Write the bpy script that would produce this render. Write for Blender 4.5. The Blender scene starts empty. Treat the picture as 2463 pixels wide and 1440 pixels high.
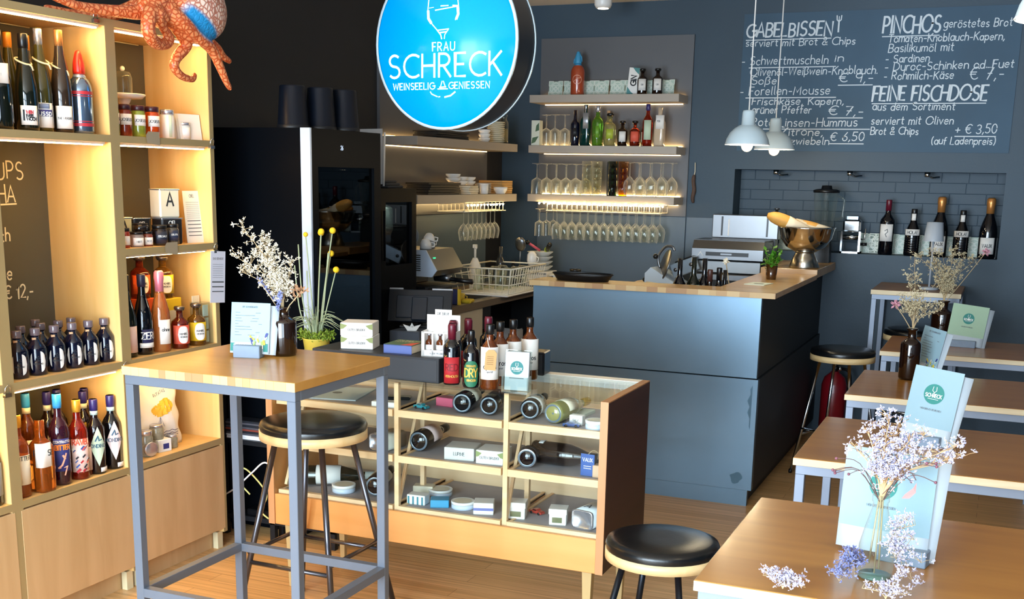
import bpy, math, random
from math import sin, cos, pi, radians
from mathutils import Vector, Matrix
random.seed(7)
S = bpy.context.scene
COL = S.collection
# ------------------------------------------------------------------ camera
cam_d = bpy.data.cameras.new('camera'); cam = bpy.data.objects.new('camera', cam_d); COL.objects.link(cam)
F, CX, CY = 2759.11, 1232.954, 1032.288
cam_d.sensor_fit = 'HORIZONTAL'; cam_d.sensor_width = 36.0; cam_d.lens = F*36/2463
cam_d.shift_x = (1231.5-CX)/2463; cam_d.shift_y = (CY-720)/2463
cam_d.clip_start = 0.05; cam_d.clip_end = 100
_y, _p, _r = radians(22.874), radians(12.42), radians(1.129)
_fw = Vector((-sin(_y)*cos(_p), cos(_y)*cos(_p), -sin(_p)))
_rt = Vector((cos(_y), sin(_y), 0)); _up = _rt.cross(_fw)
_R = cos(_r)*_rt + sin(_r)*_up; _U = cos(_r)*_up - sin(_r)*_rt
M = Matrix((_R, _U, -_fw)).transposed().to_4x4(); M.translation = Vector((0, 0, 1.63))
cam.matrix_world = M
S.camera = cam
# ------------------------------------------------------------------ colour management, world, daylight
vs = S.view_settings
S.display_settings.display_device = 'sRGB'
vs.view_transform = 'Standard'; vs.look = 'None'; vs.gamma = 1.0; vs.exposure = 0.30
vs.use_curve_mapping = False
try:
    S.cycles.transparent_max_bounces = 40; S.cycles.max_bounces = 8; S.cycles.diffuse_bounces = 4
    S.cycles.glossy_bounces = 4; S.cycles.transmission_bounces = 8
    S.cycles.caustics_reflective = False; S.cycles.caustics_refractive = False
    S.cycles.sample_clamp_indirect = 6.0
except Exception: pass
W = bpy.data.worlds.new('daylight'); S.world = W; W.use_nodes = True
bg = W.node_tree.nodes['Background']; bg.inputs[0].default_value = (0.62, 0.80, 1.0, 1); bg.inputs[1].default_value = 1.0
def area(name, loc, rot, sx, sy, power, col):
    d = bpy.data.lights.new(name, 'AREA'); d.shape = 'RECTANGLE'; d.size = sx; d.size_y = sy; d.energy = power; d.color = col
    o = bpy.data.objects.new(name, d); o.location = loc; o.rotation_euler = rot; COL.objects.link(o); return o
# daylight outside the shop window behind the camera (wall y = -1.3)
area('window_daylight', (-1.95, -1.45, 1.40), (radians(90), 0, 0), 2.5, 2.5, 410, (0.72, 0.87, 1.0))
area('added_fill_light', (0.35, -1.45, 1.45), (radians(90), 0, 0), 1.7, 2.3, 120, (0.70, 0.86, 1.0))  # added fill to brighten the back wall, not a known window

# ------------------------------------------------------------------ materials
def lin(h):
    if not isinstance(h, str): return tuple(h)[:3]
    h = h.lstrip('#'); o = []
    for i in (0, 2, 4):
        c = int(h[i:i+2], 16)/255; o.append(c/12.92 if c <= 0.04045 else ((c+0.055)/1.055)**2.4)
    return tuple(o)
MATS = {}
def pm(name, col, rough=0.5, metal=0.0, spec=0.5, bump=0, bscale=200, emit=None, estr=0, coat=0, noise=0, nscale=8, trans=0, alpha=None):
    """principled material with a little procedural mottling"""
    if name in MATS: return MATS[name]
    m = bpy.data.materials.new(name); m.use_nodes = True; MATS[name] = m
    nt = m.node_tree; b = nt.nodes['Principled BSDF']
    c = lin(col); b.inputs['Base Color'].default_value = (*c, 1)
    b.inputs['Roughness'].default_value = rough; b.inputs['Metallic'].default_value = metal
    b.inputs['Specular IOR Level'].default_value = spec
    if coat: b.inputs['Coat Weight'].default_value = coat; b.inputs['Coat Roughness'].default_value = 0.05
    if trans: b.inputs['Transmission Weight'].default_value = trans
    if emit is not None:
        b.inputs['Emission Color'].default_value = (*lin(emit), 1); b.inputs['Emission Strength'].default_value = estr
    tc = nt.nodes.new('ShaderNodeTexCoord')
    n = nt.nodes.new('ShaderNodeTexNoise'); n.inputs['Scale'].default_value = nscale; n.inputs['Detail'].default_value = 3
    nt.links.new(tc.outputs['Object'], n.inputs['Vector'])
    amt = noise if noise else 0.04
    mx = nt.nodes.new('ShaderNodeMix'); mx.data_type = 'RGBA'
    mx.inputs['A'].default_value = (*[x*(1-amt) for x in c], 1); mx.inputs['B'].default_value = (*[min(1, x*(1+amt)) for x in c], 1)
    nt.links.new(n.outputs['Fac'], mx.inputs['Factor']); nt.links.new(mx.outputs['Result'], b.inputs['Base Color'])
    if bump:
        n2 = nt.nodes.new('ShaderNodeTexNoise'); n2.inputs['Scale'].default_value = bscale; n2.inputs['Detail'].default_value = 2
        nt.links.new(tc.outputs['Object'], n2.inputs['Vector'])
        bp = nt.nodes.new('ShaderNodeBump'); bp.inputs['Strength'].default_value = bump; bp.inputs['Distance'].default_value = 0.002
        nt.links.new(n2.outputs['Fac'], bp.inputs['Height']); nt.links.new(bp.outputs['Normal'], b.inputs['Normal'])
    return m
def wood(name, c1, c2, axis='x', scale=6, rough=0.45, stretch=14, coat=0, fine=0.0):
    if name in MATS: return MATS[name]
    m = bpy.data.materials.new(name); m.use_nodes = True; MATS[name] = m
    nt = m.node_tree; b = nt.nodes['Principled BSDF']; b.inputs['Roughness'].default_value = rough
    if coat: b.inputs['Coat Weight'].default_value = coat; b.inputs['Coat Roughness'].default_value = 0.12
    tc = nt.nodes.new('ShaderNodeTexCoord'); mp = nt.nodes.new('ShaderNodeMapping')
    sc = [scale*stretch/4]*3; sc['xyz'.index(axis)] = scale/4
    mp.inputs['Scale'].default_value = sc
    nt.links.new(tc.outputs['Object'], mp.inputs['Vector'])
    n = nt.nodes.new('ShaderNodeTexNoise'); n.inputs['Scale'].default_value = 1; n.inputs['Detail'].default_value = 5; n.inputs['Distortion'].default_value = 0.6
    nt.links.new(mp.outputs['Vector'], n.inputs['Vector'])
    r = nt.nodes.new('ShaderNodeValToRGB'); r.color_ramp.elements[0].position = 0.3; r.color_ramp.elements[1].position = 0.72
    r.color_ramp.elements[0].color = (*lin(c1), 1); r.color_ramp.elements[1].color = (*lin(c2), 1)
    nt.links.new(n.outputs['Fac'], r.inputs['Fac']); nt.links.new(r.outputs['Color'], b.inputs['Base Color'])
    bp = nt.nodes.new('ShaderNodeBump'); bp.inputs['Strength'].default_value = 0.08; bp.inputs['Distance'].default_value = 0.002
    nt.links.new(n.outputs['Fac'], bp.inputs['Height']); nt.links.new(bp.outputs['Normal'], b.inputs['Normal'])
    return m
def thin(name, tint, gloss=1.0, rough=0.02, body=0.0, ior=1.45):
    """thin walled clear glass: see-through with fresnel reflection and an optional milky body"""
    if name in MATS: return MATS[name]
    m = bpy.data.materials.new(name); m.use_nodes = True; MATS[name] = m
    nt = m.node_tree; nt.nodes.clear()
    out = nt.nodes.new('ShaderNodeOutputMaterial'); tr = nt.nodes.new('ShaderNodeBsdfTransparent'); gl = nt.nodes.new('ShaderNodeBsdfGlossy')
    tr.inputs['Color'].default_value = (*lin(tint), 1); gl.inputs['Roughness'].default_value = rough
    gl.inputs['Color'].default_value = (gloss, gloss, gloss, 1)
    f0 = ((ior-1)/(ior+1))**2; lf = nt.nodes.new('ShaderNodeLayerWeight'); lf.inputs['Blend'].default_value = 0.5
    pw = nt.nodes.new('ShaderNodeMath'); pw.operation = 'POWER'; pw.inputs[1].default_value = 5.0; nt.links.new(lf.outputs['Facing'], pw.inputs[0])
    fr = nt.nodes.new('ShaderNodeMath'); fr.operation = 'MULTIPLY_ADD'; fr.inputs[1].default_value = (1-f0)*.8; fr.inputs[2].default_value = f0; nt.links.new(pw.outputs[0], fr.inputs[0])
    mx = nt.nodes.new('ShaderNodeMixShader'); last = tr
    if body:
        df = nt.nodes.new('ShaderNodeBsdfTranslucent'); df.inputs['Color'].default_value = (0.9, 0.92, 0.9, 1)
        d2 = nt.nodes.new('ShaderNodeBsdfDiffuse'); d2.inputs['Color'].default_value = (0.9, 0.92, 0.9, 1)
        md = nt.nodes.new('ShaderNodeMixShader'); md.inputs[0].default_value = 0.5
        nt.links.new(df.outputs[0], md.inputs[1]); nt.links.new(d2.outputs[0], md.inputs[2])
        lw = nt.nodes.new('ShaderNodeLayerWeight'); lw.inputs['Blend'].default_value = 0.35
        mu = nt.nodes.new('ShaderNodeMath'); mu.operation = 'MULTIPLY'; mu.inputs[1].default_value = body
        nt.links.new(lw.outputs['Facing'], mu.inputs[0])
        mb = nt.nodes.new('ShaderNodeMixShader'); nt.links.new(mu.outputs[0], mb.inputs[0])
        nt.links.new(tr.outputs[0], mb.inputs[1]); nt.links.new(md.outputs[0], mb.inputs[2]); last = mb
    nt.links.new(fr.outputs[0], mx.inputs[0]); nt.links.new(last.outputs[0], mx.inputs[1]); nt.links.new(gl.outputs[0], mx.inputs[2])
    nt.links.new(mx.outputs[0], out.inputs[0])
    return m
def emis(name, col, s):
    if name in MATS: return MATS[name]
    m = bpy.data.materials.new(name); m.use_nodes = True; MATS[name] = m
    nt = m.node_tree; nt.nodes.clear(); out = nt.nodes.new('ShaderNodeOutputMaterial'); e = nt.nodes.new('ShaderNodeEmission')
    e.inputs[0].default_value = (*lin(col), 1); e.inputs[1].default_value = s; nt.links.new(e.outputs[0], out.inputs[0]); return m

# ------------------------------------------------------------------ mesh builder
class MB:
    def __init__(s): s.v = []; s.f = []; s.sm = []
    def add(s, v, f, smooth=False, mtx=None):
        n = len(s.v)
        if mtx is not None: v = [tuple(mtx @ Vector(p)) for p in v]
        s.v += [tuple(p) for p in v]; s.f += [tuple(i+n for i in q) for q in f]; s.sm += [smooth]*len(f); return s
    def box(s, x0, x1, y0, y1, z0, z1, mtx=None):
        v = [(x0,y0,z0),(x1,y0,z0),(x1,y1,z0),(x0,y1,z0),(x0,y0,z1),(x1,y0,z1),(x1,y1,z1),(x0,y1,z1)]
        return s.add(v, [(0,3,2,1),(4,5,6,7),(0,1,5,4),(1,2,6,5),(2,3,7,6),(3,0,4,7)], False, mtx)
    def cbox(s, x0, x1, y0, y1, z0, z1, c=0.003, mtx=None):
        """box with chamfered vertical and horizontal edges"""
        v = []; X = (x0, x1); Y = (y0, y1); Z = (z0, z1)
        pts = {}
        for i in (0,1):
            for j in (0,1):
                for k in (0,1):
                    sx = c if i == 0 else -c; sy = c if j == 0 else -c; sz = c if k == 0 else -c
                    b = len(v)
                    v += [(X[i], Y[j]+sy, Z[k]+sz), (X[i]+sx, Y[j], Z[k]+sz), (X[i]+sx, Y[j]+sy, Z[k])]
                    pts[i,j,k] = b
        f = []
        P = lambda i,j,k,a: pts[i,j,k]+a
        f.append((P(0,0,0,0),P(0,0,1,0),P(0,1,1,0),P(0,1,0,0))); f.append((P(1,0,0,0),P(1,1,0,0),P(1,1,1,0),P(1,0,1,0)))
        f.append((P(0,0,0,1),P(1,0,0,1),P(1,0,1,1),P(0,0,1,1))); f.append((P(0,1,0,1),P(0,1,1,1),P(1,1,1,1),P(1,1,0,1)))
        f.append((P(0,0,0,2),P(0,1,0,2),P(1,1,0,2),P(1,0,0,2))); f.append((P(0,0,1,2),P(1,0,1,2),P(1,1,1,2),P(0,1,1,2)))
        for k in (0,1):
            for i in (0,1):
                q = (P(i,0,k,0),P(i,1,k,0),P(i,1,k,2),P(i,0,k,2)); f.append(q if (i+k) % 2 == 0 else q[::-1])
            for j in (0,1):
                q = (P(0,j,k,1),P(0,j,k,2),P(1,j,k,2),P(1,j,k,1)); f.append(q if (j+k) % 2 == 0 else q[::-1])
        for i in (0,1):
            for j in (0,1):
                q = (P(i,j,0,0),P(i,j,0,1),P(i,j,1,1),P(i,j,1,0)); f.append(q if (i+j) % 2 == 0 else q[::-1])
                for k in (0,1):
                    q = (P(i,j,k,0),P(i,j,k,1),P(i,j,k,2)); f.append(q if (i+j+k) % 2 == 1 else q[::-1])
        return s.add(v, f, False, mtx)
    def lathe(s, prof, seg=20, sq=0.0, mtx=None, smooth=True, cap=True, sy=1.0):
        v = []; f = []; n = len(prof)
        for i in range(seg):
            a = 2*pi*i/seg; ca, sa = cos(a), sin(a)
            k = 1.0
            if sq: 
                e = 2+sq*8; k = (abs(ca)**e+abs(sa)**e)**(-1/e)
            for (r, z) in prof: v.append((r*k*ca, r*k*sa*sy, z))
        for i in range(seg):
            j = (i+1) % seg
            for q in range(n-1): f.append((i*n+q, j*n+q, j*n+q+1, i*n+q+1))
        if cap:
            if prof[0][0] > 1e-6: f.append(tuple(i*n for i in range(seg))[::-1])
            if prof[-1][0] > 1e-6: f.append(tuple(i*n+n-1 for i in range(seg)))
        return s.add(v, f, smooth, mtx)
    def tube(s, pts, r, seg=8, mtx=None, cap=True):
        pts = [Vector(p) for p in pts]; n = len(pts)
        R = r if isinstance(r, (list, tuple)) else [r]*n
        v = []; f = []; up = Vector((0.13, 0.31, 0.94)).normalized(); prev = None
        for i, p in enumerate(pts):
            t = (pts[min(i+1, n-1)]-pts[max(i-1, 0)])
            t = t.normalized() if t.length > 1e-9 else Vector((0,0,1))
            if prev is None:
                a = t.cross(up if abs(t.dot(up)) < 0.95 else Vector((1,0,0))).normalized()
            else:
                a = (prev - t*prev.dot(t)).normalized()
            prev = a; b = t.cross(a)
            for k in range(seg):
                g = 2*pi*k/seg; v.append(p + R[i]*(cos(g)*a+sin(g)*b))
        for i in range(n-1):
            for k in range(seg):
                l = (k+1) % seg; f.append((i*seg+k, i*seg+l, (i+1)*seg+l, (i+1)*seg+k))
        if cap:
            f.append(tuple(range(seg))[::-1]); f.append(tuple((n-1)*seg+k for k in range(seg)))
        return s.add(v, f, True, mtx)
    def bar(s, a, b, w, h=None, mtx=None):
        """square section bar from a to b"""
        h = h or w; a = Vector(a); b = Vector(b); t = (b-a).normalized()
        u = t.cross(Vector((0,0,1))) if abs(t.z) < 0.9 else t.cross(Vector((0,1,0))); u.normalize(); q = t.cross(u)
        v = [];
        for p in (a, b):
            for (i, j) in ((-1,-1),(1,-1),(1,1),(-1,1)): v.append(p+u*i*w/2+q*j*h/2)
        return s.add(v, [(0,3,2,1),(4,5,6,7),(0,1,5,4),(1,2,6,5),(2,3,7,6),(3,0,4,7)][0:6], False, mtx)
    def prism(s, poly, z0, z1, mtx=None, smooth=False):
        n = len(poly); v = [(x, y, z0) for x, y in poly]+[(x, y, z1) for x, y in poly]
        f = [tuple(range(n))[::-1], tuple(range(n, 2*n))]+[(i, (i+1) % n, n+(i+1) % n, n+i) for i in range(n)]
        return s.add(v, f, smooth, mtx)
    def sphere(s, c, rx, ry=None, rz=None, seg=12, rings=8, mtx=None):
        ry = ry or rx; rz = rz or rx
        v = [(c[0], c[1], c[2]-rz)]; f = []
        for i in range(1, rings):
            t = pi*i/rings
            for k in range(seg): v.append((c[0]+rx*sin(t)*cos(2*pi*k/seg), c[1]+ry*sin(t)*sin(2*pi*k/seg), c[2]-rz*cos(t)))
        v.append((c[0], c[1], c[2]+rz)); L = len(v)-1
        for k in range(seg):
            l = (k+1) % seg; f.append((0, 1+l, 1+k)); f.append((L, 1+(rings-2)*seg+k, 1+(rings-2)*seg+l))
            for i in range(rings-2): f.append((1+i*seg+k, 1+i*seg+l, 1+(i+1)*seg+l, 1+(i+1)*seg+k))
        return s.add(v, f, True, mtx)
    def patch(s, R, z0, z1, a0, a1, n=10, thick=0.0006, sq=0):
        """curved label hugging a bottle of radius R"""
        v = []; f = []
        for i in range(n+1):
            a = a0+(a1-a0)*i/n; k = 1
            if sq: e = 2+sq*8; k = (abs(cos(a))**e+abs(sin(a))**e)**(-1/e)
            for rr in (R, R+thick):
                for z in (z0, z1): v.append((rr*k*cos(a), rr*k*sin(a), z))
        for i in range(n):
            b = 4*i; c = b+4
            f += [(b+2, c+2, c+3, b+3), (b, b+1, c+1, c), (b+1, b+3, c+3, c+1), (b, c, c+2, b+2)]
        f += [(0,2,3,1), (4*n, 4*n+1, 4*n+3, 4*n+2)]
        return s.add(v, f, True)
    def quad(s, a, b, c, d): return s.add([a,b,c,d], [(0,1,2,3)])
    def mesh(s, name):
        me = bpy.data.meshes.new(name); me.from_pydata(s.v, [], s.f); me.update()
        me.polygons.foreach_set('use_smooth', s.sm); return me
    def build(s, name, m, parent=None, label=None, loc=None, rot=None, kind=None):
        me = s.mesh(name); me.materials.append(m)
        o = bpy.data.objects.new(name, me); COL.objects.link(o)
        if parent is not None: o.parent = parent
        if loc is not None: o.location = loc
        if rot is not None: o.rotation_euler = rot
        if label: o['label'] = label
        if kind: o['kind'] = kind
        return o
def thing(name, label, cat, loc=(0,0,0), rz=0, group=None, rot=None):
    o = bpy.data.objects.new(name, None); o.empty_display_size = 0.05; COL.objects.link(o)
    o.location = loc; o.rotation_euler = rot if rot is not None else (0, 0, rz)
    o['label'] = label; o['category'] = cat
    if group: o['group'] = group
    return o
def tag(o, label, cat, group=None):
    o['label'] = label; o['category'] = cat
    if group: o['group'] = group
    return o
def struct(o): o['kind'] = 'structure'; return o
def dup(root, loc, rz=None, label=None, group=None):
    r = root.copy(); COL.objects.link(r); r.location = loc
    if rz is not None: r.rotation_euler = (r.rotation_euler[0], r.rotation_euler[1], rz)
    if label: r['label'] = label
    if group: r['group'] = group
    for ch in list(root.children):
        c = ch.copy(); COL.objects.link(c); c.parent = r
        for g in list(ch.children):
            d = g.copy(); COL.objects.link(d); d.parent = c
    return r
def spline(pts, n=6):
    P = [Vector(p) for p in pts]; out = []
    for i in range(len(P)-1):
        p0 = P[max(i-1, 0)]; p1 = P[i]; p2 = P[i+1]; p3 = P[min(i+2, len(P)-1)]
        for k in range(n):
            t = k/n; out.append(0.5*((2*p1)+(-p0+p2)*t+(2*p0-5*p1+4*p2-p3)*t*t+(-p0+3*p1-3*p2+p3)*t*t*t))
    out.append(P[-1]); return out
def RT(loc, rz=0, rx=0, ry=0):
    return Matrix.Translation(Vector(loc)) @ Matrix.Rotation(rz, 4, 'Z') @ Matrix.Rotation(ry, 4, 'Y') @ Matrix.Rotation(rx, 4, 'X')

# ------------------------------------------------------------------ single stroke lettering
def _arc(cx, cy, rx, ry, a0, a1, n=8):
    return [(cx+rx*cos(radians(a0+(a1-a0)*i/n)), cy+ry*sin(radians(a0+(a1-a0)*i/n))) for i in range(n+1)]
G = {
'A':(.62,[[(0,0),(.31,1),(.62,0)],[(.1,.33),(.52,.33)]]),'B':(.52,[[(0,0),(0,1)],[(0,1)]+_arc(.22,.76,.25,.24,90,-90)+[(0,.52)],[(0,.52)]+_arc(.24,.26,.28,.26,90,-90)+[(0,0)]]),
'C':(.66,[_arc(.45,.5,.45,.5,55,305,12)]),'D':(.62,[[(0,0),(0,1)],[(0,1)]+_arc(.15,.5,.47,.5,90,-90,10)+[(0,0)]]),
'E':(.46,[[(.46,1),(0,1),(0,0),(.46,0)],[(0,.52),(.38,.52)]]),'F':(.44,[[(.44,1),(0,1),(0,0)],[(0,.52),(.36,.52)]]),
'G':(.7,[_arc(.45,.5,.45,.5,55,360,14)+[(.5,.5)]]),'H':(.58,[[(0,0),(0,1)],[(.58,0),(.58,1)],[(0,.5),(.58,.5)]]),
'I':(.06,[[(.03,0),(.03,1)]]),'J':(.36,[[(.36,1),(.36,.25)]+_arc(.18,.25,.18,.25,0,-150)]),'K':(.54,[[(0,0),(0,1)],[(.52,1),(0,.42)],[(.14,.58),(.54,0)]]),
'L':(.44,[[(0,1),(0,0),(.44,0)]]),'M':(.74,[[(0,0),(.06,1),(.37,.3),(.68,1),(.74,0)]]),'N':(.6,[[(0,0),(0,1),(.6,0),(.6,1)]]),
'O':(.84,[_arc(.42,.5,.42,.5,0,360,16)]),'P':(.5,[[(0,0),(0,1)],[(0,1)]+_arc(.22,.72,.28,.28,90,-90)+[(0,.44)]]),
'Q':(.84,[_arc(.42,.5,.42,.5,0,360,16),[(.55,.25),(.84,-.05)]]),'R':(.54,[[(0,0),(0,1)],[(0,1)]+_arc(.22,.74,.27,.26,90,-90)+[(0,.48)],[(.2,.48),(.54,0)]]),
'S':(.52,[_arc(.27,.75,.24,.25,45,270,10)+_arc(.27,.25,.25,.25,90,-140,10)]),'T':(.54,[[(0,1),(.54,1)],[(.27,1),(.27,0)]]),
'U':(.58,[[(0,1),(0,.3)]+_arc(.29,.3,.29,.3,180,360)+[(.58,1)]]),'V':(.6,[[(0,1),(.3,0),(.6,1)]]),'W':(.9,[[(0,1),(.22,0),(.45,.9),(.68,0),(.9,1)]]),
'X':(.56,[[(0,0),(.56,1)],[(0,1),(.56,0)]]),'Y':(.56,[[(0,1),(.28,.5),(.56,1)],[(.28,.5),(.28,0)]]),'Z':(.54,[[(0,1),(.54,1),(0,0),(.54,0)]]),
'a':(.44,[_arc(.22,.3,.22,.3,20,380,10),[(.44,.58),(.44,0)]]),'b':(.44,[[(0,1),(0,0)],_arc(.22,.3,.22,.3,180,-180,10)]),'c':(.4,[_arc(.24,.3,.24,.3,50,310)]),
'd':(.44,[_arc(.22,.3,.22,.3,0,360,10),[(.44,1),(.44,0)]]),'e':(.44,[[(.02,.32),(.43,.32)]+_arc(.22,.3,.22,.3,5,315,10)]),'f':(.3,[_arc(.26,.82,.14,.18,70,180,5)+[(.12,0)],[(0,.58),(.28,.58)]]),
'g':(.44,[_arc(.22,.3,.22,.3,0,360,10),[(.44,.58),(.44,-.15)]+_arc(.22,-.15,.22,.2,0,-140)]),'h':(.42,[[(0,1),(0,0)],[(0,.35)]+_arc(.21,.36,.21,.24,170,0)+[(.42,0)]]),
'i':(.06,[[(.03,0),(.03,.58)],[(.03,.76),(.03,.82)]]),'j':(.16,[[(.14,.58),(.14,-.2),(0,-.32)],[(.14,.76),(.14,.82)]]),'k':(.38,[[(0,0),(0,1)],[(.36,.6),(0,.25)],[(.1,.34),(.38,0)]]),
'l':(.1,[[(.03,1),(.03,.08),(.1,0)]]),'m':(.66,[[(0,.6),(0,0)],[(0,.38)]+_arc(.165,.38,.165,.22,170,0)+[(.33,0)],[(.33,.38)]+_arc(.495,.38,.165,.22,170,0)+[(.66,0)]]),
'n':(.42,[[(0,.6),(0,0)],[(0,.36)]+_arc(.21,.36,.21,.24,170,0)+[(.42,0)]]),'o':(.46,[_arc(.23,.3,.23,.3,0,360,12)]),'p':(.44,[[(0,.6),(0,-.35)],_arc(.22,.3,.22,.3,180,-180,10)]),
'q':(.44,[_arc(.22,.3,.22,.3,0,360,10),[(.44,.58),(.44,-.35)]]),'r':(.28,[[(0,.6),(0,0)],[(0,.34)]+_arc(.2,.38,.2,.22,170,70)]),'s':(.36,[_arc(.19,.45,.16,.15,40,270)+_arc(.18,.15,.17,.15,90,-140)]),
't':(.3,[[(.12,.9),(.12,.1),(.2,0),(.28,.03)],[(0,.6),(.28,.6)]]),'u':(.42,[[(0,.6),(0,.22)]+_arc(.21,.22,.21,.22,180,360)+[(.42,.6)],[(.42,.3),(.42,0)]]),
'v':(.42,[[(0,.6),(.21,0),(.42,.6)]]),'w':(.6,[[(0,.6),(.15,0),(.3,.5),(.45,0),(.6,.6)]]),'x':(.4,[[(0,0),(.4,.6)],[(0,.6),(.4,0)]]),'y':(.42,[[(0,.6),(.21,.02)],[(.42,.6),(.1,-.35)]]),
'z':(.38,[[(0,.6),(.38,.6),(0,0),(.38,0)]]),
'0':(.5,[_arc(.25,.5,.25,.5,0,360,12)]),'1':(.25,[[(0,.75),(.2,1),(.2,0)]]),'2':(.46,[_arc(.23,.74,.23,.26,160,-30)+[(0,0),(.46,0)]]),'3':(.46,[_arc(.2,.75,.22,.25,150,-90)+_arc(.2,.25,.25,.25,90,-150)]),
'4':(.5,[[(.36,0),(.36,1),(0,.3),(.5,.3)]]),'5':(.46,[[(.44,1),(.06,1),(.03,.55)]+_arc(.2,.3,.25,.3,110,-140)]),'6':(.46,[[(.36,1),(.06,.45)]+_arc(.23,.27,.22,.27,150,510,12)]),
'7':(.46,[[(0,1),(.46,1),(.12,0)],[(.1,.5),(.4,.5)]]),'8':(.46,[_arc(.23,.76,.19,.24,0,360),_arc(.23,.26,.23,.26,0,360)]),'9':(.46,[_arc(.23,.72,.22,.27,0,360,12),[(.45,.72),(.4,0)]]),
'-':(.36,[[(.04,.34),(.32,.34)]]),',':(.1,[[(.08,.06),(0,-.16)]]),'.':(.08,[[(.03,0),(.05,.06)]]),'+':(.44,[[(0,.34),(.44,.34)],[(.22,.1),(.22,.58)]]),
'(':(.2,[_arc(.3,.4,.3,.62,120,240)]),')':(.2,[_arc(-.1,.4,.3,.62,60,-60)]),"'":(.08,[[(.04,1),(.02,.8)]]),
'&':(.56,[[(.56,0),(.12,.72)]+_arc(.26,.8,.15,.2,200,-20,8)+[(.06,.3)]+_arc(.24,.2,.22,.2,150,330,8)+[(.52,.4)]]),
'€':(.6,[_arc(.4,.5,.34,.5,50,310,12),[(0,.6),(.46,.6)],[(0,.42),(.42,.42)]]),'ß':(.46,[[(0,-.3),(0,.75)]+_arc(.2,.76,.2,.24,180,-60)+[(.18,.5)]+_arc(.2,.25,.24,.25,90,-110)]),
'|':(.06,[[(.03,0),(.03,1)]]),'_':(.5,[[(0,-.12),(.5,-.12)]]),'!':(.06,[[(.03,1),(.03,.28)],[(.03,0),(.03,.06)]]),
}
for u, b in (('ä','a'),('ö','o'),('ü','u')):
    w, st = G[b]; G[u] = (w, st+[[(w*.25,.76),(w*.25,.84)],[(w*.75,.76),(w*.75,.84)]])
def text_width(t, h, sp=.18): return sum((G[c][0]+sp if c in G else .42) for c in t)*h - sp*h
_DK = [0]
def ribbon(mb, P, w, fn, depth):
    """one pen stroke as a mitred strip; every stroke lies a hair above the one before"""
    Q = [P[0]]
    for p in P[1:]:
        if math.hypot(p[0]-Q[-1][0], p[1]-Q[-1][1]) > w*.15: Q.append(p)
    if len(Q) < 2: Q = [P[0], (P[0][0]+w*.2, P[0][1])]
    n = len(Q); _DK[0] = (_DK[0]+1) % 12; d = depth+3e-5*_DK[0]
    v = []
    for i in range(n):
        a = Q[max(i-1, 0)]; b = Q[min(i+1, n-1)]; tx, ty = b[0]-a[0], b[1]-a[1]; l = math.hypot(tx, ty) or 1; tx /= l; ty /= l
        k = w/2
        if 0 < i < n-1:
            ux, uy = Q[i][0]-a[0], Q[i][1]-a[1]; ul = math.hypot(ux, uy) or 1; c = abs((ux*tx+uy*ty)/ul); k = w/2/max(c, .55)
        e = -w*.35 if i == 0 else w*.35 if i == n-1 else 0
        x, y = Q[i][0]+tx*e, Q[i][1]+ty*e
        v += [fn(x-ty*k, y+tx*k, d), fn(x+ty*k, y-tx*k, d)]
    mb.add(v, [(2*i, 2*i+1, 2*i+3, 2*i+2) for i in range(n-1)])
def text(mb, t, h, x=0, z=0, w=None, align='l', fn=None, sp=.18, jit=0, slope=0, slant=0, depth=0.0004, xs=1.0):
    """flat ribbon lettering; (u, v) goes through fn to 3D, default the x z plane facing -y"""
    w = w or h*.12
    fn = fn or (lambda u, v, d: (u, -d, v))
    L = text_width(t, h, sp)*xs; x0 = x-(L/2 if align == 'c' else L if align == 'r' else 0); cu = x0
    for ch in t:
        if ch not in G: cu += .42*h*xs; continue
        gw, st = G[ch]; jy = random.uniform(-jit, jit)*h; jr = random.uniform(-jit, jit)*.8; hh = h*(1+random.uniform(-jit, jit))
        for pl in st:
            P = []
            for (a, b) in pl:
                a2 = a+slant*b-jr*(b-.5); P.append((cu+a2*hh*xs, z+jy+b*hh+slope*(cu-x0)))
            ribbon(mb, P, w, fn, depth)
        cu += (gw+sp)*h*xs
    return L
def stroke(mb, pts, w, fn=None, depth=0.0004):
    ribbon(mb, pts, w, fn or (lambda u, v, d: (u, -d, v)), depth)
def cylfn(R, a0=0):
    """lettering wrapped on a bottle, reading left to right seen from outside at angle a0"""
    return lambda u, v, d: ((R+d+.0008)*cos(a0+u/R), (R+d+.0008)*sin(a0+u/R), v)
def disc_pts(cx, cz, rx, rz, n=28): return [(cx+rx*cos(2*pi*i/n), cz+rz*sin(2*pi*i/n)) for i in range(n)]
# ================================================================== the room
XL, XR, YF, YB, ZC = -3.38, 1.75, -1.30, 7.72, 2.78
m_wall = pm('wall_paint', '#2d4252', .55, bump=.25, bscale=60, noise=.12, nscale=3)
m_wall_left = pm('wall_paint_dark', '#17181c', .7, bump=.2, bscale=60, noise=.1)
m_ceil = pm('ceiling_paint', '#f1ece2', .8)
m_trim = pm('grey_laminate', '#57585c', .42, noise=.06, nscale=5)
m_trim2 = pm('grey_splash_laminate', '#53616e', .3, noise=.06, nscale=5)
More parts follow.
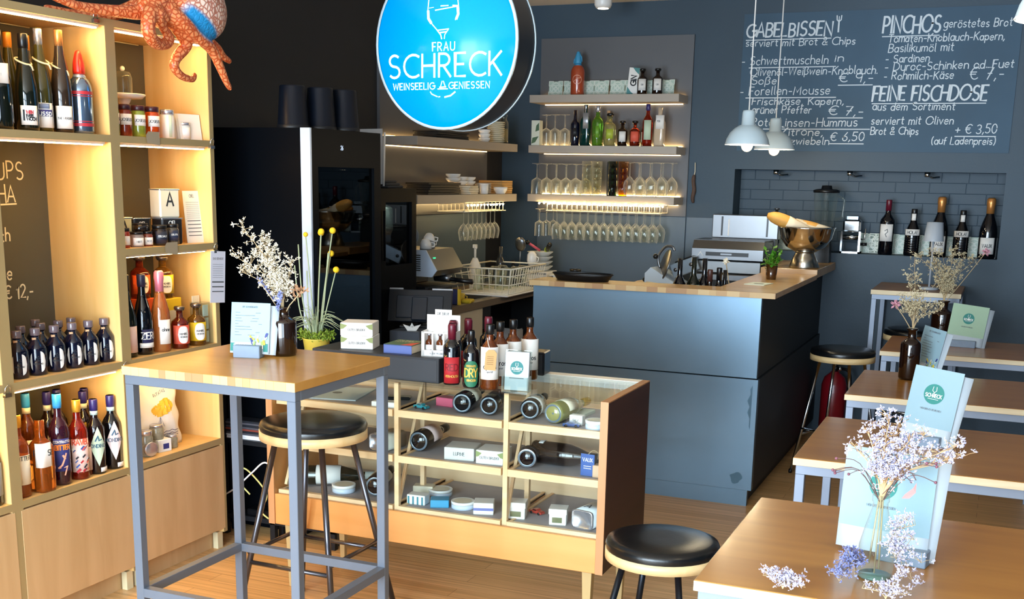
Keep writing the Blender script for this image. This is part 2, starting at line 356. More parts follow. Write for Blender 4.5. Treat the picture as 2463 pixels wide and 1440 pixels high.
# floor: fine bamboo strips running across the room
def floor_mat():
    m = bpy.data.materials.new('bamboo_floor'); m.use_nodes = True; nt = m.node_tree; b = nt.nodes['Principled BSDF']
    tc = nt.nodes.new('ShaderNodeTexCoord'); mp = nt.nodes.new('ShaderNodeMapping'); mp.inputs['Scale'].default_value = (1.2, 60, 1)
    n = nt.nodes.new('ShaderNodeTexNoise'); n.inputs['Scale'].default_value = 1.0; n.inputs['Detail'].default_value = 4
    br = nt.nodes.new('ShaderNodeTexBrick'); br.inputs['Scale'].default_value = 1; br.inputs['Brick Width'].default_value = 1.9; br.inputs['Row Height'].default_value = .09
    br.inputs['Mortar Size'].default_value = .0015; br.inputs['Mortar Smooth'].default_value = 0.2
    br.inputs['Color1'].default_value = (*lin('#e2b67e'), 1); br.inputs['Color2'].default_value = (*lin('#d6a86e'), 1); br.inputs['Mortar'].default_value = (*lin('#ab7e4c'), 1)
    nt.links.new(tc.outputs['Object'], mp.inputs[0]); nt.links.new(mp.outputs[0], n.inputs['Vector']); nt.links.new(tc.outputs['Object'], br.inputs['Vector'])
    r = nt.nodes.new('ShaderNodeValToRGB'); r.color_ramp.elements[0].position = .3; r.color_ramp.elements[1].position = .7
    r.color_ramp.elements[0].color = (.72, .68, .62, 1); r.color_ramp.elements[1].color = (1.1, 1.1, 1.1, 1)
    mx = nt.nodes.new('ShaderNodeMix'); mx.data_type = 'RGBA'; mx.blend_type = 'MULTIPLY'; mx.inputs['Factor'].default_value = 1
    nt.links.new(n.outputs['Fac'], r.inputs[0]); nt.links.new(br.outputs['Color'], mx.inputs['A']); nt.links.new(r.outputs['Color'], mx.inputs['B'])
    nt.links.new(mx.outputs['Result'], b.inputs['Base Color']); b.inputs['Roughness'].default_value = .38
    return m
struct(MB().box(XL-.1, XR+.1, YF-.3, YB+.3, -.06, 0).build('floor', floor_mat()))
struct(MB().box(XL-.1, XR+.1, YF-.1, YB+.3, ZC, ZC+.08).build('ceiling', m_ceil))
struct(MB().box(XL-.1, XL, YF, YB+.3, 0, ZC).build('wall_left', m_wall_left))
struct(MB().box(XR, XR+.1, YF, YB+.3, 0, ZC).build('wall_right', m_wall))
NX0, NX1, NZ0, NZ1 = -1.70, -.045, 1.187, 1.707
wb = MB().box(XL, NX0, YB, 7.92, 0, ZC).box(NX1, XR, YB, 7.92, 0, ZC).box(NX0, NX1, YB, 7.92, 0, NZ0).box(NX0, NX1, YB, 7.92, NZ1, ZC).box(XL, XR, 7.9245, 8.0, 0, ZC)
wall_back = struct(wb.build('wall_back', m_wall))
bme = None
rows = 8; bh = (NZ1-NZ0)/rows
for i in range(rows):
    x = NX0 - (.11 if i % 2 else 0) - random.uniform(0, .02)
    while x < NX1:
        L_ = random.choice((.16, .19, .205, .215, .225)); a, b = max(x, NX0), min(x+L_, NX1)
        if b-a > .03:
            d = random.uniform(0, .0035)
            MB().cbox(a, b, 7.922-d, 7.945, NZ0+i*bh+.0006, NZ0+(i+1)*bh-.0006, .0016).build('brick', m_wall, wall_back)
        x += L_+.003
# shop front behind the camera: glazed with mullions, daylight comes through it
fr = MB().box(XL, -3.15, YF-.05, YF+.05, 0, ZC).box(-.70, -.52, YF-.05, YF+.05, 0, ZC).box(1.25, XR, YF-.05, YF+.05, 0, ZC).box(-.52, 1.25, YF-.05, YF+.05, 2.62, ZC).box(-.52, 1.25, YF-.05, YF+.05, 0, .28).box(-3.15, -.70, YF-.05, YF+.05, 2.68, ZC).box(-3.15, -.70, YF-.05, YF+.05, 0, .10)
struct(fr.build('wall_front', m_wall))
w1 = struct(MB().box(-1.97, -1.90, YF-.03, YF+.03, .10, 2.68).build('window_1', pm('window_frame', '#2b2d30', .4)))
MB().box(-3.15, -.70, YF-.03, YF+.03, 2.10, 2.16).build('window_frame', MATS['window_frame'], w1)
w2 = struct(MB().box(-.52, 1.25, YF-.03, YF+.03, 2.05, 2.11).build('added_window', MATS['window_frame']))  # crossbar of an unseen opening added to let the fill light in
# laminate splashback and wall panels behind the bar
struct(MB().box(-3.09, -2.013, YB-.018, YB, 1.388, 2.56).build('trim_1', m_trim))
struct(MB().box(-3.09, -2.013, YB-.016, YB, .86, 1.384).build('trim_2', m_trim2))
struct(MB().box(-2.006, -1.72, YB-.012, YB, .86, 1.384).build('trim_3', m_trim2))
struct(MB().box(XL, XL+.018, 5.93, 7.42, 1.388, 2.35).build('trim_4', m_trim))
struct(MB().box(XL, XL+.016, 5.45, 7.42, .86, 1.384).build('trim_5', m_trim2))
# small downlights let into the head of the niche
for k, x in enumerate((-1.44, -.97, -.50)):
    t = thing('niche_spotlight', 'small chrome spotlight in the niche head, ' + ('leftmost of three' if k == 0 else 'middle of three' if k == 1 else 'rightmost of three'), 'spotlight', (x, 7.78, NZ1), group='niche spotlights')
    MB().lathe([(.014, -.03), (.018, -.028), (.018, 0)], 14).build('housing', pm('chrome', '#d8dadc', .12, 1.0), t)
    MB().tube([(.0, 0, -.02), (.03, .03, -.035), (.07, .05, -.03)], .006, 6).build('arm', MATS['chrome'], t)
# round ceiling spotlight above the bar shelves
t = thing('ceiling_spotlight', 'round white ceiling spotlight above the bar shelves', 'spotlight', (-2.478, 7.20, ZC))
MB().lathe([(.0, -.11), (.045, -.108), (.055, -.09), (.055, -.03), (.03, 0)], 20).build('housing', pm('white_enamel', '#f4f4f2', .3), t)
MB().lathe([(.0, -.112), (.035, -.112)], 16, cap=False).build('lens', emis('warm_lens', '#fff0d8', 4), t)
# ================================================================== oak shelving along the left wall
m_oak = wood('shelf_oak', '#d8ab66', '#e6bf80', 'z', 5, .45, 10)
m_edge = pm('shelf_edge', '#a08a5e', .5, noise=.08)
m_door = wood('door_oak', '#bd9a6c', '#cdab7e', 'z', 5, .5, 9)
m_back = pm('chalkboard_back', '#55534a', .7, noise=.12, nscale=4)
m_led = emis('led_strip', '#ffcc78', 52)
m_ledp = pm('led_profile', '#c9c0ae', .4)
m_chrome = MATS['chrome']
UX0, UX1 = XL, -3.047
def unit(name, label, y0, y1, shelves, leds):
    u = thing('shelving_unit', label, 'shelving', (0, 0, 0), group='oak wall shelving')
    t = .024
    for ya in (y0, y1-t):
        o = MB().box(UX0+.004, UX1-.003, ya, ya+t, .075, 2.155).build('upright', m_oak, u)
        MB().box(UX1-.003, UX1, ya, ya+t, .075, 2.155).build('edge_band', m_edge, o)
    MB().box(UX0+.002, UX0+.012, y0+t, y1-t, .075, 2.155).build('back_panel', m_back, u)
    for z in shelves+[2.155]:
        th = .026
        o = MB().box(UX0+.012, UX1-.003, y0+t, y1-t, z-th, z).build('shelf', m_oak, u)
        MB().box(UX1-.003, UX1, y0+t, y1-t, z-th, z).build('edge_band', m_edge, o)
        if z in leds or z == 2.155:
            d = MB().box(UX1-.030, UX1-.010, y0+t+.005, y1-t-.02, z-th-.008, z-th).build('led_profile', m_ledp, u)
            MB().box(UX1-.028, UX1-.010, y0+t+.01, y1-t-.03, z-th-.012, z-th-.008).build('led_strip', m_led, d)
            MB().tube([(UX0+.03, y0+t+.02, z-th-.004), (UX0+.03, y1-t-.05, z-th-.004)], .0025, 5).build('cable', pm('white_cable', '#ddd6c2', .5), u)
    zd = shelves[0]
    MB().cbox(UX1-.02, UX1+.001, y0+t*.55, y1-t*.55, .092, zd-.032, .0015).build('door', m_door, u)
    MB().box(UX0+.02, UX1-.05, y0, y1, 0, .075).build('plinth', m_door, u)
    for ya in (y0+.01, y1-.045):
        MB().box(UX1-.045, UX1-.02, ya, ya+.035, 0, .075).build('foot', pm('pale_foot', '#d9cda6', .5), u)
    return u
zA, zB, zC, zD = 1.750, 1.336, .914, .499
unit('r', 'oak shelving unit with five levels beside the black fridge, right end', 3.418, 3.995, [zD, zC, zB, zA], [zA])
unit('m', 'oak shelving unit with chalk writing on its back, middle one', 2.842, 3.418, [zD, zC, zA], [zA, zC])
unit('l', 'oak shelving unit cut off by the left picture edge', 2.266, 2.842, [zD, zC, zA], [zA, zC])
# extra led strips seen glowing under shelves of the right unit
for z in (zB, zC):
    t = thing('led_bar', 'warm led bar under the ' + ('lower' if z == zC else 'upper') + ' middle shelf of the right oak unit', 'led strip', (UX1-.03, 3.45, z-.026), group='led bars')
    MB().box(-.01, .01, 0, .5, -.008, 0).build('led_profile', m_ledp, t)
    MB().box(-.007, .007, .005, .49, -.010, -.008).build('led_strip', emis('led_dim', '#ffcc78', 44), t)
# chalk writing on the back panel of the middle unit
t = thing('chalk_note', 'white chalk writing on the dark back of the middle oak unit', 'chalk writing', (UX0+.0125, 0, 0))
mb = MB()
ff = lambda u, v, d: (d, u, v)
for (s, y, z, h) in (('UPS', 3.281, 1.587, .062), ('HA', 3.238, 1.505, .060), ('ch', 3.200, 1.363, .05), ('le', 3.196, 1.223, .05), ('€ 12,-', 3.290, 1.152, .046)):
    mb = MB(); text(mb, s, h, y, z, .006, 'r', fn=ff, jit=.06); mb.build('lettering', pm('chalk', '#efe9d6', .9), t)
mb = MB(); stroke(mb, [(3.13, 1.494), (3.24, 1.497)], .006, ff); mb.build('underline', MATS['chalk'], t)

# ---------------------------------------------------------------- bottles
def prof(kind, R, H):
    if kind == 'bordeaux': return [(R*.9, 0), (R, .01), (R, .60*H), (R*.93, .645*H), (R*.62, .70*H), (R*.40, .745*H), (R*.36, .80*H), (R*.36, H)]
    if kind == 'burgundy': return [(R*.9, 0), (R, .01), (R, .42*H), (R*.94, .50*H), (R*.75, .60*H), (R*.50, .70*H), (R*.38, .78*H), (R*.36, .84*H), (R*.36, H)]
    if kind == 'flute': return [(R*.9, 0), (R, .01), (R, .38*H), (R*.93, .48*H), (R*.72, .62*H), (R*.50, .74*H), (R*.40, .84*H), (R*.38, H)]
    if kind == 'gin': return [(R*.92, 0), (R, .008), (R, .55*H), (R*.95, .60*H), (R*.70, .68*H), (R*.45, .745*H), (R*.38, .77*H), (R*.38, .84*H)]
    if kind == 'amber': return [(R*.92, 0), (R, .008), (R, .58*H), (R*.93, .64*H), (R*.60, .70*H), (R*.38, .74*H), (R*.36, .90*H)]
    if kind == 'spirit': return [(R*.92, 0), (R, .008), (R, .58*H), (R*.95, .63*H), (R*.72, .69*H), (R*.45, .74*H), (R*.38, .78*H), (R*.38, H)]
    if kind == 'vase': return [(R*.9, 0), (R, .01), (R, .66*H), (R*.95, .70*H), (R*.6, .755*H), (R*.42, .79*H), (R*.42, .93*H), (R*.55, .945*H), (R*.55, .97*H), (R*.48, .975*H)]
    if kind == 'jar': return [(R*.92, 0), (R, .006), (R, .72*H), (R*.9, .80*H), (R*.86, .84*H)]
    raise KeyError(kind)
def capof(kind, style, R, H):
    rn = R*.38
    if style == 'capsule': return [(rn*1.06, .80*H), (rn*1.06, .985*H), (rn*.95, H), (0, H)]
    if style == 'screw': return [(rn*1.12, .845*H), (rn*1.12, .87*H), (rn*1.18, .875*H), (rn*1.18, .99*H), (rn*1.05, H), (0, H)]
    if style == 'champ': return [(rn*1.15, .72*H), (rn*1.2, .86*H), (rn*1.35, .90*H), (rn*1.30, .975*H), (rn*.9, H), (0, H)]
    if style == 'stopper': return [(R*.40, .84*H), (R*.50, .845*H), (R*.52, .86*H), (R*.52, .98*H), (R*.47, H), (0, H)]
    if style == 'cork': return [(rn*.8, .88*H), (rn*.9, .90*H), (rn*.9, H), (0, H)]
    if style == 'wax': return [(rn*1.2, .74*H), (rn*1.25, .96*H), (rn*1.0, H), (0, H)]
    if style == 'lid': return [(R*.90, .83*H), (R*.93, .835*H), (R*.93, .985*H), (R*.86, H), (0, H)]
    if style == 'flip': return [(R*.50, .90*H), (R*.60, .94*H), (R*.62, .97*H), (R*.55, H), (0, H)]
g_dark = pm('dark_green_glass', '#10140c', .06, coat=.3); g_black = pm('black_glass', '#05060c', .05, coat=.4); g_olive = pm('olive_glass', '#3a3512', .06, coat=.3)
g_amberd = pm('brown_glass', '#1c0c05', .05, coat=.4); g_amber = pm('amber_glass', '#9a4a16', .05, coat=.2, trans=.75); g_orange = pm('orange_liquor', '#dc6a1c', .04, coat=.2, trans=.78)
g_red = pm('red_liquor', '#b8240e', .04, coat=.2, trans=.75); g_pink = pm('rose_wine', '#ea9450', .05, coat=.2, trans=.7); g_clear = thin('clear_glass', '#eef4f2', 1, body=.25)
g_blue = pm('night_blue_glass', '#0a0d22', .05, coat=.4); g_green = pm('green_glass', '#7cc038', .05, coat=.2, trans=.75); g_teal = pm('teal_glass', '#06302c', .06, coat=.3)
g_yellow = pm('pale_spirit', '#e0d890', .06, coat=.2, trans=.75); g_plum = pm('plum_glass', '#14080c', .05, coat=.4)
l_white = pm('label_white', '#eceae6', .6); l_cream = pm('label_cream', '#e6dcc4', .6); l_red = pm('label_red', '#b1202a', .6); l_yellow = pm('label_yellow', '#e9c526', .6)
l_pink = pm('label_pink', '#e6c9c2', .6); l_navy = pm('label_navy', '#2a3278', .6); l_green = pm('label_green', '#1d6a4c', .6); l_orange = pm('label_orange', '#e2571e', .6); l_mint = pm('label_mint', '#c3d6bd', .6)
l_silver = pm('label_silver', '#b9bdc4', .35, .6); l_black = pm('label_black', '#17181c', .5); l_kraft = pm('kraft', '#c49a66', .8); l_blue = pm('label_blue', '#20509a', .6); l_coral = pm('label_coral', '#e0604a', .6)
c_black = pm('cap_black', '#0c0d10', .3); c_copper = pm('cap_copper', '#c98a4c', .3, .6); c_silver = pm('cap_silver', '#c7cad6', .25, .8); c_blue = pm('cap_blue', '#2f8fd6', .35)
c_violet = pm('cap_violet', '#2b2566', .35); c_gold = pm('cap_gold', '#d9a93e', .3, .5); c_wax = pm('wax_wine', '#5c1226', .35); c_cork = pm('cork', '#c6a27a', .8); c_glass = pm('smoked_stopper', '#6c6068', .08, coat=.3)
c_pink = pm('cap_rose', '#e38aa6', .3, .4); c_red = pm('cap_red', '#e02a17', .35); c_white = pm('porcelain', '#f2f1ee', .25); ink = pm('ink', '#23262c', .7); inkw = pm('print_white', '#f2f2ee', .7); ink_gold = pm('print_gold', '#d8b04a', .5)
def bottle(name, label, loc, R, H, kind, glass, cap=None, lab=None, txt=None, a0=0, group=None, cat='bottle', sq=0, rot=None, extra=None):
    """lab = (material, z0 fraction, z1 fraction, half angle); txt = (string, size, material, z fraction)"""
    t = thing(name, label, cat, loc, 0, group, rot)
    MB().lathe(prof(kind, R, H), 20 if not sq else 32, sq).build('glass_body', glass, t)
    if cap: MB().lathe(capof(kind, cap[0], R, H), 16).build('cap', cap[1], t)
    if lab:
        lb = MB().patch(R+.0004, lab[1]*H, lab[2]*H, a0-lab[3], a0+lab[3], 12, sq=sq).build('label', lab[0], t)
        if txt:
            for (s, h, m, zf) in (txt if isinstance(txt, list) else [txt]):
                mb = MB(); text(mb, s, h, 0, zf*H, fn=cylfn((R+.0006)*(1 if not sq else 1.02), a0), align='c', w=h*.16); mb.build('print', m, lb)
    if extra: extra(t, R, H)
    return t
def oval_label(t, R, H, a0, m, zc=.34, rz=.20, half=.75):
    mb = MB(); n = 14
    for i in range(n):
        a = a0-half+2*half*i/n; b = a0-half+2*half*(i+1)/n
        def hh(x): return rz*H*max(0, 1-abs((x-a0)/half)**3)**.5
        mb.add([((R+.001)*cos(a), (R+.001)*sin(a), zc*H-hh(a)), ((R+.001)*cos(b), (R+.001)*sin(b), zc*H-hh(b)), ((R+.001)*cos(b), (R+.001)*sin(b), zc*H+hh(b)), ((R+.001)*cos(a), (R+.001)*sin(a), zc*H+hh(a))], [(0,1,2,3)], True)
    return mb.build('label', m, t)
X = -3.11
# top shelf, middle unit: wines and a soda siphon
GW = 'wines on the top shelf'
def barcode(t, R, H, zf):
    fn = cylfn(R+.0006, -.6); mb = MB(); mb2 = MB()
    stroke(mb, [(-.018, zf*H-.016), (-.018, zf*H+.016)], .006, fn); text(mb2, 'WEIN', .010, -.010, zf*H+.005, .0035, fn=fn, sp=.05); text(mb, 'FABEL', .009, -.010, zf*H-.006, .0028, fn=fn, sp=.05); text(mb, 'WOCH', .010, -.010, zf*H-.017, .003, fn=fn, sp=.05)
    mb.build('print', ink, t); mb2.build('print', pm('print_red', '#b5303a', .6), t)
bottle('wine_bottle', 'dark wine bottle with printed white label cut by the left picture edge', (X, 2.955, zA), .040, .318, 'burgundy', g_dark, ('screw', c_black), (l_white, .46, .66, .75), None, -.6, GW, extra=lambda t, R, H: barcode(t, R*.97, H, .56))
bottle('wine_bottle', 'dark wine bottle with low white label, second from left, top shelf', (X, 3.070, zA), .038, .318, 'flute', g_dark, ('screw', c_black), (l_white, .06, .26, .75), None, -.6, GW, extra=lambda t, R, H: barcode(t, R, H, .16))
bottle('wine_bottle', 'slim wine bottle with silver capsule and blue band label, top shelf', (X-.012, 3.150, zA), .036, .345, 'flute', g_olive, ('capsule', c_silver), (l_white, .04, .28, .9), None, -.6, GW,
       extra=lambda t, R, H: (MB().patch(R+.0014, .15*H, .215*H, -1.4, .2).build('label_band', l_navy, t), (lambda mb: (text(mb, 'iussp', .020, 0, .158*H, .003, align='c', fn=cylfn(R+.002, -.6)), mb.build('print', inkw, t)))(MB()), MB().patch(R+.0012, .225*H, .275*H, -1.1, -.1).build('label_motif', pm('label_slate', '#7c88a4', .6), t)))
bottle('wine_bottle', 'brown wine bottle with copper capsule and slanted white label, top shelf', (X, 3.232, zA), .036, .350, 'flute', pm('dusk_glass', '#2c2016', .08, coat=.3), ('capsule', c_copper), (l_white, .04, .26, .85), ('THE WERDER', .007, ink, .13), -.6, GW)
for (y, x, lb) in ((3.10, X-.10, 'wine bottle with orange capsule standing behind the black capped one'), (3.19, X-.11, 'wine bottle with orange capsule standing behind the silver capped one')):
    bottle('wine_bottle', lb, (x, y, zA), .036, .33, 'flute', g_olive, ('capsule', pm('cap_orange', '#d98a2c', .35, .3)), group=GW)
# natural paper cord around the necks
for (y, zz, lb) in ((3.070, .228, 'pale cord tied round the neck of the dark flute bottle'), (3.150, .238, 'pale cord tied round the neck of the silver capped bottle'), (3.232, .225, 'pale cord tied round the neck of the copper capped bottle')):
    r0 = .026; pts = [(X-.004+r0*cos(a*pi/9), y+r0*sin(a*pi/9), zA+zz-.012*cos(a*pi/9)) for a in range(19)]
    pts += [(X+.026, y+.006, zA+zz-.016), (X+.029, y+.010, zA+zz-.03)]
    tag(MB().tube(pts, .0032, 5).build('cord', pm('raffia', '#dccaa4', .8)), lb, 'cord', 'cords on the wine necks')
# siphon
def siphon(name, label, loc, R, H, body, head, band=None, a0=-.6, sc=1, collar=None):
    t = thing(name, label, 'siphon', loc)
    MB().lathe([(R*.92, 0), (R, .01), (R, .52*H), (R*.95, .58*H), (R*.75, .645*H), (R*.45, .69*H), (R*.38, .70*H)], 24).build('glass_body', body, t)
    MB().lathe([(R*.50, .665*H), (R*.56, .68*H), (R*.44, .715*H)], 16).build('collar', collar or l_silver, t)
    h = MB(); h.lathe([(R*.50, .715*H), (R*.52, .75*H), (R*.46, .85*H), (R*.32, .94*H), (R*.22, .985*H), (0, H)], 14)
    c, s_ = cos(a0), sin(a0)
    h.tube([(R*.2*c, R*.2*s_, .90*H), (R*.62*c, R*.62*s_, .80*H), (R*.66*c, R*.66*s_, .72*H)], [R*.14, R*.12, R*.10], 8)
    h.tube([(-R*.2*c, -R*.2*s_, .94*H), (-R*.55*c, -R*.55*s_, .86*H), (-R*.62*c, -R*.62*s_, .76*H)], [R*.10, R*.09, R*.06], 6)
    h.build('siphon_head', head, t)
    if band:
        for (a, b) in ((.47, .51), (.445, .455), (.09, .13), (.145, .155)): MB().lathe([(R+.0008, a*H), (R+.0008, b*H)], 24, cap=False).build('band', band, t)
    return t
siphon('soda_siphon', 'steel blue soda siphon with red head on the top oak shelf', (X, 3.322, zA), .042, .29, pm('siphon_steel', '#7d92ac', .12, .85), c_red, pm('siphon_red', '#b02a34', .4))
# right unit, top shelf: preserves
GJ = 'preserve jars on the top shelf'
def jar(name, label, loc, R, H, glass, lid, lab=None, txt=None, group=None, a0=-.5, cat='jar'):
    return bottle(name, label, loc, R, H, 'jar', glass, ('lid', lid), lab, txt, a0, group, cat)
l_dark = pm('lid_dark', '#3a1420', .35)
for (y, R, col, hexc, lb) in ((3.480, .026, 'olive', '#6d6a18', 'preserve jar half hidden by the upright on the top shelf'), (3.544, .027, 'brick', '#7a2c10', 'preserve jar of brick red contents on the top shelf'), (3.620, .027, 'lime', '#7f8a30', 'preserve jar of pale green contents on the top shelf'), (3.698, .029, 'orange', '#b8420c', 'preserve jar of orange contents on the top shelf')):
    jar('preserve_jar', lb, (X, y, zA), R, .118, pm('preserve_'+col, hexc, .12, coat=.3, noise=.5, nscale=60), l_dark, (l_white, .36, .70, .9), ('JOSEUS', .010, ink, .48), GJ)
jar('printed_jar', 'slim striped jar with steel lid on the top shelf', (X, 3.788, zA), .029, .112, pm('stripe_paper', '#e9e4d6', .5), c_silver, (l_mint, .06, .80, .2), None, GJ)
for (k, (aa, mm)) in enumerate(((-.5, l_mint), (.25, l_coral), (.6, l_mint))): pass
jar('steel_lid_jar', 'small glass jar with steel lid beside white cards', (X, 3.886, zA), .028, .068, pm('salt_glass', '#c9d0d2', .1, coat=.3), c_silver, (l_white, .12, .70, .6), None, GJ)
t = thing('greeting_cards', 'stack of white cards leaning at the right end of the top shelf', 'cards', (X-.005, 3.842, zA))
for k in range(3): MB().box(-.001, .001, 0, .115, 0, .102, RT((.010*k, .003*k, 0), radians(-8), 0, radians(-8))).build('card', l_white, t)
t = thing('cloche', 'glass cloche on a white plate behind the preserve jars', 'cloche', (X-.14, 3.705, zA+.05))
MB().lathe([(.0, .10), (.07, .10), (.085, .115), (.08, .118), (0, .112)], 24).build('plate', c_white, t)
MB().lathe([(.05, -.05), (.045, -.04), (.02, -.02), (.02, .08), (.03, .10)], 16).build('stand', c_white, t)
MB().lathe([(.035, .118), (.035, .18), (.028, .20), (.0, .205)], 18, cap=False).build('dome', g_clear, t)
MB().sphere((0, 0, .213), .010).build('knob', c_white, t)
# shelf zB: oil tins, jars, card
GT = 'oil tins on the middle shelf'
def tin(name, label, loc, w, d, h, m, txt, tm, rz=0, group=None, top=None, tz=.6, th=.03, cat='tin'):
    t = thing(name, label, cat, loc, rz, group)
    MB().cbox(-d/2, d/2, -w/2, w/2, 0, h, .006).build('tin_body', m, t)
    MB().cbox(-d/2-.001, d/2+.001, -w/2-.001, w/2+.001, h-.006, h-.001, .001).build('rim', top or c_silver, t)
    mb = MB(); text(mb, txt, th, 0, tz*h, fn=lambda u, v, q: (d/2+q, u, v), align='c', w=th*.16); mb.build('lettering', tm, t)
    return t
tin('oil_tin', 'black oil tin lettered white standing under the pale letter tin', (X-.025, 3.790, zB), .100, .07, .106, l_black, 'OEL', inkw, radians(-14), GT, tz=.72, th=.017)
tin('oil_tin', 'pale tin with tall black letter on top of the black tin', (X-.025, 3.780, zB+.106), .095, .07, .114, pm('tin_pale', '#dcd8c6', .4), 'A', ink, radians(-14), GT, tz=.42, th=.05)
tin('oil_tin', 'small pale tin with black letter behind the spice jars', (X-.06, 3.555, zB), .075, .06, .112, pm('tin_cream', '#e2d9a8', .4), 'A', ink, radians(-10), GT, tz=.30, th=.06)
tin('oil_tin', 'small black lettered tin behind the spice jars', (X-.06, 3.655, zB), .080, .06, .108, l_black, 'OEL', inkw, radians(-10), GT, tz=.70, th=.016)
GS = 'spice jars on the middle shelf'
g_spice = pm('spice_dark', '#1e1614', .1, coat=.3)
jar('spice_jar', 'low spice jar with white label, leftmost front', (X+.01, 3.565, zB), .028, .058, pm('spice_a', '#8a7a72', .1, coat=.3), c_black, (l_white, .12, .62, .8), ('MINT', .007, ink, .3), GS)
jar('spice_jar', 'low spice jar next to the leftmost one, reddish contents', (X+.01, 3.627, zB), .022, .058, pm('spice_b', '#7a3c2c', .1, coat=.3), c_black, (l_white, .12, .60, .8), ('ROT', .007, ink, .3), GS)
jar('spice_jar', 'dark jar with blue black label in front of the black tin', (X+.01, 3.700, zB), .031, .080, g_spice, c_black, (pm('label_ink', '#1b2436', .5), .10, .70, .9), ('OELSALZ', .007, inkw, .42), GS)
jar('spice_jar', 'dark jar standing right in front of the lettered black tin', (X+.01, 3.775, zB), .027, .082, pm('spice_c', '#4a443a', .1, coat=.3), c_black, (pm('label_ink2', '#23304a', .5), .20, .70, .9), ('OELSTIL', .006, inkw, .46), GS)
jar('spice_jar', 'dark lidded jar between the small tins and front jars', (X-.015, 3.615, zB+.058), .034, .030, g_spice, c_black, None, None, GS)
jar('spice_jar', 'red jar half hidden behind the upright of the right unit', (X+.02, 3.492, zB), .018, .075, pm('spice_d', '#a0381e', .1, coat=.3), c_black, (l_white, .15, .6, .8), None, GS)
t = thing('price_card', 'white card printed with lines leaning at the right of the middle shelf', 'card', (X+.005, 3.93, zB), radians(-8), rot=(0, radians(-6), radians(-10)))
MB().box(-.0012, .0012, -.045, .045, 0, .212).build('card', l_white, t)
mb = MB(); fx = lambda u, v, d: (.0012+d, u, v)
text(mb, 'OEL', .012, 0, .185, align='c', fn=fx, w=.002)
for k in range(9): stroke(mb, [(-.034, .165-.008*k), (.034, .165-.008*k)], .0011, fx)
for k in range(5): stroke(mb, [(-.034, .09-.015*k), (.034, .09-.015*k)], .0032, fx)
mb.build('print', pm('grey_print', '#5c6066', .7), t)
# clips, tags and lists fixed to the shelf edges
def clip(y, z, lb):
    t = thing('binder_clip', lb, 'clip', (UX1+.004, y, z), group='steel clips on shelf edges')
    MB().tube([(0, -.010, -.012), (.004, -.010, .010), (.006, 0, .020), (.004, .010, .010), (0, .010, -.012)], .0022, 6).build('wire', m_chrome, t)
    MB().box(-.006, .006, -.014, .014, -.022, -.010).build('jaw', pm('clip_steel', '#8f8a86', .25, 1), t)
clip(3.345, 2.155, 'steel clip at the top of the oak shelving'); clip(3.40, zC-.02, 'steel clip at the lower right of the middle unit')
clip(3.975, zA-.01, 'steel clip on the upper right end of the shelving'); clip(2.83, zC-.02, 'steel clip at the left edge of the picture')
clip(3.975, zB-.02, 'steel clip holding the hanging price list')
t = thing('price_list', 'white price list hanging from a clip at the shelving end', 'paper', (UX1+.010, 3.985, zB-.035), radians(-4))
MB().box(-.0006, .0006, -.045, .045, -.215, 0, Matrix.Rotation(radians(-4), 4, 'X')).build('sheet', pm('paper_lilac', '#d6d8e6', .7), t)
mb = MB(); ft = lambda u, v, d: (d+.0008, u*cos(-.07)-v*sin(-.07), u*sin(-.07)+v*cos(-.07))
text(mb, 'DAS GEWICHT', .008, 0, -.035, align='c', fn=ft, w=.0012)
for k in range(7): stroke(mb, [(-.033, -.055-.009*k), (.03, -.055-.009*k)], .001, ft)
for k in range(3): stroke(mb, [(-.034, -.128-.02*k), (.034, -.128-.02*k)], .006-.001*k, ft)
mb.build('print', MATS['grey_print'], t)
def shelf_tag(y, z, lb):
    t = thing('paper_tag', lb, 'tag', (UX1+.004, y, z), group='kraft tags on shelf edges')
    MB().add([(0, -.036, -.018), (0, .036, -.024), (0, .036, .026), (0, -.028, .026), (0, -.040, .012)], [(0,1,2,3,4)]).add([(-.001, -.036, -.018), (-.001, .036, -.024), (-.001, .036, .026), (-.001, -.028, .026), (-.001, -.040, .012)], [(4,3,2,1,0)]).build('tag', pm('kraft_dull', '#9a8a70', .8), t)
shelf_tag(3.622, zA-.005, 'brown paper tag on the edge of the preserve shelf'); shelf_tag(3.700, zB-.012, 'brown paper tag on the edge of the tin shelf')
# shelf zC right unit
GB = 'bottles on the lower middle shelf'
bottle('wine_bottle', 'dark wine bottle with pale pink label beside the upright', (X, 3.500, zC), .036, .32, 'burgundy', g_dark, ('capsule', c_black), (l_pink, .06, .38, .9), None, -.5, GB)
bottle('wine_bottle', 'black wine bottle with navy label reading zero', (X, 3.590, zC), .037, .315, 'burgundy', g_black, ('screw', pm('cap_navy', '#1b1f3e', .35)), (pm('label_midnight', '#1c2450', .5), .09, .32, .95), ('ZERO', .026, inkw, .20), -.05, GB,
       extra=lambda t, R, H: MB().patch(R+.0014, .09*H, .15*H, -1.3, .4).build('label_band', l_white, t))
bottle('sparkling_bottle', 'rose sparkling bottle with pink foil neck', (X+.01, 3.682, zC), .038, .325, 'burgundy', g_pink, ('champ', c_pink), (l_white, .10, .40, .65), ('ohne', .014, ink, .26), -.35, GB)
g_neg = pm('negroni_red', '#8e2610', .04, coat=.2, trans=.7); g_lem = pm('limoncello_amber', '#96601c', .04, coat=.2, trans=.7)
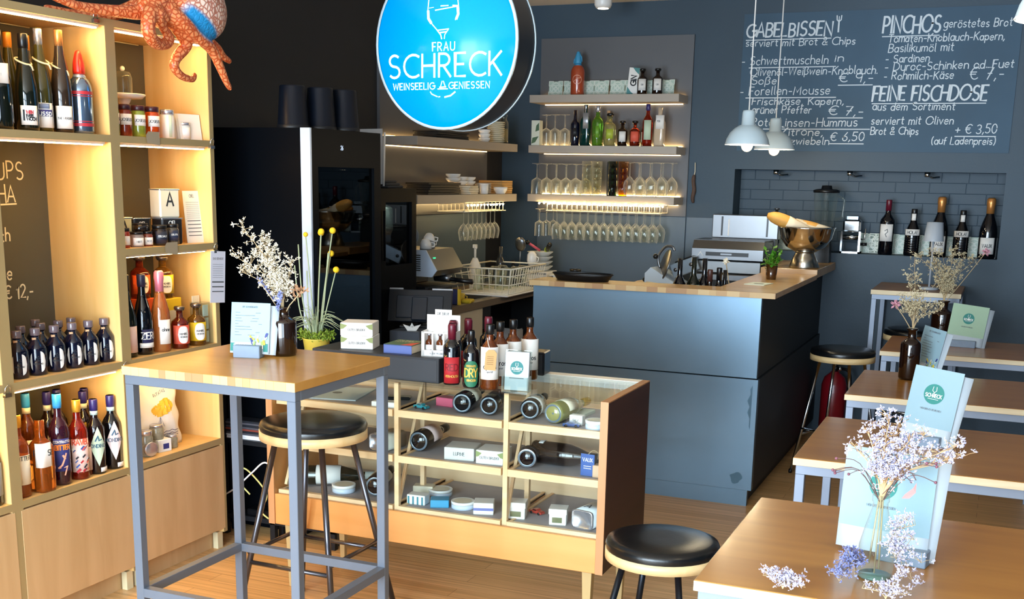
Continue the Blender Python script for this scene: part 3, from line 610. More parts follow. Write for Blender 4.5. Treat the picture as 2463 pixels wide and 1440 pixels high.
def round_label(t, R, H, col, edge, z0=.12, z1=.56):
    MB().patch(R+.0004, z0*H, z1*H, -1.7, .9, 14).build('label', col, t)
    oval_label(t, R+.0006, H, -.5, edge, (z0+z1)/2, (z1-z0)*.46, .62)
    mb = MB(); text(mb, 'HUMBEL', .0075, 0, (z0+z1)/2*H, align='c', fn=cylfn(R+.0014, -.5), w=.0013); text(mb, 'NEGRONI', .006, 0, (z0+z1)/2*H-.012, align='c', fn=cylfn(R+.0014, -.5), w=.0011); mb.build('print', ink, t)
bottle('aperitif_bottle', 'small amber bottle with orange red label, front row', (X+.02, 3.786, zC), .036, .172, 'amber', g_neg, ('flip', pm('cap_pewter', '#7a6f66', .25, .8)), group=GB, extra=lambda t, R, H: round_label(t, R, H, l_coral, l_white))
bottle('aperitif_bottle', 'small amber bottle with lemon yellow label, front row', (X+.02, 3.892, zC), .038, .175, 'amber', g_lem, ('flip', MATS['cap_pewter']), group=GB, extra=lambda t, R, H: round_label(t, R, H, l_yellow, l_white))
t = thing('gift_box', 'orange printed carton carrying the raised amber bottle', 'box', (X-.10, 3.70, zC)); MB().cbox(-.04, .04, -.045, .045, 0, .205, .002).build('carton', l_orange, t); MB().box(.0402, .0408, -.03, .03, .04, .16).build('front_print', l_coral, t)
t = thing('gift_box', 'yellow printed carton carrying the raised lemon bottle', 'box', (X-.08, 3.815, zC)); MB().cbox(-.045, .045, -.055, .055, 0, .198, .002).build('carton', l_yellow, t); MB().box(.0452, .0458, -.035, .035, .03, .15).build('front_print', l_cream, t)
bottle('aperitif_bottle', 'raised amber bottle with orange label on the orange carton', (X-.10, 3.70, zC+.205), .039, .170, 'amber', g_neg, ('flip', MATS['cap_pewter']), group=GB, extra=lambda t, R, H: round_label(t, R, H, l_orange, l_white))
bottle('aperitif_bottle', 'raised amber bottle with yellow label on the yellow carton', (X-.08, 3.815, zC+.198), .041, .172, 'amber', g_lem, ('flip', MATS['cap_pewter']), group=GB, extra=lambda t, R, H: round_label(t, R, H, l_yellow, l_white))
t = thing('acrylic_stand', 'clear acrylic card box at the right end of the bottle shelf', 'card holder', (X+.01, 3.945, zC))
MB().box(-.035, .035, -.035, .022, 0, .175).build('acrylic_case', g_clear, t)
for k in range(3): MB().box(.026, .028, -.030, .004, .008+.055*k, .055+.055*k).build('card', pm('card_sage', '#c5d2c2', .6), t)
MB().box(-.028, -.024, -.030, .016, .01, .20).build('back_card', l_cream, t)
# middle unit, lower middle shelf: dark gin bottles
gin0 = None; GG = 'dark gin bottles with oval labels'
ginlab = ['dark gin bottle with oval label at the left end of the front row', 'dark gin bottle, second from left in the front row', 'dark gin bottle, third from left in the front row', 'dark gin bottle, fourth from left in the front row', 'dark gin bottle, fifth from left in the front row', 'dark gin bottle standing alone at the right end of the row']
def gin_extra(t, R, H):
    oval_label(t, R, H, -.62, l_white, .30, .225, .85)
    mb = MB(); text(mb, 'GIN', .006, 0, .30*H+.002, align='c', fn=cylfn(R+.0014, -.62), w=.001); text(mb, 'BERGAMO', .0055, 0, .30*H-.010, align='c', fn=cylfn(R+.0014, -.62), w=.001)
    fn = cylfn(R+.0014, -.62); stroke(mb, [(-.006, .30*H+.012), (0, .30*H+.020), (.006, .30*H+.012), (-.006, .30*H+.012)], .0016, fn); mb.build('print', ink, t)
    MB().patch(R*.42, .70*H, .80*H, -1.7, -.6, 6).build('neck_seal', pm('seal_cork', '#d6ab82', .7), t)
for k, y in enumerate((2.950, 3.034, 3.123, 3.210, 3.292, 3.374)):
    if gin0 is None: gin0 = bottle('gin_bottle', ginlab[0], (X, y, zC), .033, .165, 'gin', g_blue, ('stopper', c_glass), group=GG, extra=gin_extra, sq=.06)
    else: dup(gin0, (X, y, zC), label=ginlab[k])
for k, (x, y, lb) in enumerate(((X-.085, 2.965, 'second row gin bottle behind the leftmost gin bottle'), (X-.17, 2.985, 'third row gin bottle at the back left corner'), (X-.085, 3.052, 'second row gin bottle behind the second gin bottle'), (X-.09, 3.150, 'second row gin bottle behind the third gin bottle'), (X-.18, 3.215, 'third row gin bottle seen between third and fourth'), (X-.09, 3.235, 'second row gin bottle behind the fourth gin bottle'), (X-.11, 3.322, 'second row gin bottle behind the fifth gin bottle'))):
    dup(gin0, (x, y, zC), label=lb)
# middle unit, bottom shelf: vermouths and bitters
GV = 'liqueur bottles on the bottom shelf'
Xv = -3.10
bottle('bitter_bottle', 'bitter bottle with gold cap and diagonal cream label at the left', (Xv, 2.912, zD), .036, .292, 'spirit', g_orange, ('screw', c_gold), (l_cream, .16, .52, 1.0), ('T BITTER', .014, ink, .46), -.5, GV)
bottle('bitter_bottle', 'square bottle of orange liquor with large white label', (Xv+.012, 3.002, zD), .037, .258, 'spirit', g_orange, ('cork', c_cork), (l_white, .36, .70, .80), ('PER SE', .020, ink, .52), -.5, GV, sq=.35)
def pinup(t, R, H):
    fn = cylfn(R+.0016, -.55); mb = MB()
    text(mb, 'BITTER', .017, .002, .40*H, align='c', fn=fn, w=.0042, sp=.1); mb.build('print', pm('print_orange', '#f08a34', .6), t)
    mb = MB(); text(mb, 'CONTRATTO', .0085, 0, .475*H, align='c', fn=fn, w=.0016); mb.build('print', inkw, t)
    mb = MB(); stroke(mb, [(-.016, .20*H), (-.004, .23*H), (.006, .30*H), (.012, .355*H)], .006, fn); stroke(mb, [(-.014, .20*H), (.014, .21*H), (.004, .12*H)], .005, fn); stroke(mb, [(.007, .30*H), (.001, .335*H)], .007, fn)
    mb.build('figure_motif', pm('print_flesh', '#e8a98c', .6), t)
bottle('bitter_bottle', 'dark bottle with blue cap and navy pin up label', (Xv, 3.103, zD), .036, .335, 'spirit', pm('violet_liquor', '#2a0a1c', .05, coat=.4), ('screw', c_blue), (l_navy, .16, .52, .85), None, -.55, GV, extra=pinup)
def pratello(t, R, H):
    fn = cylfn(R+.0016, -.55); random.seed(3)
    for k in range(26):
        a = random.uniform(-.03, .03); z = random.uniform(.10, .44)*H; mb = MB(); s_ = random.uniform(.002, .005)
        stroke(mb, [(a-s_, z-s_), (a+s_, z+s_)], random.uniform(.003, .008), fn); mb.build('label_motif', (ink, l_red, l_blue, l_white, l_coral)[k % 5], t)
    mb = MB(); text(mb, 'RAVEL', .020, 0, .45*H, align='c', fn=fn, w=.005, sp=.1); mb.build('print', l_coral, t)
bottle('bitter_bottle', 'red vermouth bottle with gold cap and busy collage label', (Xv, 3.195, zD), .036, .298, 'spirit', g_red, ('screw', c_gold), (l_pink, .10, .52, 1.0), None, -.55, GV, extra=pratello)
bottle('bitter_bottle', 'red vermouth bottle with collage label behind the mint labelled one', (Xv-.02, 3.245, zD), .030, .20, 'spirit', g_red, ('screw', c_gold), (l_pink, .10, .55, .9), None, 0, GV)
def leaf_label(col, s, cz=.38, ww=.85):
    def f(t, R, H):
        mb = MB(); n = 14
        for i in range(n):
            a = -.55-ww+2*ww*i/n; b = -.55-ww+2*ww*(i+1)/n; hh = lambda x: .27*H*max(0, 1-abs((x+.55)/ww))
            mb.add([((R+.001)*cos(a), (R+.001)*sin(a), cz*H-hh(a)), ((R+.001)*cos(b), (R+.001)*sin(b), cz*H-hh(b)), ((R+.001)*cos(b), (R+.001)*sin(b), cz*H+hh(b)), ((R+.001)*cos(a), (R+.001)*sin(a), cz*H+hh(a))], [(0,1,2,3)], True)
        mb.build('label', col, t); mb = MB(); text(mb, s, .013, 0, cz*H-.004, align='c', fn=cylfn(R+.0018, -.55), w=.0022)
        fn = cylfn(R+.0018, -.55); stroke(mb, [(-.010, cz*H+.022), (0, cz*H+.040), (.003, cz*H+.022), (.012, cz*H+.026)], .005, fn); mb.build('print', pm('print_teal', '#2c5a78', .6), t)
        MB().patch(R*.40, .79*H, .85*H, -pi, pi, 14).build('neck_band', pm('band_mint', '#bcd8d4', .6), t)
        MB().patch(R+.001, .03*H, .09*H, -.4, .9).build('label_foot', l_white, t)
    return f
bottle('bitter_bottle', 'black bottle with mint green pointed label and violet cap', (Xv, 3.283, zD), .035, .285, 'spirit', g_plum, ('screw', c_violet), group=GV, extra=leaf_label(l_mint, 'ONDINO'))
bottle('bitter_bottle', 'black bottle with pale pink pointed label at the right end', (Xv, 3.372, zD), .036, .285, 'spirit', g_black, ('screw', c_violet), group=GV, extra=leaf_label(pm('label_blush', '#e8d5d6', .6), 'MONDINO', .40))
for (x, y, h, gl, cp, lb) in ((Xv-.10, 3.055, .335, g_amber, c_blue, 'blue capped bottle standing behind the square bottle'), (Xv-.12, 3.175, .32, g_amberd, c_violet, 'violet capped bottle behind the blue capped pin up bottle'), (Xv-.09, 3.190, .30, g_amberd, c_gold, 'gold capped bottle in the second row of the bottom shelf'), (Xv-.14, 3.245, .315, g_amberd, c_violet, 'violet capped bottle in the third row of the bottom shelf'), (Xv-.09, 3.325, .30, g_amberd, c_violet, 'violet capped bottle behind the mint labelled one'), (Xv-.13, 3.375, .30, g_amberd, c_violet, 'violet capped bottle at the back right of the bottom shelf'), (Xv-.10, 2.955, .27, g_orange, c_cork, 'pale capped bitter bottle behind the leftmost bottle')):
    bottle('bitter_bottle', lb, (x, y, zD), .034, h, 'spirit', gl, ('screw', cp), (l_cream, .15, .5, .9), None, 0, GV, extra=lambda t, R, H: MB().patch(R*.41, .78*H, .845*H, -pi, pi, 14).build('neck_band', pm('band_cream', '#d8d2b4', .6), t))
bottle('wine_bottle', 'dark bottle with grey label cut off at the lower left picture edge', (Xv, 2.785, zD), .036, .30, 'burgundy', g_black, ('capsule', c_black), (pm('label_grey', '#8f949a', .6), .12, .5, 1.0), None, 0)
# right unit, bottom shelf: crisps bag and salt jars
def crisp_bag(label, loc, w, h, d, rz, plain=False):
    t = thing('crisp_bag', label, 'bag', loc, rz, 'crisp bags')
    v = []; f = []; nx, nz = 16, 18
    def pt(i, j, side):
        u = i/nx*2-1; s_ = j/nz; prof_ = (sin(pi*min(max(s_, .0), 1))**.6)*(1-abs(u)**2.6)
        dd = d/2*prof_*(1.1 - .5*s_) + .0015
        wr = .004*sin(13*s_+5*u)*prof_ + .003*sin(23*u+9*s_)*prof_
        wv = .006*sin(17*s_)*(abs(u) > .8); tz = .010*sin(6*u)*s_
        return (side*dd+wr-.03*s_, u*w/2*(1-.06*s_)+wv, s_*h+tz)
    for side in (1, -1):
        b = len(v)
        for j in range(nz+1):
            for i in range(nx+1): v.append(pt(i, j, side))
        for j in range(nz):
            for i in range(nx):
                a = b+j*(nx+1)+i; q = (a, a+1, a+nx+2, a+nx+1); f.append(q if side > 0 else q[::-1])
    b2 = (nx+1)*(nz+1)
    for i in range(nx): f.append((i+1, i, b2+i, b2+i+1)); k = nz*(nx+1)+i; f.append((k, k+1, b2+k+1, b2+k))
    for j in range(nz):
        a = j*(nx+1); f.append((a, a+nx+1, b2+a+nx+1, b2+a)); a += nx; f.append((a+nx+1, a, b2+a, b2+a+nx+1))
    MB().add(v, f, True).build('pouch', pm('bag_white', '#f4f2ee', .4), t)
    def on(u, vv, q):
        s_ = vv/h; x = pt((u/(w/2)+1)/2*nx, s_*nz, 1); return (x[0]+.0015+q, x[1], x[2])
    if not plain:
        mb = MB(); text(mb, 'vainilla a la vista', .021, -.003, .016, .0024, 'c', on, sp=.05); text(mb, 'PATATAS', .012, 0, h*.82, .0016, 'c', on)
        stroke(mb, [(-.05, .085), (.005, .082), (-.012, .074), (-.04, .076), (-.05, .085)], .002, on); stroke(mb, [(-.024, .085), (-.018, .135), (-.04, .092)], .002, on); stroke(mb, [(-.016, .086), (-.016, .13), (.0, .09)], .002, on)
        for k in range(3): stroke(mb, [(-.085+.0085*i, .066-.011*k+.002*sin(i*1.4)) for i in range(20)], .0022, on)
        mb.build('print', pm('print_navy', '#28306a', .6), t)
        mb = MB()
        for i in range(12):
            f_ = (i-5.5)/6; hw2 = .055*math.sqrt(max(0, 1-f_*f_)); stroke(mb, [(.005+.012*f_-hw2+2*hw2*j/8, h*.62+.030*f_) for j in range(9)], .0055, on)
        mb.build('crisp_motif', pm('print_crisp', '#eebf3c', .6), t)
    return t
crisp_bag('white crisp bag with yellow crisp and sailing boat print', (-3.17, 3.735, zD), .205, .268, .085, radians(-12))
crisp_bag('white crisp bag half hidden by the table leg', (-3.20, 3.545, zD), .17, .25, .07, radians(-8), True)
GL = 'herb salt jars on the bottom shelf'
g_salt = pm('herb_salt', '#8d8a78', .15, coat=.2, noise=.4, nscale=90)
jar('salt_jar', 'grey salt jar standing upright behind the lying jar', (-3.115, 3.575, zD), .030, .105, g_salt, c_silver, None, None, GL)
jar('salt_jar', 'grey salt jar standing on the small white box', (-3.13, 3.660, zD+.052), .029, .060, g_salt, c_silver, None, None, GL)
jar('salt_jar', 'small grey salt jar at the right of the white box', (-3.12, 3.742, zD), .023, .055, g_salt, c_silver, None, None, GL)
t = bottle('salt_jar', 'grey salt jar lying on its side at the shelf edge', (-3.16, 3.590, zD+.032), .032, .085, 'jar', g_salt, ('lid', c_silver), None, None, 0, GL, 'jar', rot=(0, radians(90), radians(-15)))
t = thing('salt_box', 'small white carton with a window among the salt jars', 'box', (-3.12, 3.672, zD), radians(-12)); MB().cbox(-.028, .028, -.032, .032, 0, .052, .002).build('carton', l_white, t); MB().box(.0282, .029, -.010, .018, .012, .034).build('window', l_navy, t)
t = thing('price_card', 'cream price card standing behind the salt jars', 'card', (-3.15, 3.535, zD), 0); MB().box(-.001, .001, -.03, .03, 0, .17).build('card', l_cream, t)
mb = MB(); [stroke(mb, [(-.022, .05+.012*k), (.022, .05+.012*k)], .003, lambda u, v, d: (.001+d, u, v)) for k in range(3)]; mb.build('print', ink, t)
# ================================================================== octopus on top of the shelving
def octopus():
    mb = MB()
    P = lambda p: p
    # mantle (head) bulging towards the bar
    hd = MB().sphere((0, 0, 0), .105, .165, .125, 24, 16)
    mt = Matrix.Translation((-2.93, 3.745, 2.245)) @ Matrix.Rotation(radians(-28), 4, 'X')
    mb.v += [tuple(mt @ Vector(p)) for p in hd.v]; mb.f += hd.f; mb.sm += hd.sm
    def arm(pts, r0, r1, n=7):
        q = spline(pts, n); R = [r0+(r1-r0)*(i/(len(q)-1))**.8 for i in range(len(q))]
        b = len(mb.v); k = MB().tube(q, R, 12); mb.v += k.v; mb.f += [tuple(i+b for i in g) for g in k.f]; mb.sm += k.sm
        b = len(mb.v); k = MB().sphere(q[-1], R[-1]*.98, seg=10, rings=6); mb.v += k.v; mb.f += [tuple(i+b for i in g) for g in k.f]; mb.sm += k.sm
    def ball(c, r):
        b = len(mb.v); k = MB().sphere(c, r, seg=16, rings=10); mb.v += k.v; mb.f += [tuple(i+b for i in g) for g in k.f]; mb.sm += k.sm
    ball((-2.965, 3.60, 2.215), .075); ball((-2.955, 3.55, 2.235), .06)
    arm([(-2.98, 3.60, 2.235), (-2.99, 3.53, 2.192), (-3.0, 3.43, 2.180), (-3.02, 3.33, 2.176), (-3.03, 3.23, 2.178), (-3.05, 3.12, 2.20)], .034, .012)
    arm([(-2.94, 3.545, 2.225), (-2.915, 3.478, 2.165), (-2.91, 3.463, 2.115), (-2.92, 3.505, 2.082), (-2.93, 3.575, 2.082), (-2.93, 3.603, 2.105), (-2.92, 3.562, 2.132), (-2.90, 3.515, 2.158), (-2.895, 3.522, 2.186), (-2.90, 3.556, 2.165)], .032, .011, 6)
    arm([(-2.93, 3.60, 2.205), (-2.93, 3.640, 2.160), (-2.935, 3.700, 2.113), (-2.945, 3.707, 2.085), (-2.95, 3.664, 2.045), (-2.95, 3.645, 2.010), (-2.95, 3.685, 1.980), (-2.95, 3.748, 1.972), (-2.955, 3.770, 1.990)], .034, .011, 6)
    arm([(-2.92, 3.58, 2.20), (-2.89, 3.630, 2.165), (-2.89, 3.714, 2.126), (-2.895, 3.805, 2.085), (-2.90, 3.856, 2.030), (-2.90, 3.892, 1.978), (-2.90, 3.916, 1.950)], .036, .011, 6)
    arm([(-3.02, 3.70, 2.20), (-3.02, 3.85, 2.17), (-3.0, 3.965, 2.115), (-3.0, 4.009, 2.085), (-3.0, 4.055, 2.068)], .030, .012, 6)
    arm([(-3.05, 3.60, 2.23), (-3.15, 3.55, 2.19), (-3.22, 3.45, 2.18), (-3.25, 3.33, 2.19)], .032, .012, 6)
    arm([(-3.03, 3.72, 2.22), (-3.15, 3.78, 2.19), (-3.24, 3.86, 2.18)], .032, .014, 6)
    m = bpy.data.materials.new('octopus_skin'); m.use_nodes = True; nt = m.node_tree; b = nt.nodes['Principled BSDF']; b.inputs['Roughness'].default_value = .38
    tc = nt.nodes.new('ShaderNodeTexCoord'); vo = nt.nodes.new('ShaderNodeTexVoronoi'); vo.feature = 'DISTANCE_TO_EDGE'; vo.inputs['Scale'].default_value = 58
    nt.links.new(tc.outputs['Object'], vo.inputs['Vector'])
    r = nt.nodes.new('ShaderNodeValToRGB'); r.color_ramp.elements[0].position = .04; r.color_ramp.elements[1].position = .22
    nt.links.new(vo.outputs['Distance'], r.inputs[0])
    sep = nt.nodes.new('ShaderNodeSeparateXYZ'); nt.links.new(tc.outputs['Object'], sep.inputs[0])
    def ramp(sock, a, bb):
        q = nt.nodes.new('ShaderNodeMapRange'); q.inputs['From Min'].default_value = a; q.inputs['From Max'].default_value = bb; nt.links.new(sock, q.inputs['Value']); return q.outputs['Result']
    def mix(f, a, bcol):
        x = nt.nodes.new('ShaderNodeMix'); x.data_type = 'RGBA'
        if isinstance(f, float): x.inputs['Factor'].default_value = f
        else: nt.links.new(f, x.inputs['Factor'])
        for nm, c in (('A', a), ('B', bcol)):
            if isinstance(c, tuple): x.inputs[nm].default_value = (*c, 1)
            else: nt.links.new(c, x.inputs[nm])
        return x.outputs['Result']
    armc = mix(r.outputs[0], lin('#b0481f'), lin('#df8a58'))
    headc = mix(r.outputs[0], lin('#b06a54'), lin('#ecd0be'))
    # distance of the point along the mantle axis decides the pale head
    hy = ramp(sep.outputs['Y'], 3.665, 3.70); hz = ramp(sep.outputs['Z'], 2.135, 2.16)
    mul = nt.nodes.new('ShaderNodeMath'); mul.operation = 'MULTIPLY'; nt.links.new(hy, mul.inputs[0]); nt.links.new(hz, mul.inputs[1])
    att = nt.nodes.new('ShaderNodeAttribute'); att.attribute_name = 'mantle'
    c = mix(att.outputs['Fac'], armc, headc)
    att2 = nt.nodes.new('ShaderNodeAttribute'); att2.attribute_name = 'belly'
    c = mix(att2.outputs['Fac'], c, lin('#1f86bf'))
    nt.links.new(c, b.inputs['Base Color'])
    bp = nt.nodes.new('ShaderNodeBump'); bp.inputs['Strength'].default_value = .35; bp.inputs['Distance'].default_value = .004
    nt.links.new(r.outputs[0], bp.inputs['Height']); nt.links.new(bp.outputs['Normal'], b.inputs['Normal'])
    o = mb.build('octopus', m)
    rm = o.modifiers.new('remesh', 'REMESH'); rm.mode = 'VOXEL'; rm.voxel_size = .006; rm.use_smooth_shade = True
    sm = o.modifiers.new('smooth', 'SMOOTH'); sm.iterations = 6; sm.factor = .5
    dg = bpy.context.evaluated_depsgraph_get(); me = bpy.data.meshes.new_from_object(o.evaluated_get(dg)); o.modifiers.clear(); o.data = me
    if not me.materials: me.materials.append(m)
    a1 = me.attributes.new('mantle', 'FLOAT', 'POINT'); a2 = me.attributes.new('belly', 'FLOAT', 'POINT'); inv = mt.inverted()
    for i, v in enumerate(me.vertices):
        q = inv @ v.co; e = (q.x/.112)**2+(q.y/.172)**2+(q.z/.132)**2
        f = max(0, min(1, (1.25-e)/.2)) if q.y > -.10 else 0
        a1.data[i].value = f
        bl = max(0, min(1, (-.058-q.z)/.012)) if f > 0 else 0
        if q.y < -.07: bl *= max(0, (q.y+.10)/.03)
        a2.data[i].value = bl*f
    for p in me.polygons: p.use_smooth = True
    return tag(o, 'orange octopus figure with blue bellied head sprawled over the shelving top', 'octopus')
octopus()

# ================================================================== tall square table on the left
m_steel = pm('blue_grey_steel', '#69717e', .4, .25)
m_tab = wood('table_oak', '#b07c34', '#c69248', 'x', 4, .32, 9, coat=.25)
m_tabedge = wood('table_edge', '#d8bd90', '#ecd9b4', 'x', 8, .5, 12)
TX0, TX1, TY0, TY1, TZ = -2.325, -1.732, 2.584, 3.112, 1.073
t = thing('high_table', 'tall square oak table with blue grey steel frame, left foreground', 'table', ((TX0+TX1)/2, (TY0+TY1)/2, 0))
hw, hd_ = (TX1-TX0)/2, (TY1-TY0)/2
top = MB().cbox(-hw, hw, -hd_, hd_, TZ-.026, TZ, .0015).build('table_top', m_tab, t)
random.seed(5); x = -hw
blk = [pm('block_a', '#bf9e6c', .5), pm('block_b', '#a47c52', .5), pm('block_c', '#b48f60', .5), pm('block_d', '#c6a878', .5)]
while x < hw-.001:
    w_ = min(random.uniform(.022, .04), hw-x)
    MB().box(x+.0003, x+w_-.0003, -hd_-.0008, -hd_+.004, TZ-.0255, TZ-.001).build('block', blk[random.choice([0, 0, 3, 1, 2, 3])], top); x += w_
L = .028; zt = TZ-.026
for sx in (-1, 1):
    for sy in (-1, 1):
        a, b = sx*(hw-.004-L/2), sy*(hd_-.006-L/2)
        MB().cbox(a-L/2, a+L/2, b-L/2, b+L/2, 0, zt-L, .0015).build('leg', m_steel, t)
for zz, nm in ((zt-L, 'top_rail'), (.365, 'foot_rail')):
    for s in (-1, 1):
        b = s*(hd_-.006-L/2); e_ = 0 if nm == 'top_rail' else L
        MB().cbox(-hw+.004+e_, hw-.004-e_, b-L/2, b+L/2, zz, zz+L, .0012).build(nm, m_steel, t)
        a = s*(hw-.004-L/2); MB().cbox(a-L/2, a+L/2, -hd_+.006+L, hd_-.006-L, zz, zz+L, .0012).build(nm, m_steel, t)

# ---------------------------------------------------------------- menus in slotted blocks
m_block = pm('holder_blue_grey', '#7f90a4', .6, noise=.1, nscale=30); m_pap = pm('menu_paper', '#b4bfc8', .65); m_sky = pm('menu_blue', '#8eacb8', .6); m_teal = pm('menu_teal', '#1c7d74', .6); m_sage = pm('menu_sage', '#9dbb9f', .6)
def logo(mb_disc, r, cx, cz, fn, parent, m=None):
    mb_disc.add([fn(a, b, .0004) for a, b in disc_pts(cx, cz, r, r)], [tuple(range(28))])
    o = mb_disc.build('emblem', m or m_teal, parent)
    q = MB(); text(q, 'SCHRECK', r*.34, cx, cz-r*.32, r*.07, 'c', fn, sp=.12, depth=.0012)
    stroke(q, [(cx-r*.16, cz+r*.72), (cx-r*.2, cz+r*.35), (cx, cz+r*.15), (cx+r*.2, cz+r*.35), (cx+r*.16, cz+r*.72)], r*.05, fn, .0012)
    stroke(q, [(cx-r*.5, cz-r*.5), (cx+r*.5, cz-r*.5)], r*.04, fn, .0012); stroke(q, [(cx, cz+r*.15), (cx, cz+r*.02)], r*.06, fn, .0012)
    q.build('print', inkw, o)
def menu(label, loc, rz, w, h, style, lean=8, bw=.11, dx0=0, tilt=0):
    t = thing('menu_holder', label+', in its slotted block', 'menu', loc, rz, 'menus on the tables')
    MB().cbox(-bw/2, bw/2, -.022, .022, 0, .038, .002).build('block', m_block, t)
    mt_ = Matrix.Translation((dx0, 0, .012)) @ Matrix.Rotation(radians(-lean), 4, 'X') @ Matrix.Rotation(radians(tilt), 4, 'Y')
    for k, (dx, dy, dr, ww, hh) in enumerate(((0, 0, 0, w, h), (.02, .006, 2.5, w*.96, h*.97))):
        m2 = mt_ @ Matrix.Translation((dx, dy, 0)) @ Matrix.Rotation(radians(dr), 4, 'Y')
        mb = MB(); n = 8
        for i in range(n):
            for sgn in (0, 1):
                pass
        pts = []
        for i in range(n+1):
            u = -ww/2+ww*i/n; c = .010*(u/(ww/2))**2*(1 if k else .4)
            pts.append((u, c))
        v = [(u, c, 0) for u, c in pts]+[(u, c+.004*(1 if k else 0), hh) for u, c in pts]+[(u, c+.0012, 0) for u, c in pts]+[(u, c+.0012+.004*(1 if k else 0), hh) for u, c in pts]
        N = n+1; f = []
        for i in range(n): f += [(i, i+1, N+i+1, N+i), (2*N+i+1, 2*N+i, 3*N+i, 3*N+i+1), (N+i, N+i+1, 3*N+i+1, 3*N+i)]
        f += [(0, N, 3*N, 2*N), (n, 2*N+n, 3*N+n, N+n)]
        sh = mb.add(v, f, True, m2).build('sheet', m_pap, t)
        if k: continue
        def fn(u, vv, d): return tuple(m2 @ Vector((u, .010*.4*(u/(ww/2))**2-.0004-d, vv)))
        fld = MB(); z0 = hh*.22
        nn = 8; vv_ = [fn(-ww/2+ww*i/nn, z0, 0) for i in range(nn+1)]+[fn(-ww/2+ww*i/nn, hh, 0) for i in range(nn+1)]
        fld.add(vv_, [(i, i+1, nn+2+i, nn+1+i) for i in range(nn)]).build('colour_field', m_sky if style != 'sage' else m_sage, sh)
        if style in ('logo', 'sage', 'side'):
            cx = 0 if style != 'side' else -.01
            logo(MB(), hh*.135, cx, hh*.66, fn, sh); q = MB(); text(q, 'WEINSEELIG GENIESSEN', hh*.022, cx, hh*.44, align='c', fn=fn, w=hh*.004); q.build('print', MATS['grey_print'], sh)
        if style == 'list':
            q = MB(); stroke(q, [(-ww*.42, hh*.12), (ww*.4, hh*.12)], hh*.16, fn, .0008); q.build('band', m_teal, sh)
            q = MB(); text(q, 'SOMMER', hh*.05, -ww*.40, hh*.13, w=hh*.010, fn=fn, depth=.0014); text(q, 'KARTE', hh*.035, -ww*.40, hh*.07, w=hh*.007, fn=fn, depth=.0014); q.build('print', inkw, sh)
            q = MB()
            for r_ in range(9): stroke(q, [(-ww*.38, hh*(.80-.055*r_)), (-ww*.38+ww*random.uniform(.35, .7), hh*(.80-.055*r_))], hh*.009, fn, .0008)
            text(q, 'DIE SOMMERKARTE', hh*.03, -ww*.2, hh*.90, w=hh*.005, fn=fn, depth=.001); q.build('print', MATS['grey_print'], sh)
            random.seed(11)
            for r_ in range(22):
                q = MB(); a = random.uniform(.05, .42)*ww; b = random.uniform(.06, .34)*hh; s_ = random.uniform(.004, .010)
                stroke(q, [(a, b), (a+s_*random.uniform(-1, 1), b+s_)], s_*.7, fn, .0016+.0001*r_); q.build('picture_patch', (l_mint, pm('veg', '#8aa552', .6), l_cream, l_yellow, l_navy)[r_ % 5], sh)
    return t
menu('summer card with green band on the tall table', (-2.105, 2.895, TZ), radians(14), .125, .155, 'list', 10, .085)
# ---------------------------------------------------------------- dried flowers
m_stem = pm('dry_stem', '#b9a27c', .8); m_blos = pm('dry_blossom', '#dcd3be', .8); m_lil = pm('lilac_blossom', '#c8c4de', .8); m_lav = pm('lavender', '#7f86b8', .8); m_rust = pm('rust_blossom', '#a57a58', .8)
def petals(mb, p, r, n=5):
    p = Vector(p)
    for k in range(n):
        d = Vector((random.gauss(0, 1), random.gauss(0, 1), random.gauss(.5, 1))).normalized(); s_ = d.cross(Vector((random.random(), random.random(), random.random()))).normalized(); q = d.cross(s_)
        mb.add([p, p+d*r*.6+s_*r*.28, p+d*r, p+d*r*.6-s_*r*.28, p+d*r*.55+q*r*.22], [(0,1,4), (1,2,4), (2,3,4), (3,0,4)], False)
def bouquet(name, label, base, tips, br=26, r=.008, blos=None, stem=None, group='dried flowers', sw=.0016, seed=1, twig=.05, extra=None, root=-.03):
    """tips: list of end points relative to base; each stem forks into blossom twigs"""
    random.seed(seed); t = thing(name, label, 'dried flowers', base, group=group)
    st = MB(); bl = MB()
    for tip in tips:
        tip = Vector(tip); mid = tip*.45+Vector((random.gauss(0, .006), random.gauss(0, .006), .02*tip.length/.2)); mid.x *= .75; mid.y *= .75
        sp = spline([(0, 0, root), (tip.x*.08, tip.y*.08, max(root, tip.z*.18)), mid, tip], 5)
        st.tube(sp, [sw*1.3*(1-.6*i/(len(sp)-1)) for i in range(len(sp))], 5)
        for k in range(br):
            i = random.randint(int(len(sp)*.45), len(sp)-1); p = sp[i]
            d = Vector((random.gauss(0, 1), random.gauss(0, 1), random.gauss(.9, .6))).normalized()*random.uniform(.4, 1)*twig
            q = p+d; st.tube([p, p+d*.5+Vector((0, 0, twig*.06)), q], sw*.45, 3)
            for j in range(2):
                petals(bl, q+Vector((random.gauss(0, 1), random.gauss(0, 1), random.gauss(0, 1)))*r*.7, r*random.uniform(.7, 1.3), 4)
    st.build('stems', stem or m_stem, t, kind='stuff'); bl.build('blossoms', blos or m_blos, t, kind='stuff')
    if extra: extra(t)
    return t
VB = 'brown glass bottle vases'
bottle('bottle_vase', 'brown bottle vase behind the menu on the tall table', (-2.037, 2.985, TZ), .040, .155, 'vase', g_amberd, group=VB, cat='vase')
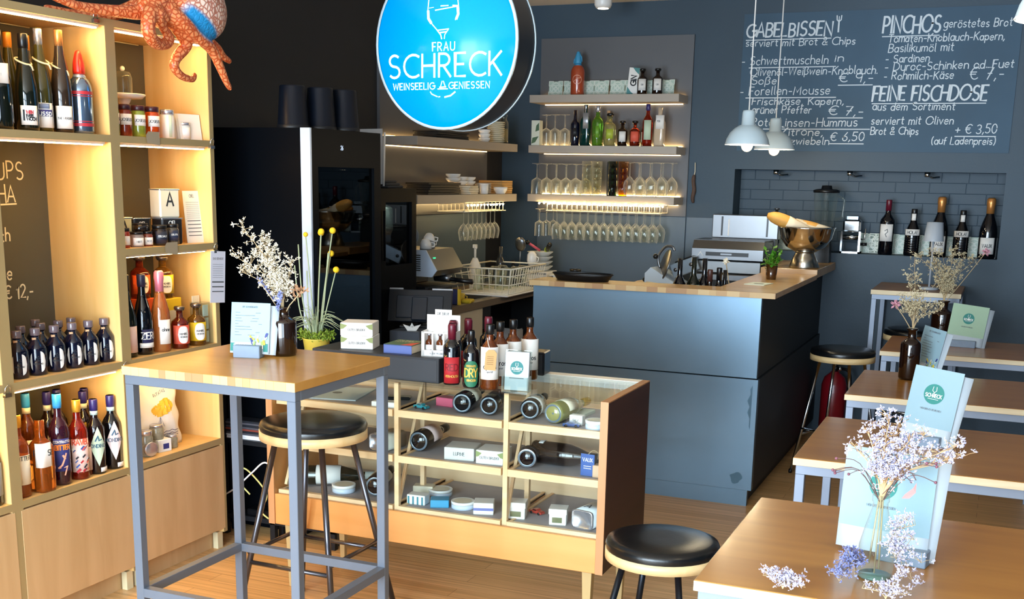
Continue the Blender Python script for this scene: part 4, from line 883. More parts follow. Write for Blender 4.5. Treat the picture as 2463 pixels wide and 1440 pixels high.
def lav(t):
    random.seed(9); a = MB(); b = MB(); s_ = MB()
    for k in range(14):
        f = k/13; petals(a, (-.075+.055*f, -.02+.01*f, .085-.065*f), .011, 4); petals(a, (.0+.012*f, -.03, .00+.05*f), .012, 4)
    for k in range(16): petals(b, (.045+random.uniform(0, .05), -.01, .035+random.uniform(0, .035)), .014, 3)
    s_.tube([(0, 0, -.03), (.03, -.01, .01), (.07, -.01, .05)], .0016, 5); s_.tube([(0, 0, -.03), (-.03, -.02, .03), (-.08, -.02, .09)], .0014, 5)
    a.build('lavender', m_lav, t); b.build('rust_flowers', m_rust, t); s_.build('stems', m_stem, t)
bouquet('dried_flowers', 'cream dried statice with lavender in the vase on the tall table', (-2.037, 2.985, TZ+.148), [(-.115, -.03, .235), (-.145, -.02, .145), (-.085, .02, .20), (-.05, .0, .16), (-.135, -.02, .105), (.025, .01, .135), (.0, .0, .09), (-.10, .02, .165)], 42, .0085, seed=4, twig=.036, extra=lav)

# ================================================================== bar stools
m_seat = pm('black_leather', '#0d0f11', .28, bump=.15, bscale=90); m_ring = wood('seat_ply', '#d9b57c', '#e8cb98', 'x', 6, .45); m_tube = pm('gunmetal_tube', '#5b5a60', .28, .9); m_blkt = pm('black_tube', '#1a2028', .3, .6); m_chr2 = pm('stool_chrome', '#c9ced4', .12, 1.0)
def stool(label, loc, h, R, foot, ang, tube, zf=.24, rt=.011, square=True):
    t = thing('bar_stool', label, 'stool', loc, 0, 'round black stools')
    pad = .04*R/.19
    MB().lathe([(0, h-.052), (R*.97, h-.052), (R*.985, h-.045), (R*.985, h-.034), (R, h-.022), (R*.97, h-.008), (R*.85, h-.001), (R*.4, h+.001), (0, h)], 40).build('seat_pad', m_seat, t)
    MB().lathe([(R*.90, h-.068), (R, h-.068), (R, h-.036), (R*.90, h-.036)], 40, cap=False).lathe([(0, h-.068), (R*.90, h-.068)], 40, cap=False).build('seat_ring', m_ring, t)
    ft = []
    for k in range(4):
        a = radians(ang+90*k); p0 = (R*.70*cos(a), R*.70*sin(a), h-.066); p1 = (foot*cos(a), foot*sin(a), 0.004); MB().tube([p0, p1], rt, 12).build('leg', tube, t)
        MB().lathe([(rt*1.15, 0), (rt*1.15, .02)], 10).build('foot_cap', c_black, t, loc=(p1[0], p1[1], 0))
        f = (h-.08-zf)/(h-.08); f2 = f if k % 2 == 0 or not square else f
        ft.append([p0[i]+(p1[i]-p0[i])*f for i in range(3)])
    for k in range(4):
        dz = .0 if k % 2 else .035
        a = ft[k]; b = ft[(k+1) % 4]; MB().tube([(a[0], a[1], a[2]+dz), (b[0], b[1], b[2]+dz)], rt*.75, 10).build('footrest', tube, t)
    return t
stool('black seated tall stool behind the tall table', (-2.235, 3.448, 0), .765, .194, .30, 134, m_tube)
stool('low black stool beside the nearest right hand table', (-.925, 3.46, 0), .50, .185, .24, 38, m_blkt, .16)
stool('chrome legged black stool in front of the fire extinguisher', (-.785, 6.62, 0), .725, .178, .25, 25, m_chr2, .22, .009)
stool('black stool tucked under the tall back table', (-.46, 7.30, 0), .78, .178, .22, 45, m_chr2, .24, .009)

# ================================================================== black stand with magazines
t = thing('magazine_stand', 'black metal stand with magazines between shelving and display cabinet', 'stand', (-2.98, 4.16, 0))
m_blk = pm('black_metal', '#15171c', .45, .3)
for sx in (-.20, .06, .375):
    for sy in (.005, .072): MB().box(sx-.0125, sx+.0125, sy-.0125, sy+.0125, 0, .847).build('post', m_blk, t)
for z in (.075, .43, .825): MB().box(-.2125, .3875, -.0075, .0845, z, z+.022).build('shelf', m_blk, t)
mag = [pm('mag_white', '#e6e9f0', .4), pm('mag_grey', '#4a4a52', .4), pm('mag_red', '#7c3a30', .4), pm('mag_dark', '#22252c', .35)]
random.seed(2)
for k in range(9):
    o = tag(MB().cbox(-.115, .115, -.038, .038, 0, .009, .001).build('magazine', mag[(0, 0, 1, 3, 2, 1, 3, 1, 3)[k]], loc=(-3.055+random.uniform(-.008, .008), 4.203, .4525+.0095*k), rot=(0, 0, radians(random.uniform(-2, 2)))),
        ('white magazine at the bottom of the pile', 'white magazine second from the bottom', 'grey magazine third from the bottom', 'dark magazine fourth from the bottom', 'red magazine in the middle of the pile', 'grey magazine above the red one', 'dark magazine third from the top', 'grey magazine second from the top', 'dark magazine on top of the pile')[k]+', black stand', 'magazine', 'magazines on the black stand')
def cable(label, pts, m): tag(MB().tube(spline(pts, 8), .004, 6).build('cable', m), label, 'cable', 'loose cables')
cable('white cable crossing the black stand', [(-3.16, 4.12, .19), (-3.08, 4.11, .24), (-2.99, 4.11, .32), (-2.93, 4.12, .37), (-2.90, 4.16, .33)], pm('cable_white', '#e4e6ea', .5))
cable('yellowish looped cable in the black stand', [(-3.02, 4.13, .21), (-3.07, 4.12, .27), (-3.05, 4.12, .33), (-3.0, 4.13, .30), (-2.93, 4.13, .22), (-2.97, 4.14, .14), (-2.93, 4.14, .105)], pm('cable_yellow', '#cfc779', .5))
t = thing('router', 'small black router lying on the bottom shelf of the stand', 'router', (-3.0, 4.203, .097)); MB().cbox(-.07, .07, -.034, .034, 0, .03, .004).build('case', c_black, t); MB().box(.0, .006, -.0352, -.034, .012, .018).build('light', emis('led_white', '#dfefff', 3), t)

# ================================================================== glass display cabinet
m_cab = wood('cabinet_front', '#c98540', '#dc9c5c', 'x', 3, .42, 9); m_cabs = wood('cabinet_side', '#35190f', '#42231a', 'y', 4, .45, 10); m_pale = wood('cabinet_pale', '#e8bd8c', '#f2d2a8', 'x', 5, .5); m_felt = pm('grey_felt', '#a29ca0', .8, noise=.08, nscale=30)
m_pane = thin('cabinet_pane', '#f8fbfa', .9, .01, ior=1.22)
CX0, CX1, CY0, CY1, CZ0, CZ1 = -2.583, -1.188, 3.655, 4.145, .268, .883
t = thing('display_cabinet', 'wooden display cabinet with glass front and top full of goods', 'display cabinet', (0, 0, 0))
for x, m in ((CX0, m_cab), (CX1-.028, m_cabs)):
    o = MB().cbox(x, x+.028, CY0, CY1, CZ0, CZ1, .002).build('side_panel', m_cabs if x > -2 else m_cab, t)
    MB().box(x, x+.028, CY0-.004, CY0, CZ0, CZ1).build('front_edge', wood('cabinet_edge', '#a8744a', '#bd8a5c', 'z', 4, .45), o)
    MB().box(x, x+.028, CY0-.004, CY1, CZ1, CZ1+.004).build('top_edge', MATS['cabinet_edge'], o)
MB().cbox(CX0+.028, CX1-.028, CY0, CY0+.018, CZ0, .392, .002).build('front_board', m_cab, t)
MB().box(CX0+.028, CX1-.028, CY0+.018, CY1, CZ0, .38).build('floor_box', m_pale, t)
MB().box(CX0+.028, CX1-.028, CY1-.016, CY1, .38, CZ1-.03).build('back_panel', m_pale, t)
MB().box(CX0+.028, CX1-.028, CY1-.055, CY1, CZ1-.03, CZ1+.004).build('back_ledge', pm('ledge_white', '#ece8de', .3), t)
cols = (CX0+.028, -2.035, -1.59, CX1-.028)
for (zz, dep_) in ((.392, .012), (.588, .012), (.762, .012)):
    for i in range(3):
        a, b = cols[i]+.004, cols[i+1]-.004 if i < 2 else cols[i+1]
        if i: a = cols[i]+.022
        y1 = CY1-.02 if zz < .5 else CY1-.06
        tr_ = MB().box(a, b, CY0+.04, y1, zz, zz+.008).build('tray', m_felt, t)
        MB().box(a, b, CY0+.022, CY0+.04, zz-.012, zz+.014).build('tray_front', m_pale, tr_)
        MB().box(a, a+.012, CY0+.04, y1, zz-.012, zz+.012).build('tray_side', m_pale, tr_); MB().box(b-.012, b, CY0+.04, y1, zz-.012, zz+.012).build('tray_side', m_pale, tr_)
for x in cols[1:3]:
    for y in (CY0+.03, CY0+.24): MB().box(x, x+.018, y, y+.018, .38, CZ1-.006).build('divider_post', m_pale, t)
    MB().bar((x+.009, CY0+.05, .42), (x+.009, CY0+.25, .86), .012).build('brace', m_pale, t)
for x in (CX0+.05,): MB().bar((x, CY0+.05, .42), (x, CY0+.25, .86), .012).build('brace', m_pale, t)
MB().box(CX0+.028, CX1-.028, CY0+.002, CY0+.006, .394, CZ1-.004).build('front_pane', m_pane, t)
MB().box(CX0+.028, CX1-.028, CY0-.004, CY1-.056, CZ1-.004, CZ1+.003).build('top_pane', m_pane, t)
for x in (CX0+.07, CX1-.07):
    for y in (CY0+.05, CY1-.05): MB().lathe([(.014, 0), (.026, .268)], 4, mtx=Matrix.Translation((x, y, 0)) @ Matrix.Rotation(pi/4, 4, 'Z'), smooth=False).build('leg', pm('leg_oak', '#b59a68', .5), t)
# ---- goods inside the cabinet
ZT3, ZT2, ZT1 = .400, .596, .770
def lying(label, x, y, z, R, H, kind, glass, rz, cap=None, lab=None, group='bottles lying in the display cabinet', extra=None):
    """bottle on its side, base towards angle rz"""
    o_ = bottle('lying_bottle', label, (x, y, z+R+.001), R, H, kind, glass, cap, lab, None, pi, group, rot=(0, radians(90), rz), extra=extra)
    MB().lathe([(R*.70, -.0008), (R*.80, -.0022), (R*.88, -.0008)], 24, cap=False).build('ring_highlight', pm('highlight_grey', '#5d6b78', .1, coat=.3), o_); MB().lathe([(0, -.0006), (R*.10, -.0006)], 12, cap=False).build('dot_highlight', MATS['highlight_grey'], o_)  # highlight on the bottle base drawn as a grey-blue ring and dot
    return o_
yb = radians(100)
lying('dark bottle lying base first, left one in the middle of the upper row', -1.79, 3.755, ZT1, .039, .29, 'burgundy', g_black, yb, ('capsule', c_black), (l_cream, .2, .5, 1.6))
lying('black bottle lying base first, right one in the middle of the upper row', -1.685, 3.765, ZT1, .037, .29, 'burgundy', g_black, yb, ('capsule', c_black), (l_black, .2, .5, 1.5))
lying('dark bottle lying with white label in the right upper compartment', -1.525, 3.77, ZT1, .038, .27, 'burgundy', g_black, yb, ('capsule', c_black), (l_white, .12, .32, 2.6))
lying('clear olive bottle lying in the right upper compartment', -1.425, 3.745, ZT1, .038, .29, 'burgundy', pm('pale_olive_glass', '#8d8a54', .06, coat=.3), radians(84), ('capsule', c_gold), (l_cream, .2, .45, 1.5))
lying('dark bottle lying base first in the left of the middle row', -1.985, 3.785, ZT2, .041, .28, 'burgundy', g_black, radians(94), ('capsule', c_black), (l_pink, .2, .5, 1.8))
lying('dark bottle lying base first at the left of the right middle compartment', -1.522, 3.745, ZT2, .037, .095, 'burgundy', g_plum, yb, ('capsule', c_black), (l_black, .2, .5, 1.5), extra=lambda t, R, H: MB().lathe([(R*.80, -.001), (R*.92, -.0016), (R*.95, .001)], 24, cap=False).build('ring_highlight', c_silver, t))  # silver ring draws a highlight round this base
lying('long brown magnum lying crosswise in the right middle compartment', -1.535, 3.84, ZT2, .043, .30, 'burgundy', pm('magnum_brown', '#1c120e', .05, coat=.3), radians(-2), ('champ', c_black), (l_white, .1, .16, .5))
lying('white labelled wine lying in the left lower compartment', -2.505, 3.80, ZT3, .040, .30, 'burgundy', g_dark, radians(25), ('capsule', pm('cap_grey', '#9aa09a', .4)), (l_white, .15, .48, 2.6))
lying('brown bottle lying base first at the right of the left lower compartment', -2.165, 3.765, ZT3, .042, .28, 'burgundy', g_plum, radians(106), ('capsule', c_black), None)
def carton(label, loc, w, d, h, m, rz=0, txt=None, th=.01, tm=None, extra=None, group='small cartons in the display cabinet', name='carton_box'):
    t = thing(name, label, 'box', loc, rz, group); MB().cbox(-w/2, w/2, -d/2, d/2, 0, h, .002).build('carton', m, t)
    if txt:
        mb = MB(); text(mb, txt, th, 0, h*.4, align='c', fn=lambda u, v, q: (u, -d/2-q-.0004, v), w=th*.14); mb.build('print', tm or MATS['grey_print'], t)
    if extra: extra(t, w, d, h)
    return t
def leafy(t, w, d, h):
    for s in (-1, 1): MB().add([(s*w*.5, -d/2-.0006, h*.95), (s*w*.28, -d/2-.0006, h*.8), (s*w*.4, -d/2-.0006, h*.55), (s*w*.5, -d/2-.0006, h*.5)], [(0,1,2,3) if s > 0 else (3,2,1,0)]).build('leaf_print', pm('leaf_print', '#8d9a64', .7), t)
carton('pale open carton with compartments in the middle of the middle row', (-1.80, 3.79, ZT2), .115, .11, .048, pm('carton_grey', '#d8d8d4', .6), radians(10), 'LUPINE', .012)
carton('white carton printed with leaves at the right of the middle row', (-1.67, 3.785, ZT2), .105, .11, .052, l_white, radians(6), 'GUTEN BRUDER', .009, None, leafy)
carton('small wooden box at the right edge of the middle row', (-1.25, 3.75, ZT2), .03, .04, .045, pm('box_tan', '#d0a986', .6))
carton('white cube carton with small window beside the red toy car', (-1.565, 3.77, ZT3), .065, .065, .062, l_white, radians(14), extra=lambda t, w, d, h: (MB().box(-.022, .018, -d/2-.0012, -d/2, .010, .030).build('window', pm('window_olive', '#6e6f4c', .3), t), MB().cbox(-w/2-.002, w/2+.002, -d/2-.002, d/2+.002, h*.68, h+.001, .001).build('lid', c_white, t)))
carton('white cube carton with small window next to the letter tin', (-1.40, 3.765, ZT3), .062, .062, .060, l_white, radians(14), extra=lambda t, w, d, h: (MB().box(-.020, .016, -d/2-.0012, -d/2, .010, .030).build('window', MATS['window_olive'], t), MB().cbox(-w/2-.002, w/2+.002, -d/2-.002, d/2+.002, h*.68, h+.001, .001).build('lid', c_white, t)))
carton('white and violet soap carton in the lower middle compartment', (-1.70, 3.77, ZT3), .075, .075, .045, l_white, radians(20), extra=lambda t, w, d, h: MB().box(-w/2, w/2, -d/2-.001, -d/2, .016, .026).build('band', pm('band_violet', '#6f76b4', .6), t))
carton('bright blue fish tin carton in the lower middle compartment', (-1.885, 3.77, ZT3), .07, .06, .030, pm('carton_blue', '#3f9fcc', .5), radians(24))
def stripes(t, w, d, h):
    for k in range(4): MB().box(-w/2+w*(k+.25)/4, -w/2+w*(k+.6)/4, -d/2-.001, d/2+.001, .001, h*.85).build('stripe', pm('stripe_teal', '#2f7d8c', .6), t)
carton('blue and white striped carton in the lower middle compartment', (-1.975, 3.765, ZT3), .075, .05, .038, l_white, radians(4), extra=stripes)
carton('pale framed carton behind the striped carton', (-2.02, 3.90, ZT3), .08, .05, .035, l_cream, radians(15))
carton('pink carton in the upper middle compartment', (-1.905, 3.87, ZT1), .075, .05, .034, pm('carton_pink', '#d8607a', .5), radians(-6))
carton('small white carton behind the blue toy car', (-1.345, 3.78, ZT1), .05, .03, .036, l_white, radians(-4), 'SALZ', .008)
carton('flat white carton at the right of the left upper compartment', (-2.10, 3.74, ZT1), .10, .05, .022, l_white, radians(6))
def round_tin(label, x, y, z, R, h, m):
    t = thing('round_tin', label, 'tin', (x, y, z), 0, 'round tins in the display cabinet')
    MB().lathe([(R*.95, 0), (R, .002), (R, h*.6), (R*.97, h*.6), (R*.97, h*.62)], 28).build('tin_body', m, t); MB().lathe([(R*1.02, h*.6), (R*1.03, h*.98), (R*.98, h), (R*.9, h*.97), (0, h*.97)], 28).build('lid', c_white, t)
    MB().lathe([(0, h*.985), (R*.78, h*.985)], 24, cap=False).build('lid_label', l_cream, t)
m_tinw = pm('tin_blue_white', '#c9d7ea', .35)
round_tin('round blue white tin in front of the violet carton', -1.795, 3.785, ZT3, .044, .030, m_tinw); round_tin('round white tin behind the blue carton', -1.95, 3.905, ZT3, .046, .028, m_tinw)
round_tin('round white tin in the left lower compartment', -2.315, 3.78, ZT3, .046, .032, m_tinw); round_tin('round pale tin at the right end of the upper row', -1.262, 3.74, ZT1, .036, .034, m_tinw)
def flat_tin(label, loc, w, d, h, rz, m, ltr):
    t = thing('oil_tin', label, 'tin', loc, rz, 'tins lying in the display cabinet')
    MB().lathe([(h/2, -d/2), (h/2, d/2)], 32, .5, Matrix.Translation((0, 0, h/2)) @ Matrix.Rotation(pi/2, 4, 'X') @ Matrix.Diagonal((w/h, 1, 1, 1)), True).build('tin_body', m, t)
    MB().lathe([(h/2*1.03, d/2-.004), (h/2*1.03, d/2+.003), (h/2*.9, d/2+.003), (h/2*.88, d/2+.001)], 32, .5, Matrix.Translation((0, 0, h/2)) @ Matrix.Rotation(pi/2, 4, 'X') @ Matrix.Diagonal((w/h, 1, 1, 1)), True).build('rim', c_silver, t)
    mb = MB(); text(mb, ltr, .035, -w*.25, -.02, .006, fn=lambda u, v, q: (u, v, h+q+.0006)); mb.build('lettering', ink, t)
flat_tin('white tin with black letter lying in the right lower compartment', (-1.285, 3.80, ZT3), .085, .13, .068, radians(-12), pm('tin_white', '#dfe6ea', .35), 'A')
flat_tin('pale letter tin lying behind the tall stool seat', (-2.12, 3.79, ZT2), .085, .12, .065, radians(-10), pm('tin_ivory', '#cfcdbf', .4), 'A')
def toy_car(label, loc, rz, m):
    t = thing('toy_car', label, 'toy car', loc, rz, 'toy cars in the display cabinet')
    MB().prism([(-.030, .004), (.030, .004), (.031, .010), (.024, .013), (.012, .014), (.006, .020), (-.010, .020), (-.018, .014), (-.030, .013)], -.011, .011, Matrix.Rotation(pi/2, 4, 'X')).build('car_body', m, t)
    MB().prism([(.008, .0145), (.005, .0185), (-.009, .0185), (-.014, .0145)], -.0115, .0115, Matrix.Rotation(pi/2, 4, 'X')).build('glazing', c_black, t)
    for sx in (-.018, .018):
        for sy in (-.011, .011): MB().lathe([(.0052, -.002), (.0052, .002)], 12, mtx=Matrix.Translation((sx, sy, .0052)) @ Matrix.Rotation(pi/2, 4, 'X')).build('wheel', c_black, t)
toy_car('red toy car beside the white cube carton', (-1.515, 3.84, ZT3), radians(-20), pm('toy_red', '#b03a30', .25, coat=.5)); toy_car('dark blue toy car in the upper right compartment', (-1.35, 3.735, ZT1), radians(8), pm('toy_blue', '#1c3f7c', .25, coat=.5)); toy_car('teal toy car in the upper middle compartment', (-1.965, 3.77, ZT1), radians(-12), pm('toy_teal', '#2a8f9c', .25, coat=.5))
t = thing('swing_tag', 'blue swing tag hanging from the magnum neck', 'tag', (-1.285, 3.735, ZT2), radians(-4)); MB().box(-.026, .026, -.001, .001, .002, .082).build('card', l_blue, t)
mb = MB(); text(mb, 'VAUX', .013, 0, .055, align='c', w=.0018, fn=lambda u, v, q: (u, -.001-q, v)); [stroke(mb, [(-.014, .038-.008*k), (.014, .038-.008*k)], .002, lambda u, v, q: (u, -.001-q, v)) for k in range(2)]; mb.build('print', inkw, t)
MB().tube(spline([(0, 0, .08), (.015, .01, .095), (.03, .02, .085), (.026, .03, .06)], 6), .0012, 5).build('string', m_stem, t)
for (lb, loc, rz, m) in (('white booklet with green print in the upper right compartment', (-1.545, 3.97, ZT1), 8, l_white), ('white booklet with photo lying right of the other booklet', (-1.42, 3.96, ZT1), -4, pm('booklet_mint', '#cfe0d4', .5))):
    t = thing('booklet', lb, 'booklet', loc, radians(rz), 'booklets in the display cabinet'); MB().cbox(-.06, .06, -.055, .055, 0, .012, .001).build('cover', m, t); MB().box(-.045, .02, -.035, .035, .012, .0124).build('cover_print', pm('print_green', '#7c9468', .6), t)
t = thing('record_sleeve', 'pale blue paper with round hole in the left upper compartment', 'record sleeve', (-2.40, 3.88, ZT1), radians(12)); MB().box(-.12, .12, -.13, .13, 0, .004).build('sleeve', pm('sleeve_blue', '#b4c4cc', .5), t); MB().lathe([(0, .0045), (.02, .0045)], 20, cap=False).build('hole', pm('hole_grey', '#6d7478', .6), t)
t = thing('phone_case', 'black flat case at the back of the left upper compartment', 'case', (-2.13, 3.90, ZT1), radians(20)); MB().cbox(-.045, .045, -.025, .025, 0, .012, .003).build('case', c_black, t); MB().box(-.02, .02, -.01, .01, .012, .0125).build('badge', c_black, t)

# ================================================================== on top of the display cabinet
ZG = CZ1+.003
t = thing('riser_block', 'charcoal riser block on the glass cabinet top', 'riser', (-2.125, 3.80, ZG), 0)
MB().cbox(-.27, .27, -.105, .105, 0, .092, .002).build('block', pm('charcoal_board', '#23272d', .5), t); MB().box(-.262, .262, -.1062, -.105, .008, .084).build('front_face', pm('charcoal_board2', '#2b3037', .45), t)
ZR = ZG+.092
carton('white leaf printed carton at the bottom of the pair', (-2.245, 3.80, ZR), .125, .11, .05, l_white, radians(16), 'GUTEN BRUDER', .008, None, leafy, 'leaf cartons on the riser'); carton('white leaf printed carton stacked on the other', (-2.247, 3.80, ZR+.0505), .125, .11, .05, l_white, radians(17), 'GUTEN BRUDER', .008, None, leafy, 'leaf cartons on the riser')
t = thing('book', 'green and coral book lying on the riser block', 'book', (-2.05, 3.79, ZR), radians(4)); MB().cbox(-.055, .055, -.055, .075, 0, .030, .002).build('pages', l_cream, t)
MB().box(-.057, .057, -.058, .077, .030, .033).build('cover', pm('book_green', '#5f7a5a', .5), t); MB().box(-.057, .057, -.058, -.056, 0, .033).build('spine', pm('book_blue', '#5468a8', .5), t)
MB().add([(.010, -.058, .0332), (.057, -.058, .0332), (.057, .03, .0332), (.03, .0, .0332)], [(0,1,2,3)]).build('cover_motif', l_coral, t)
mb = MB(); fz = lambda u, v, q: (u, v, .0333+q); text(mb, 'Du bist so', .016, -.04, .045, .0024, fn=fz); text(mb, 'FLUMMER', .015, -.045, .018, .0024, fn=fz); mb.build('lettering', pm('print_cream', '#e8ddb8', .6), t)
# carton of three miniature bottles with a raised header
t = thing('miniature_box', 'white display carton with header holding three miniature bottles', 'display box', (-1.885, 3.77, ZR), radians(10))
w, d, h = .128, .075, .092
mb = MB().box(-w/2, w/2, -d/2, d/2, 0, .004).box(-w/2, -w/2+.003, -d/2, d/2, 0, h).box(w/2-.003, w/2, -d/2, d/2, 0, h).box(-w/2, w/2, d/2-.003, d/2, 0, h+.055).box(-w/2, w/2, -d/2, -d/2+.002, 0, .024).box(-w/2, -w/2+.012, -d/2, -d/2+.002, 0, h).box(w/2-.012, w/2, -d/2, -d/2+.002, 0, h).box(-w/2, w/2, -d/2, -d/2+.002, h-.006, h).box(-.024, -.018, -d/2, -d/2+.002, 0, h).box(.018, .024, -d/2, -d/2+.002, 0, h)
mb.build('carton', l_white, t)
MB().box(-.032, .032, d/2-.006, d/2-.003, h+.04, h+.075).build('header_card', pm('header_white', '#f0eee8', .6), t)
mb = MB(); text(mb, 'DIE BIRNE', .009, 0, h+.055, align='c', w=.0014, fn=lambda u, v, q: (u, d/2-.006-q, v)); text(mb, 'KLEINE PROBIERER', .006, 0, .009, align='c', w=.001, fn=lambda u, v, q: (u, -d/2-q, v)); mb.build('print', MATS['grey_print'], t)
mb = MB(); [mb.add([(a+.012*cos(k*pi/8), d/2-.0036, h+.028+.012*sin(k*pi/8)) for k in range(16)], [tuple(range(16))]) for a in (-.04, .045)]; mb.build('header_motif', pm('motif_blush', '#e8c0c4', .6), t)
for k, x in enumerate((-.042, 0, .042)):
    a = Vector((x, -.008, .004)); a.rotate(Matrix.Rotation(radians(10), 3, 'Z'))
    bottle('miniature_bottle', ('leftmost', 'middle', 'rightmost')[k]+' miniature amber bottle in the white display carton', (-1.885+a.x, 3.77+a.y, ZR+.004), .0145, .078, 'amber', g_amber, ('flip', c_silver), (l_white, .10, .48, 1.2), None, radians(-80), 'miniature bottles')
# vermouth and aperitif bottles
GVc = 'vermouth bottles on the cabinet'
af = radians(-65)
def verm(label, x, y, lab, txt=None, z=ZG, h=.222, R=.033, gl=g_black, cap=None): return bottle('vermouth_bottle', label, (x, y, z), R, h, 'bordeaux', gl, cap or ('wax', c_wax), lab, txt, af, GVc)
verm('black bottle with wine red wax and red label, front left', -1.815, 3.72, (l_red, .03, .46, 1.0), [('RED', .024, pm('print_ruby', '#7a0d18', .6), .24), ('VERMOUTH', .008, ink_gold, .13)], R=.0325)
verm('wax capped bottle behind the red labelled one', -1.85, 3.80, (l_red, .03, .46, 1.0)); verm('wax capped bottle third in its row', -1.83, 3.89, (l_red, .03, .46, 1.0)); verm('wax capped bottle at the back of its row', -1.79, 3.985, (l_cream, .03, .46, 1.0))
def dry_extra(t, R, H):
    oval_label(t, R, H, af, l_green, .25, .23, .95); mb = MB(); fn = cylfn(R+.0016, af); text(mb, 'DRY', .030, 0, .20*H, .0048, 'c', fn, sp=.1, xs=.8); text(mb, "FERDINAND'S", .0072, 0, .375*H, .0012, 'c', fn, sp=.1, xs=.75); text(mb, 'VERMOUTH', .0080, 0, .12*H, .0015, 'c', fn, sp=.1, xs=.75); mb.build('print', ink_gold, t)
bottle('vermouth_bottle', 'black bottle with oval green label reading dry', (-1.728, 3.70, ZG), .031, .205, 'bordeaux', g_black, ('capsule', c_black), group=GVc, extra=dry_extra)
GA = 'aperitif bottles with white labels on the cabinet'
def apros(label, x, y):
    return bottle('aperitif_bottle', label, (x, y, ZG), .0335, .232, 'spirit', g_amber, ('screw', c_black), (l_white, .16, .66, 1.25), [('apros', .017, ink, .33), ('aperitif', .006, MATS['grey_print'], .27)], af, GA)
apros('amber aperitif bottle with white label and kraft tag, frontmost', -1.655, 3.70); apros('amber aperitif bottle second in the row', -1.655, 3.79); apros('amber aperitif bottle third in the row', -1.64, 3.875); apros('amber aperitif bottle at the back of the row', -1.61, 3.965)
t = thing('kraft_tag', 'brown kraft swing tag hanging on the front aperitif bottle', 'tag', (-1.634, 3.655, ZG+.075), radians(20), rot=(radians(6), radians(4), radians(24)))
MB().add([(-.020, -.001, 0), (.020, -.001, 0), (.020, -.001, .062), (.010, -.001, .074), (-.010, -.001, .074), (-.020, -.001, .062), (-.020, .001, 0), (.020, .001, 0), (.020, .001, .062), (.010, .001, .074), (-.010, .001, .074), (-.020, .001, .062)], [(0,1,2,3,4,5), (11,10,9,8,7,6), (0,6,7,1), (1,7,8,2), (2,8,9,3), (3,9,10,4), (4,10,11,5), (5,11,6,0)]).build('tag', l_kraft, t)
mb = MB(); [stroke(mb, [(-.013, .05-.007*k), (.010, .05-.007*k)], .0012, lambda u, v, q: (u, -.0012-q, v)) for k in range(5)]; mb.build('print', pm('print_brown', '#6a4a2c', .7), t)
MB().tube(spline([(0, 0, .068), (-.012, .006, .09), (-.018, .018, .112)], 5), .0012, 5).build('string', l_cream, t)
# acrylic leaflet holder
t = thing('leaflet_holder', 'clear acrylic holder with pale blue leaflets on the cabinet top', 'leaflet holder', (-1.548, 3.70, ZG), radians(6))
mb = MB().box(-.048, .048, -.032, -.030, 0, .055).box(-.048, .048, .018, .020, 0, .145).box(-.048, -.046, -.032, .020, 0, .055).box(.046, .048, -.032, .020, 0, .055).box(-.048, .048, -.032, .020, 0, .002); mb.build('acrylic_case', g_clear, t)
lf = MB().cbox(-.044, .044, -.012, .004, .003, .140, .001, Matrix.Rotation(radians(-6), 4, 'X')).build('leaflets', m_pap, t)
fl = lambda u, v, q: (u, -.0125+v*.105-q, v*.9945)
logo(MB(), .024, 0, .085, fl, lf, pm('emblem_petrol', '#1f7070', .6)); q = MB(); stroke(q, [(-.026, .048), (.026, .048)], .0025, fl); q.build('print', MATS['grey_print'], lf)
t = thing('speaker_box', 'small black box at the back right of the cabinet bottles', 'speaker', (-1.635, 4.085, ZG), radians(6)); MB().cbox(-.05, .05, -.045, .045, 0, .09, .004).build('case', c_black, t); MB().box(-.042, .042, -.046, -.045, .008, .082).build('grille', pm('grille_black', '#18191c', .8), t)
# ---------------------------------------------------------------- potted plant with yellow button flowers
t = thing('potted_plant', 'potted plant with yellow button flowers behind the tall table', 'plant', (-2.69, 4.185, .847))
m_leaf = pm('sage_leaf', '#9aa888', .6, noise=.2); m_gleaf = pm('moss_leaf', '#77912a', .6, noise=.25, nscale=40); m_yel = pm('button_yellow', '#e7c01c', .8, bump=.5, bscale=400)
MB().lathe([(.045, 0), (.058, .085), (.062, .09), (.056, .09), (.052, .08)], 20).build('pot', pm('pot_yellow', '#c9b84a', .6), t)
random.seed(21)
lv = MB()
for k in range(46):
    a = random.uniform(0, 2*pi); ln = random.uniform(.10, .20); sp = random.uniform(.25, 1.0)
    ky = .28 if sin(a) > 0 else .9
    p = spline([(0.02*cos(a), .02*sin(a), .07), (ln*.35*sp*cos(a), ln*.35*sp*sin(a)*ky, .08+ln*.6), (ln*sp*cos(a), ln*sp*sin(a)*ky, .08+ln*(.95-.55*sp))], 5)
    lv.tube(p, [.0032*(1-.8*i/(len(p)-1)) for i in range(len(p))], 4)
lv.build('grass_leaves', m_leaf, t)
gm = MB()
for k in range(420):
    a = random.uniform(0, 2*pi); r = .085*math.sqrt(random.random()); petals(gm, (r*cos(a), r*sin(a)*.65, .085+random.uniform(0, .035)), random.uniform(.010, .018), 2)
gm.build('ground_leaves', m_gleaf, t, kind='stuff')
base = Vector((-2.69, 4.185, .847))
for k, (x, z) in enumerate(((-2.683, 1.377), (-2.619, 1.386), (-2.596, 1.393), (-2.552, 1.398), (-2.572, 1.301), (-2.527, 1.237))):
    r = .0105 if k in (0,) else .0135; e = Vector((x*1.023, 4.20+.02*sin(k*2.1), z-.004))-base
    s_ = MB().tube(spline([(e.x*.15, e.y*.15, .08), (e.x*.45, e.y*.4, e.z*.5), tuple(e)], 6), .0026, 6).build('flower_stem', m_leaf, t); MB().sphere(tuple(e), r, seg=12, rings=8).build('flower_head', m_yel, s_)
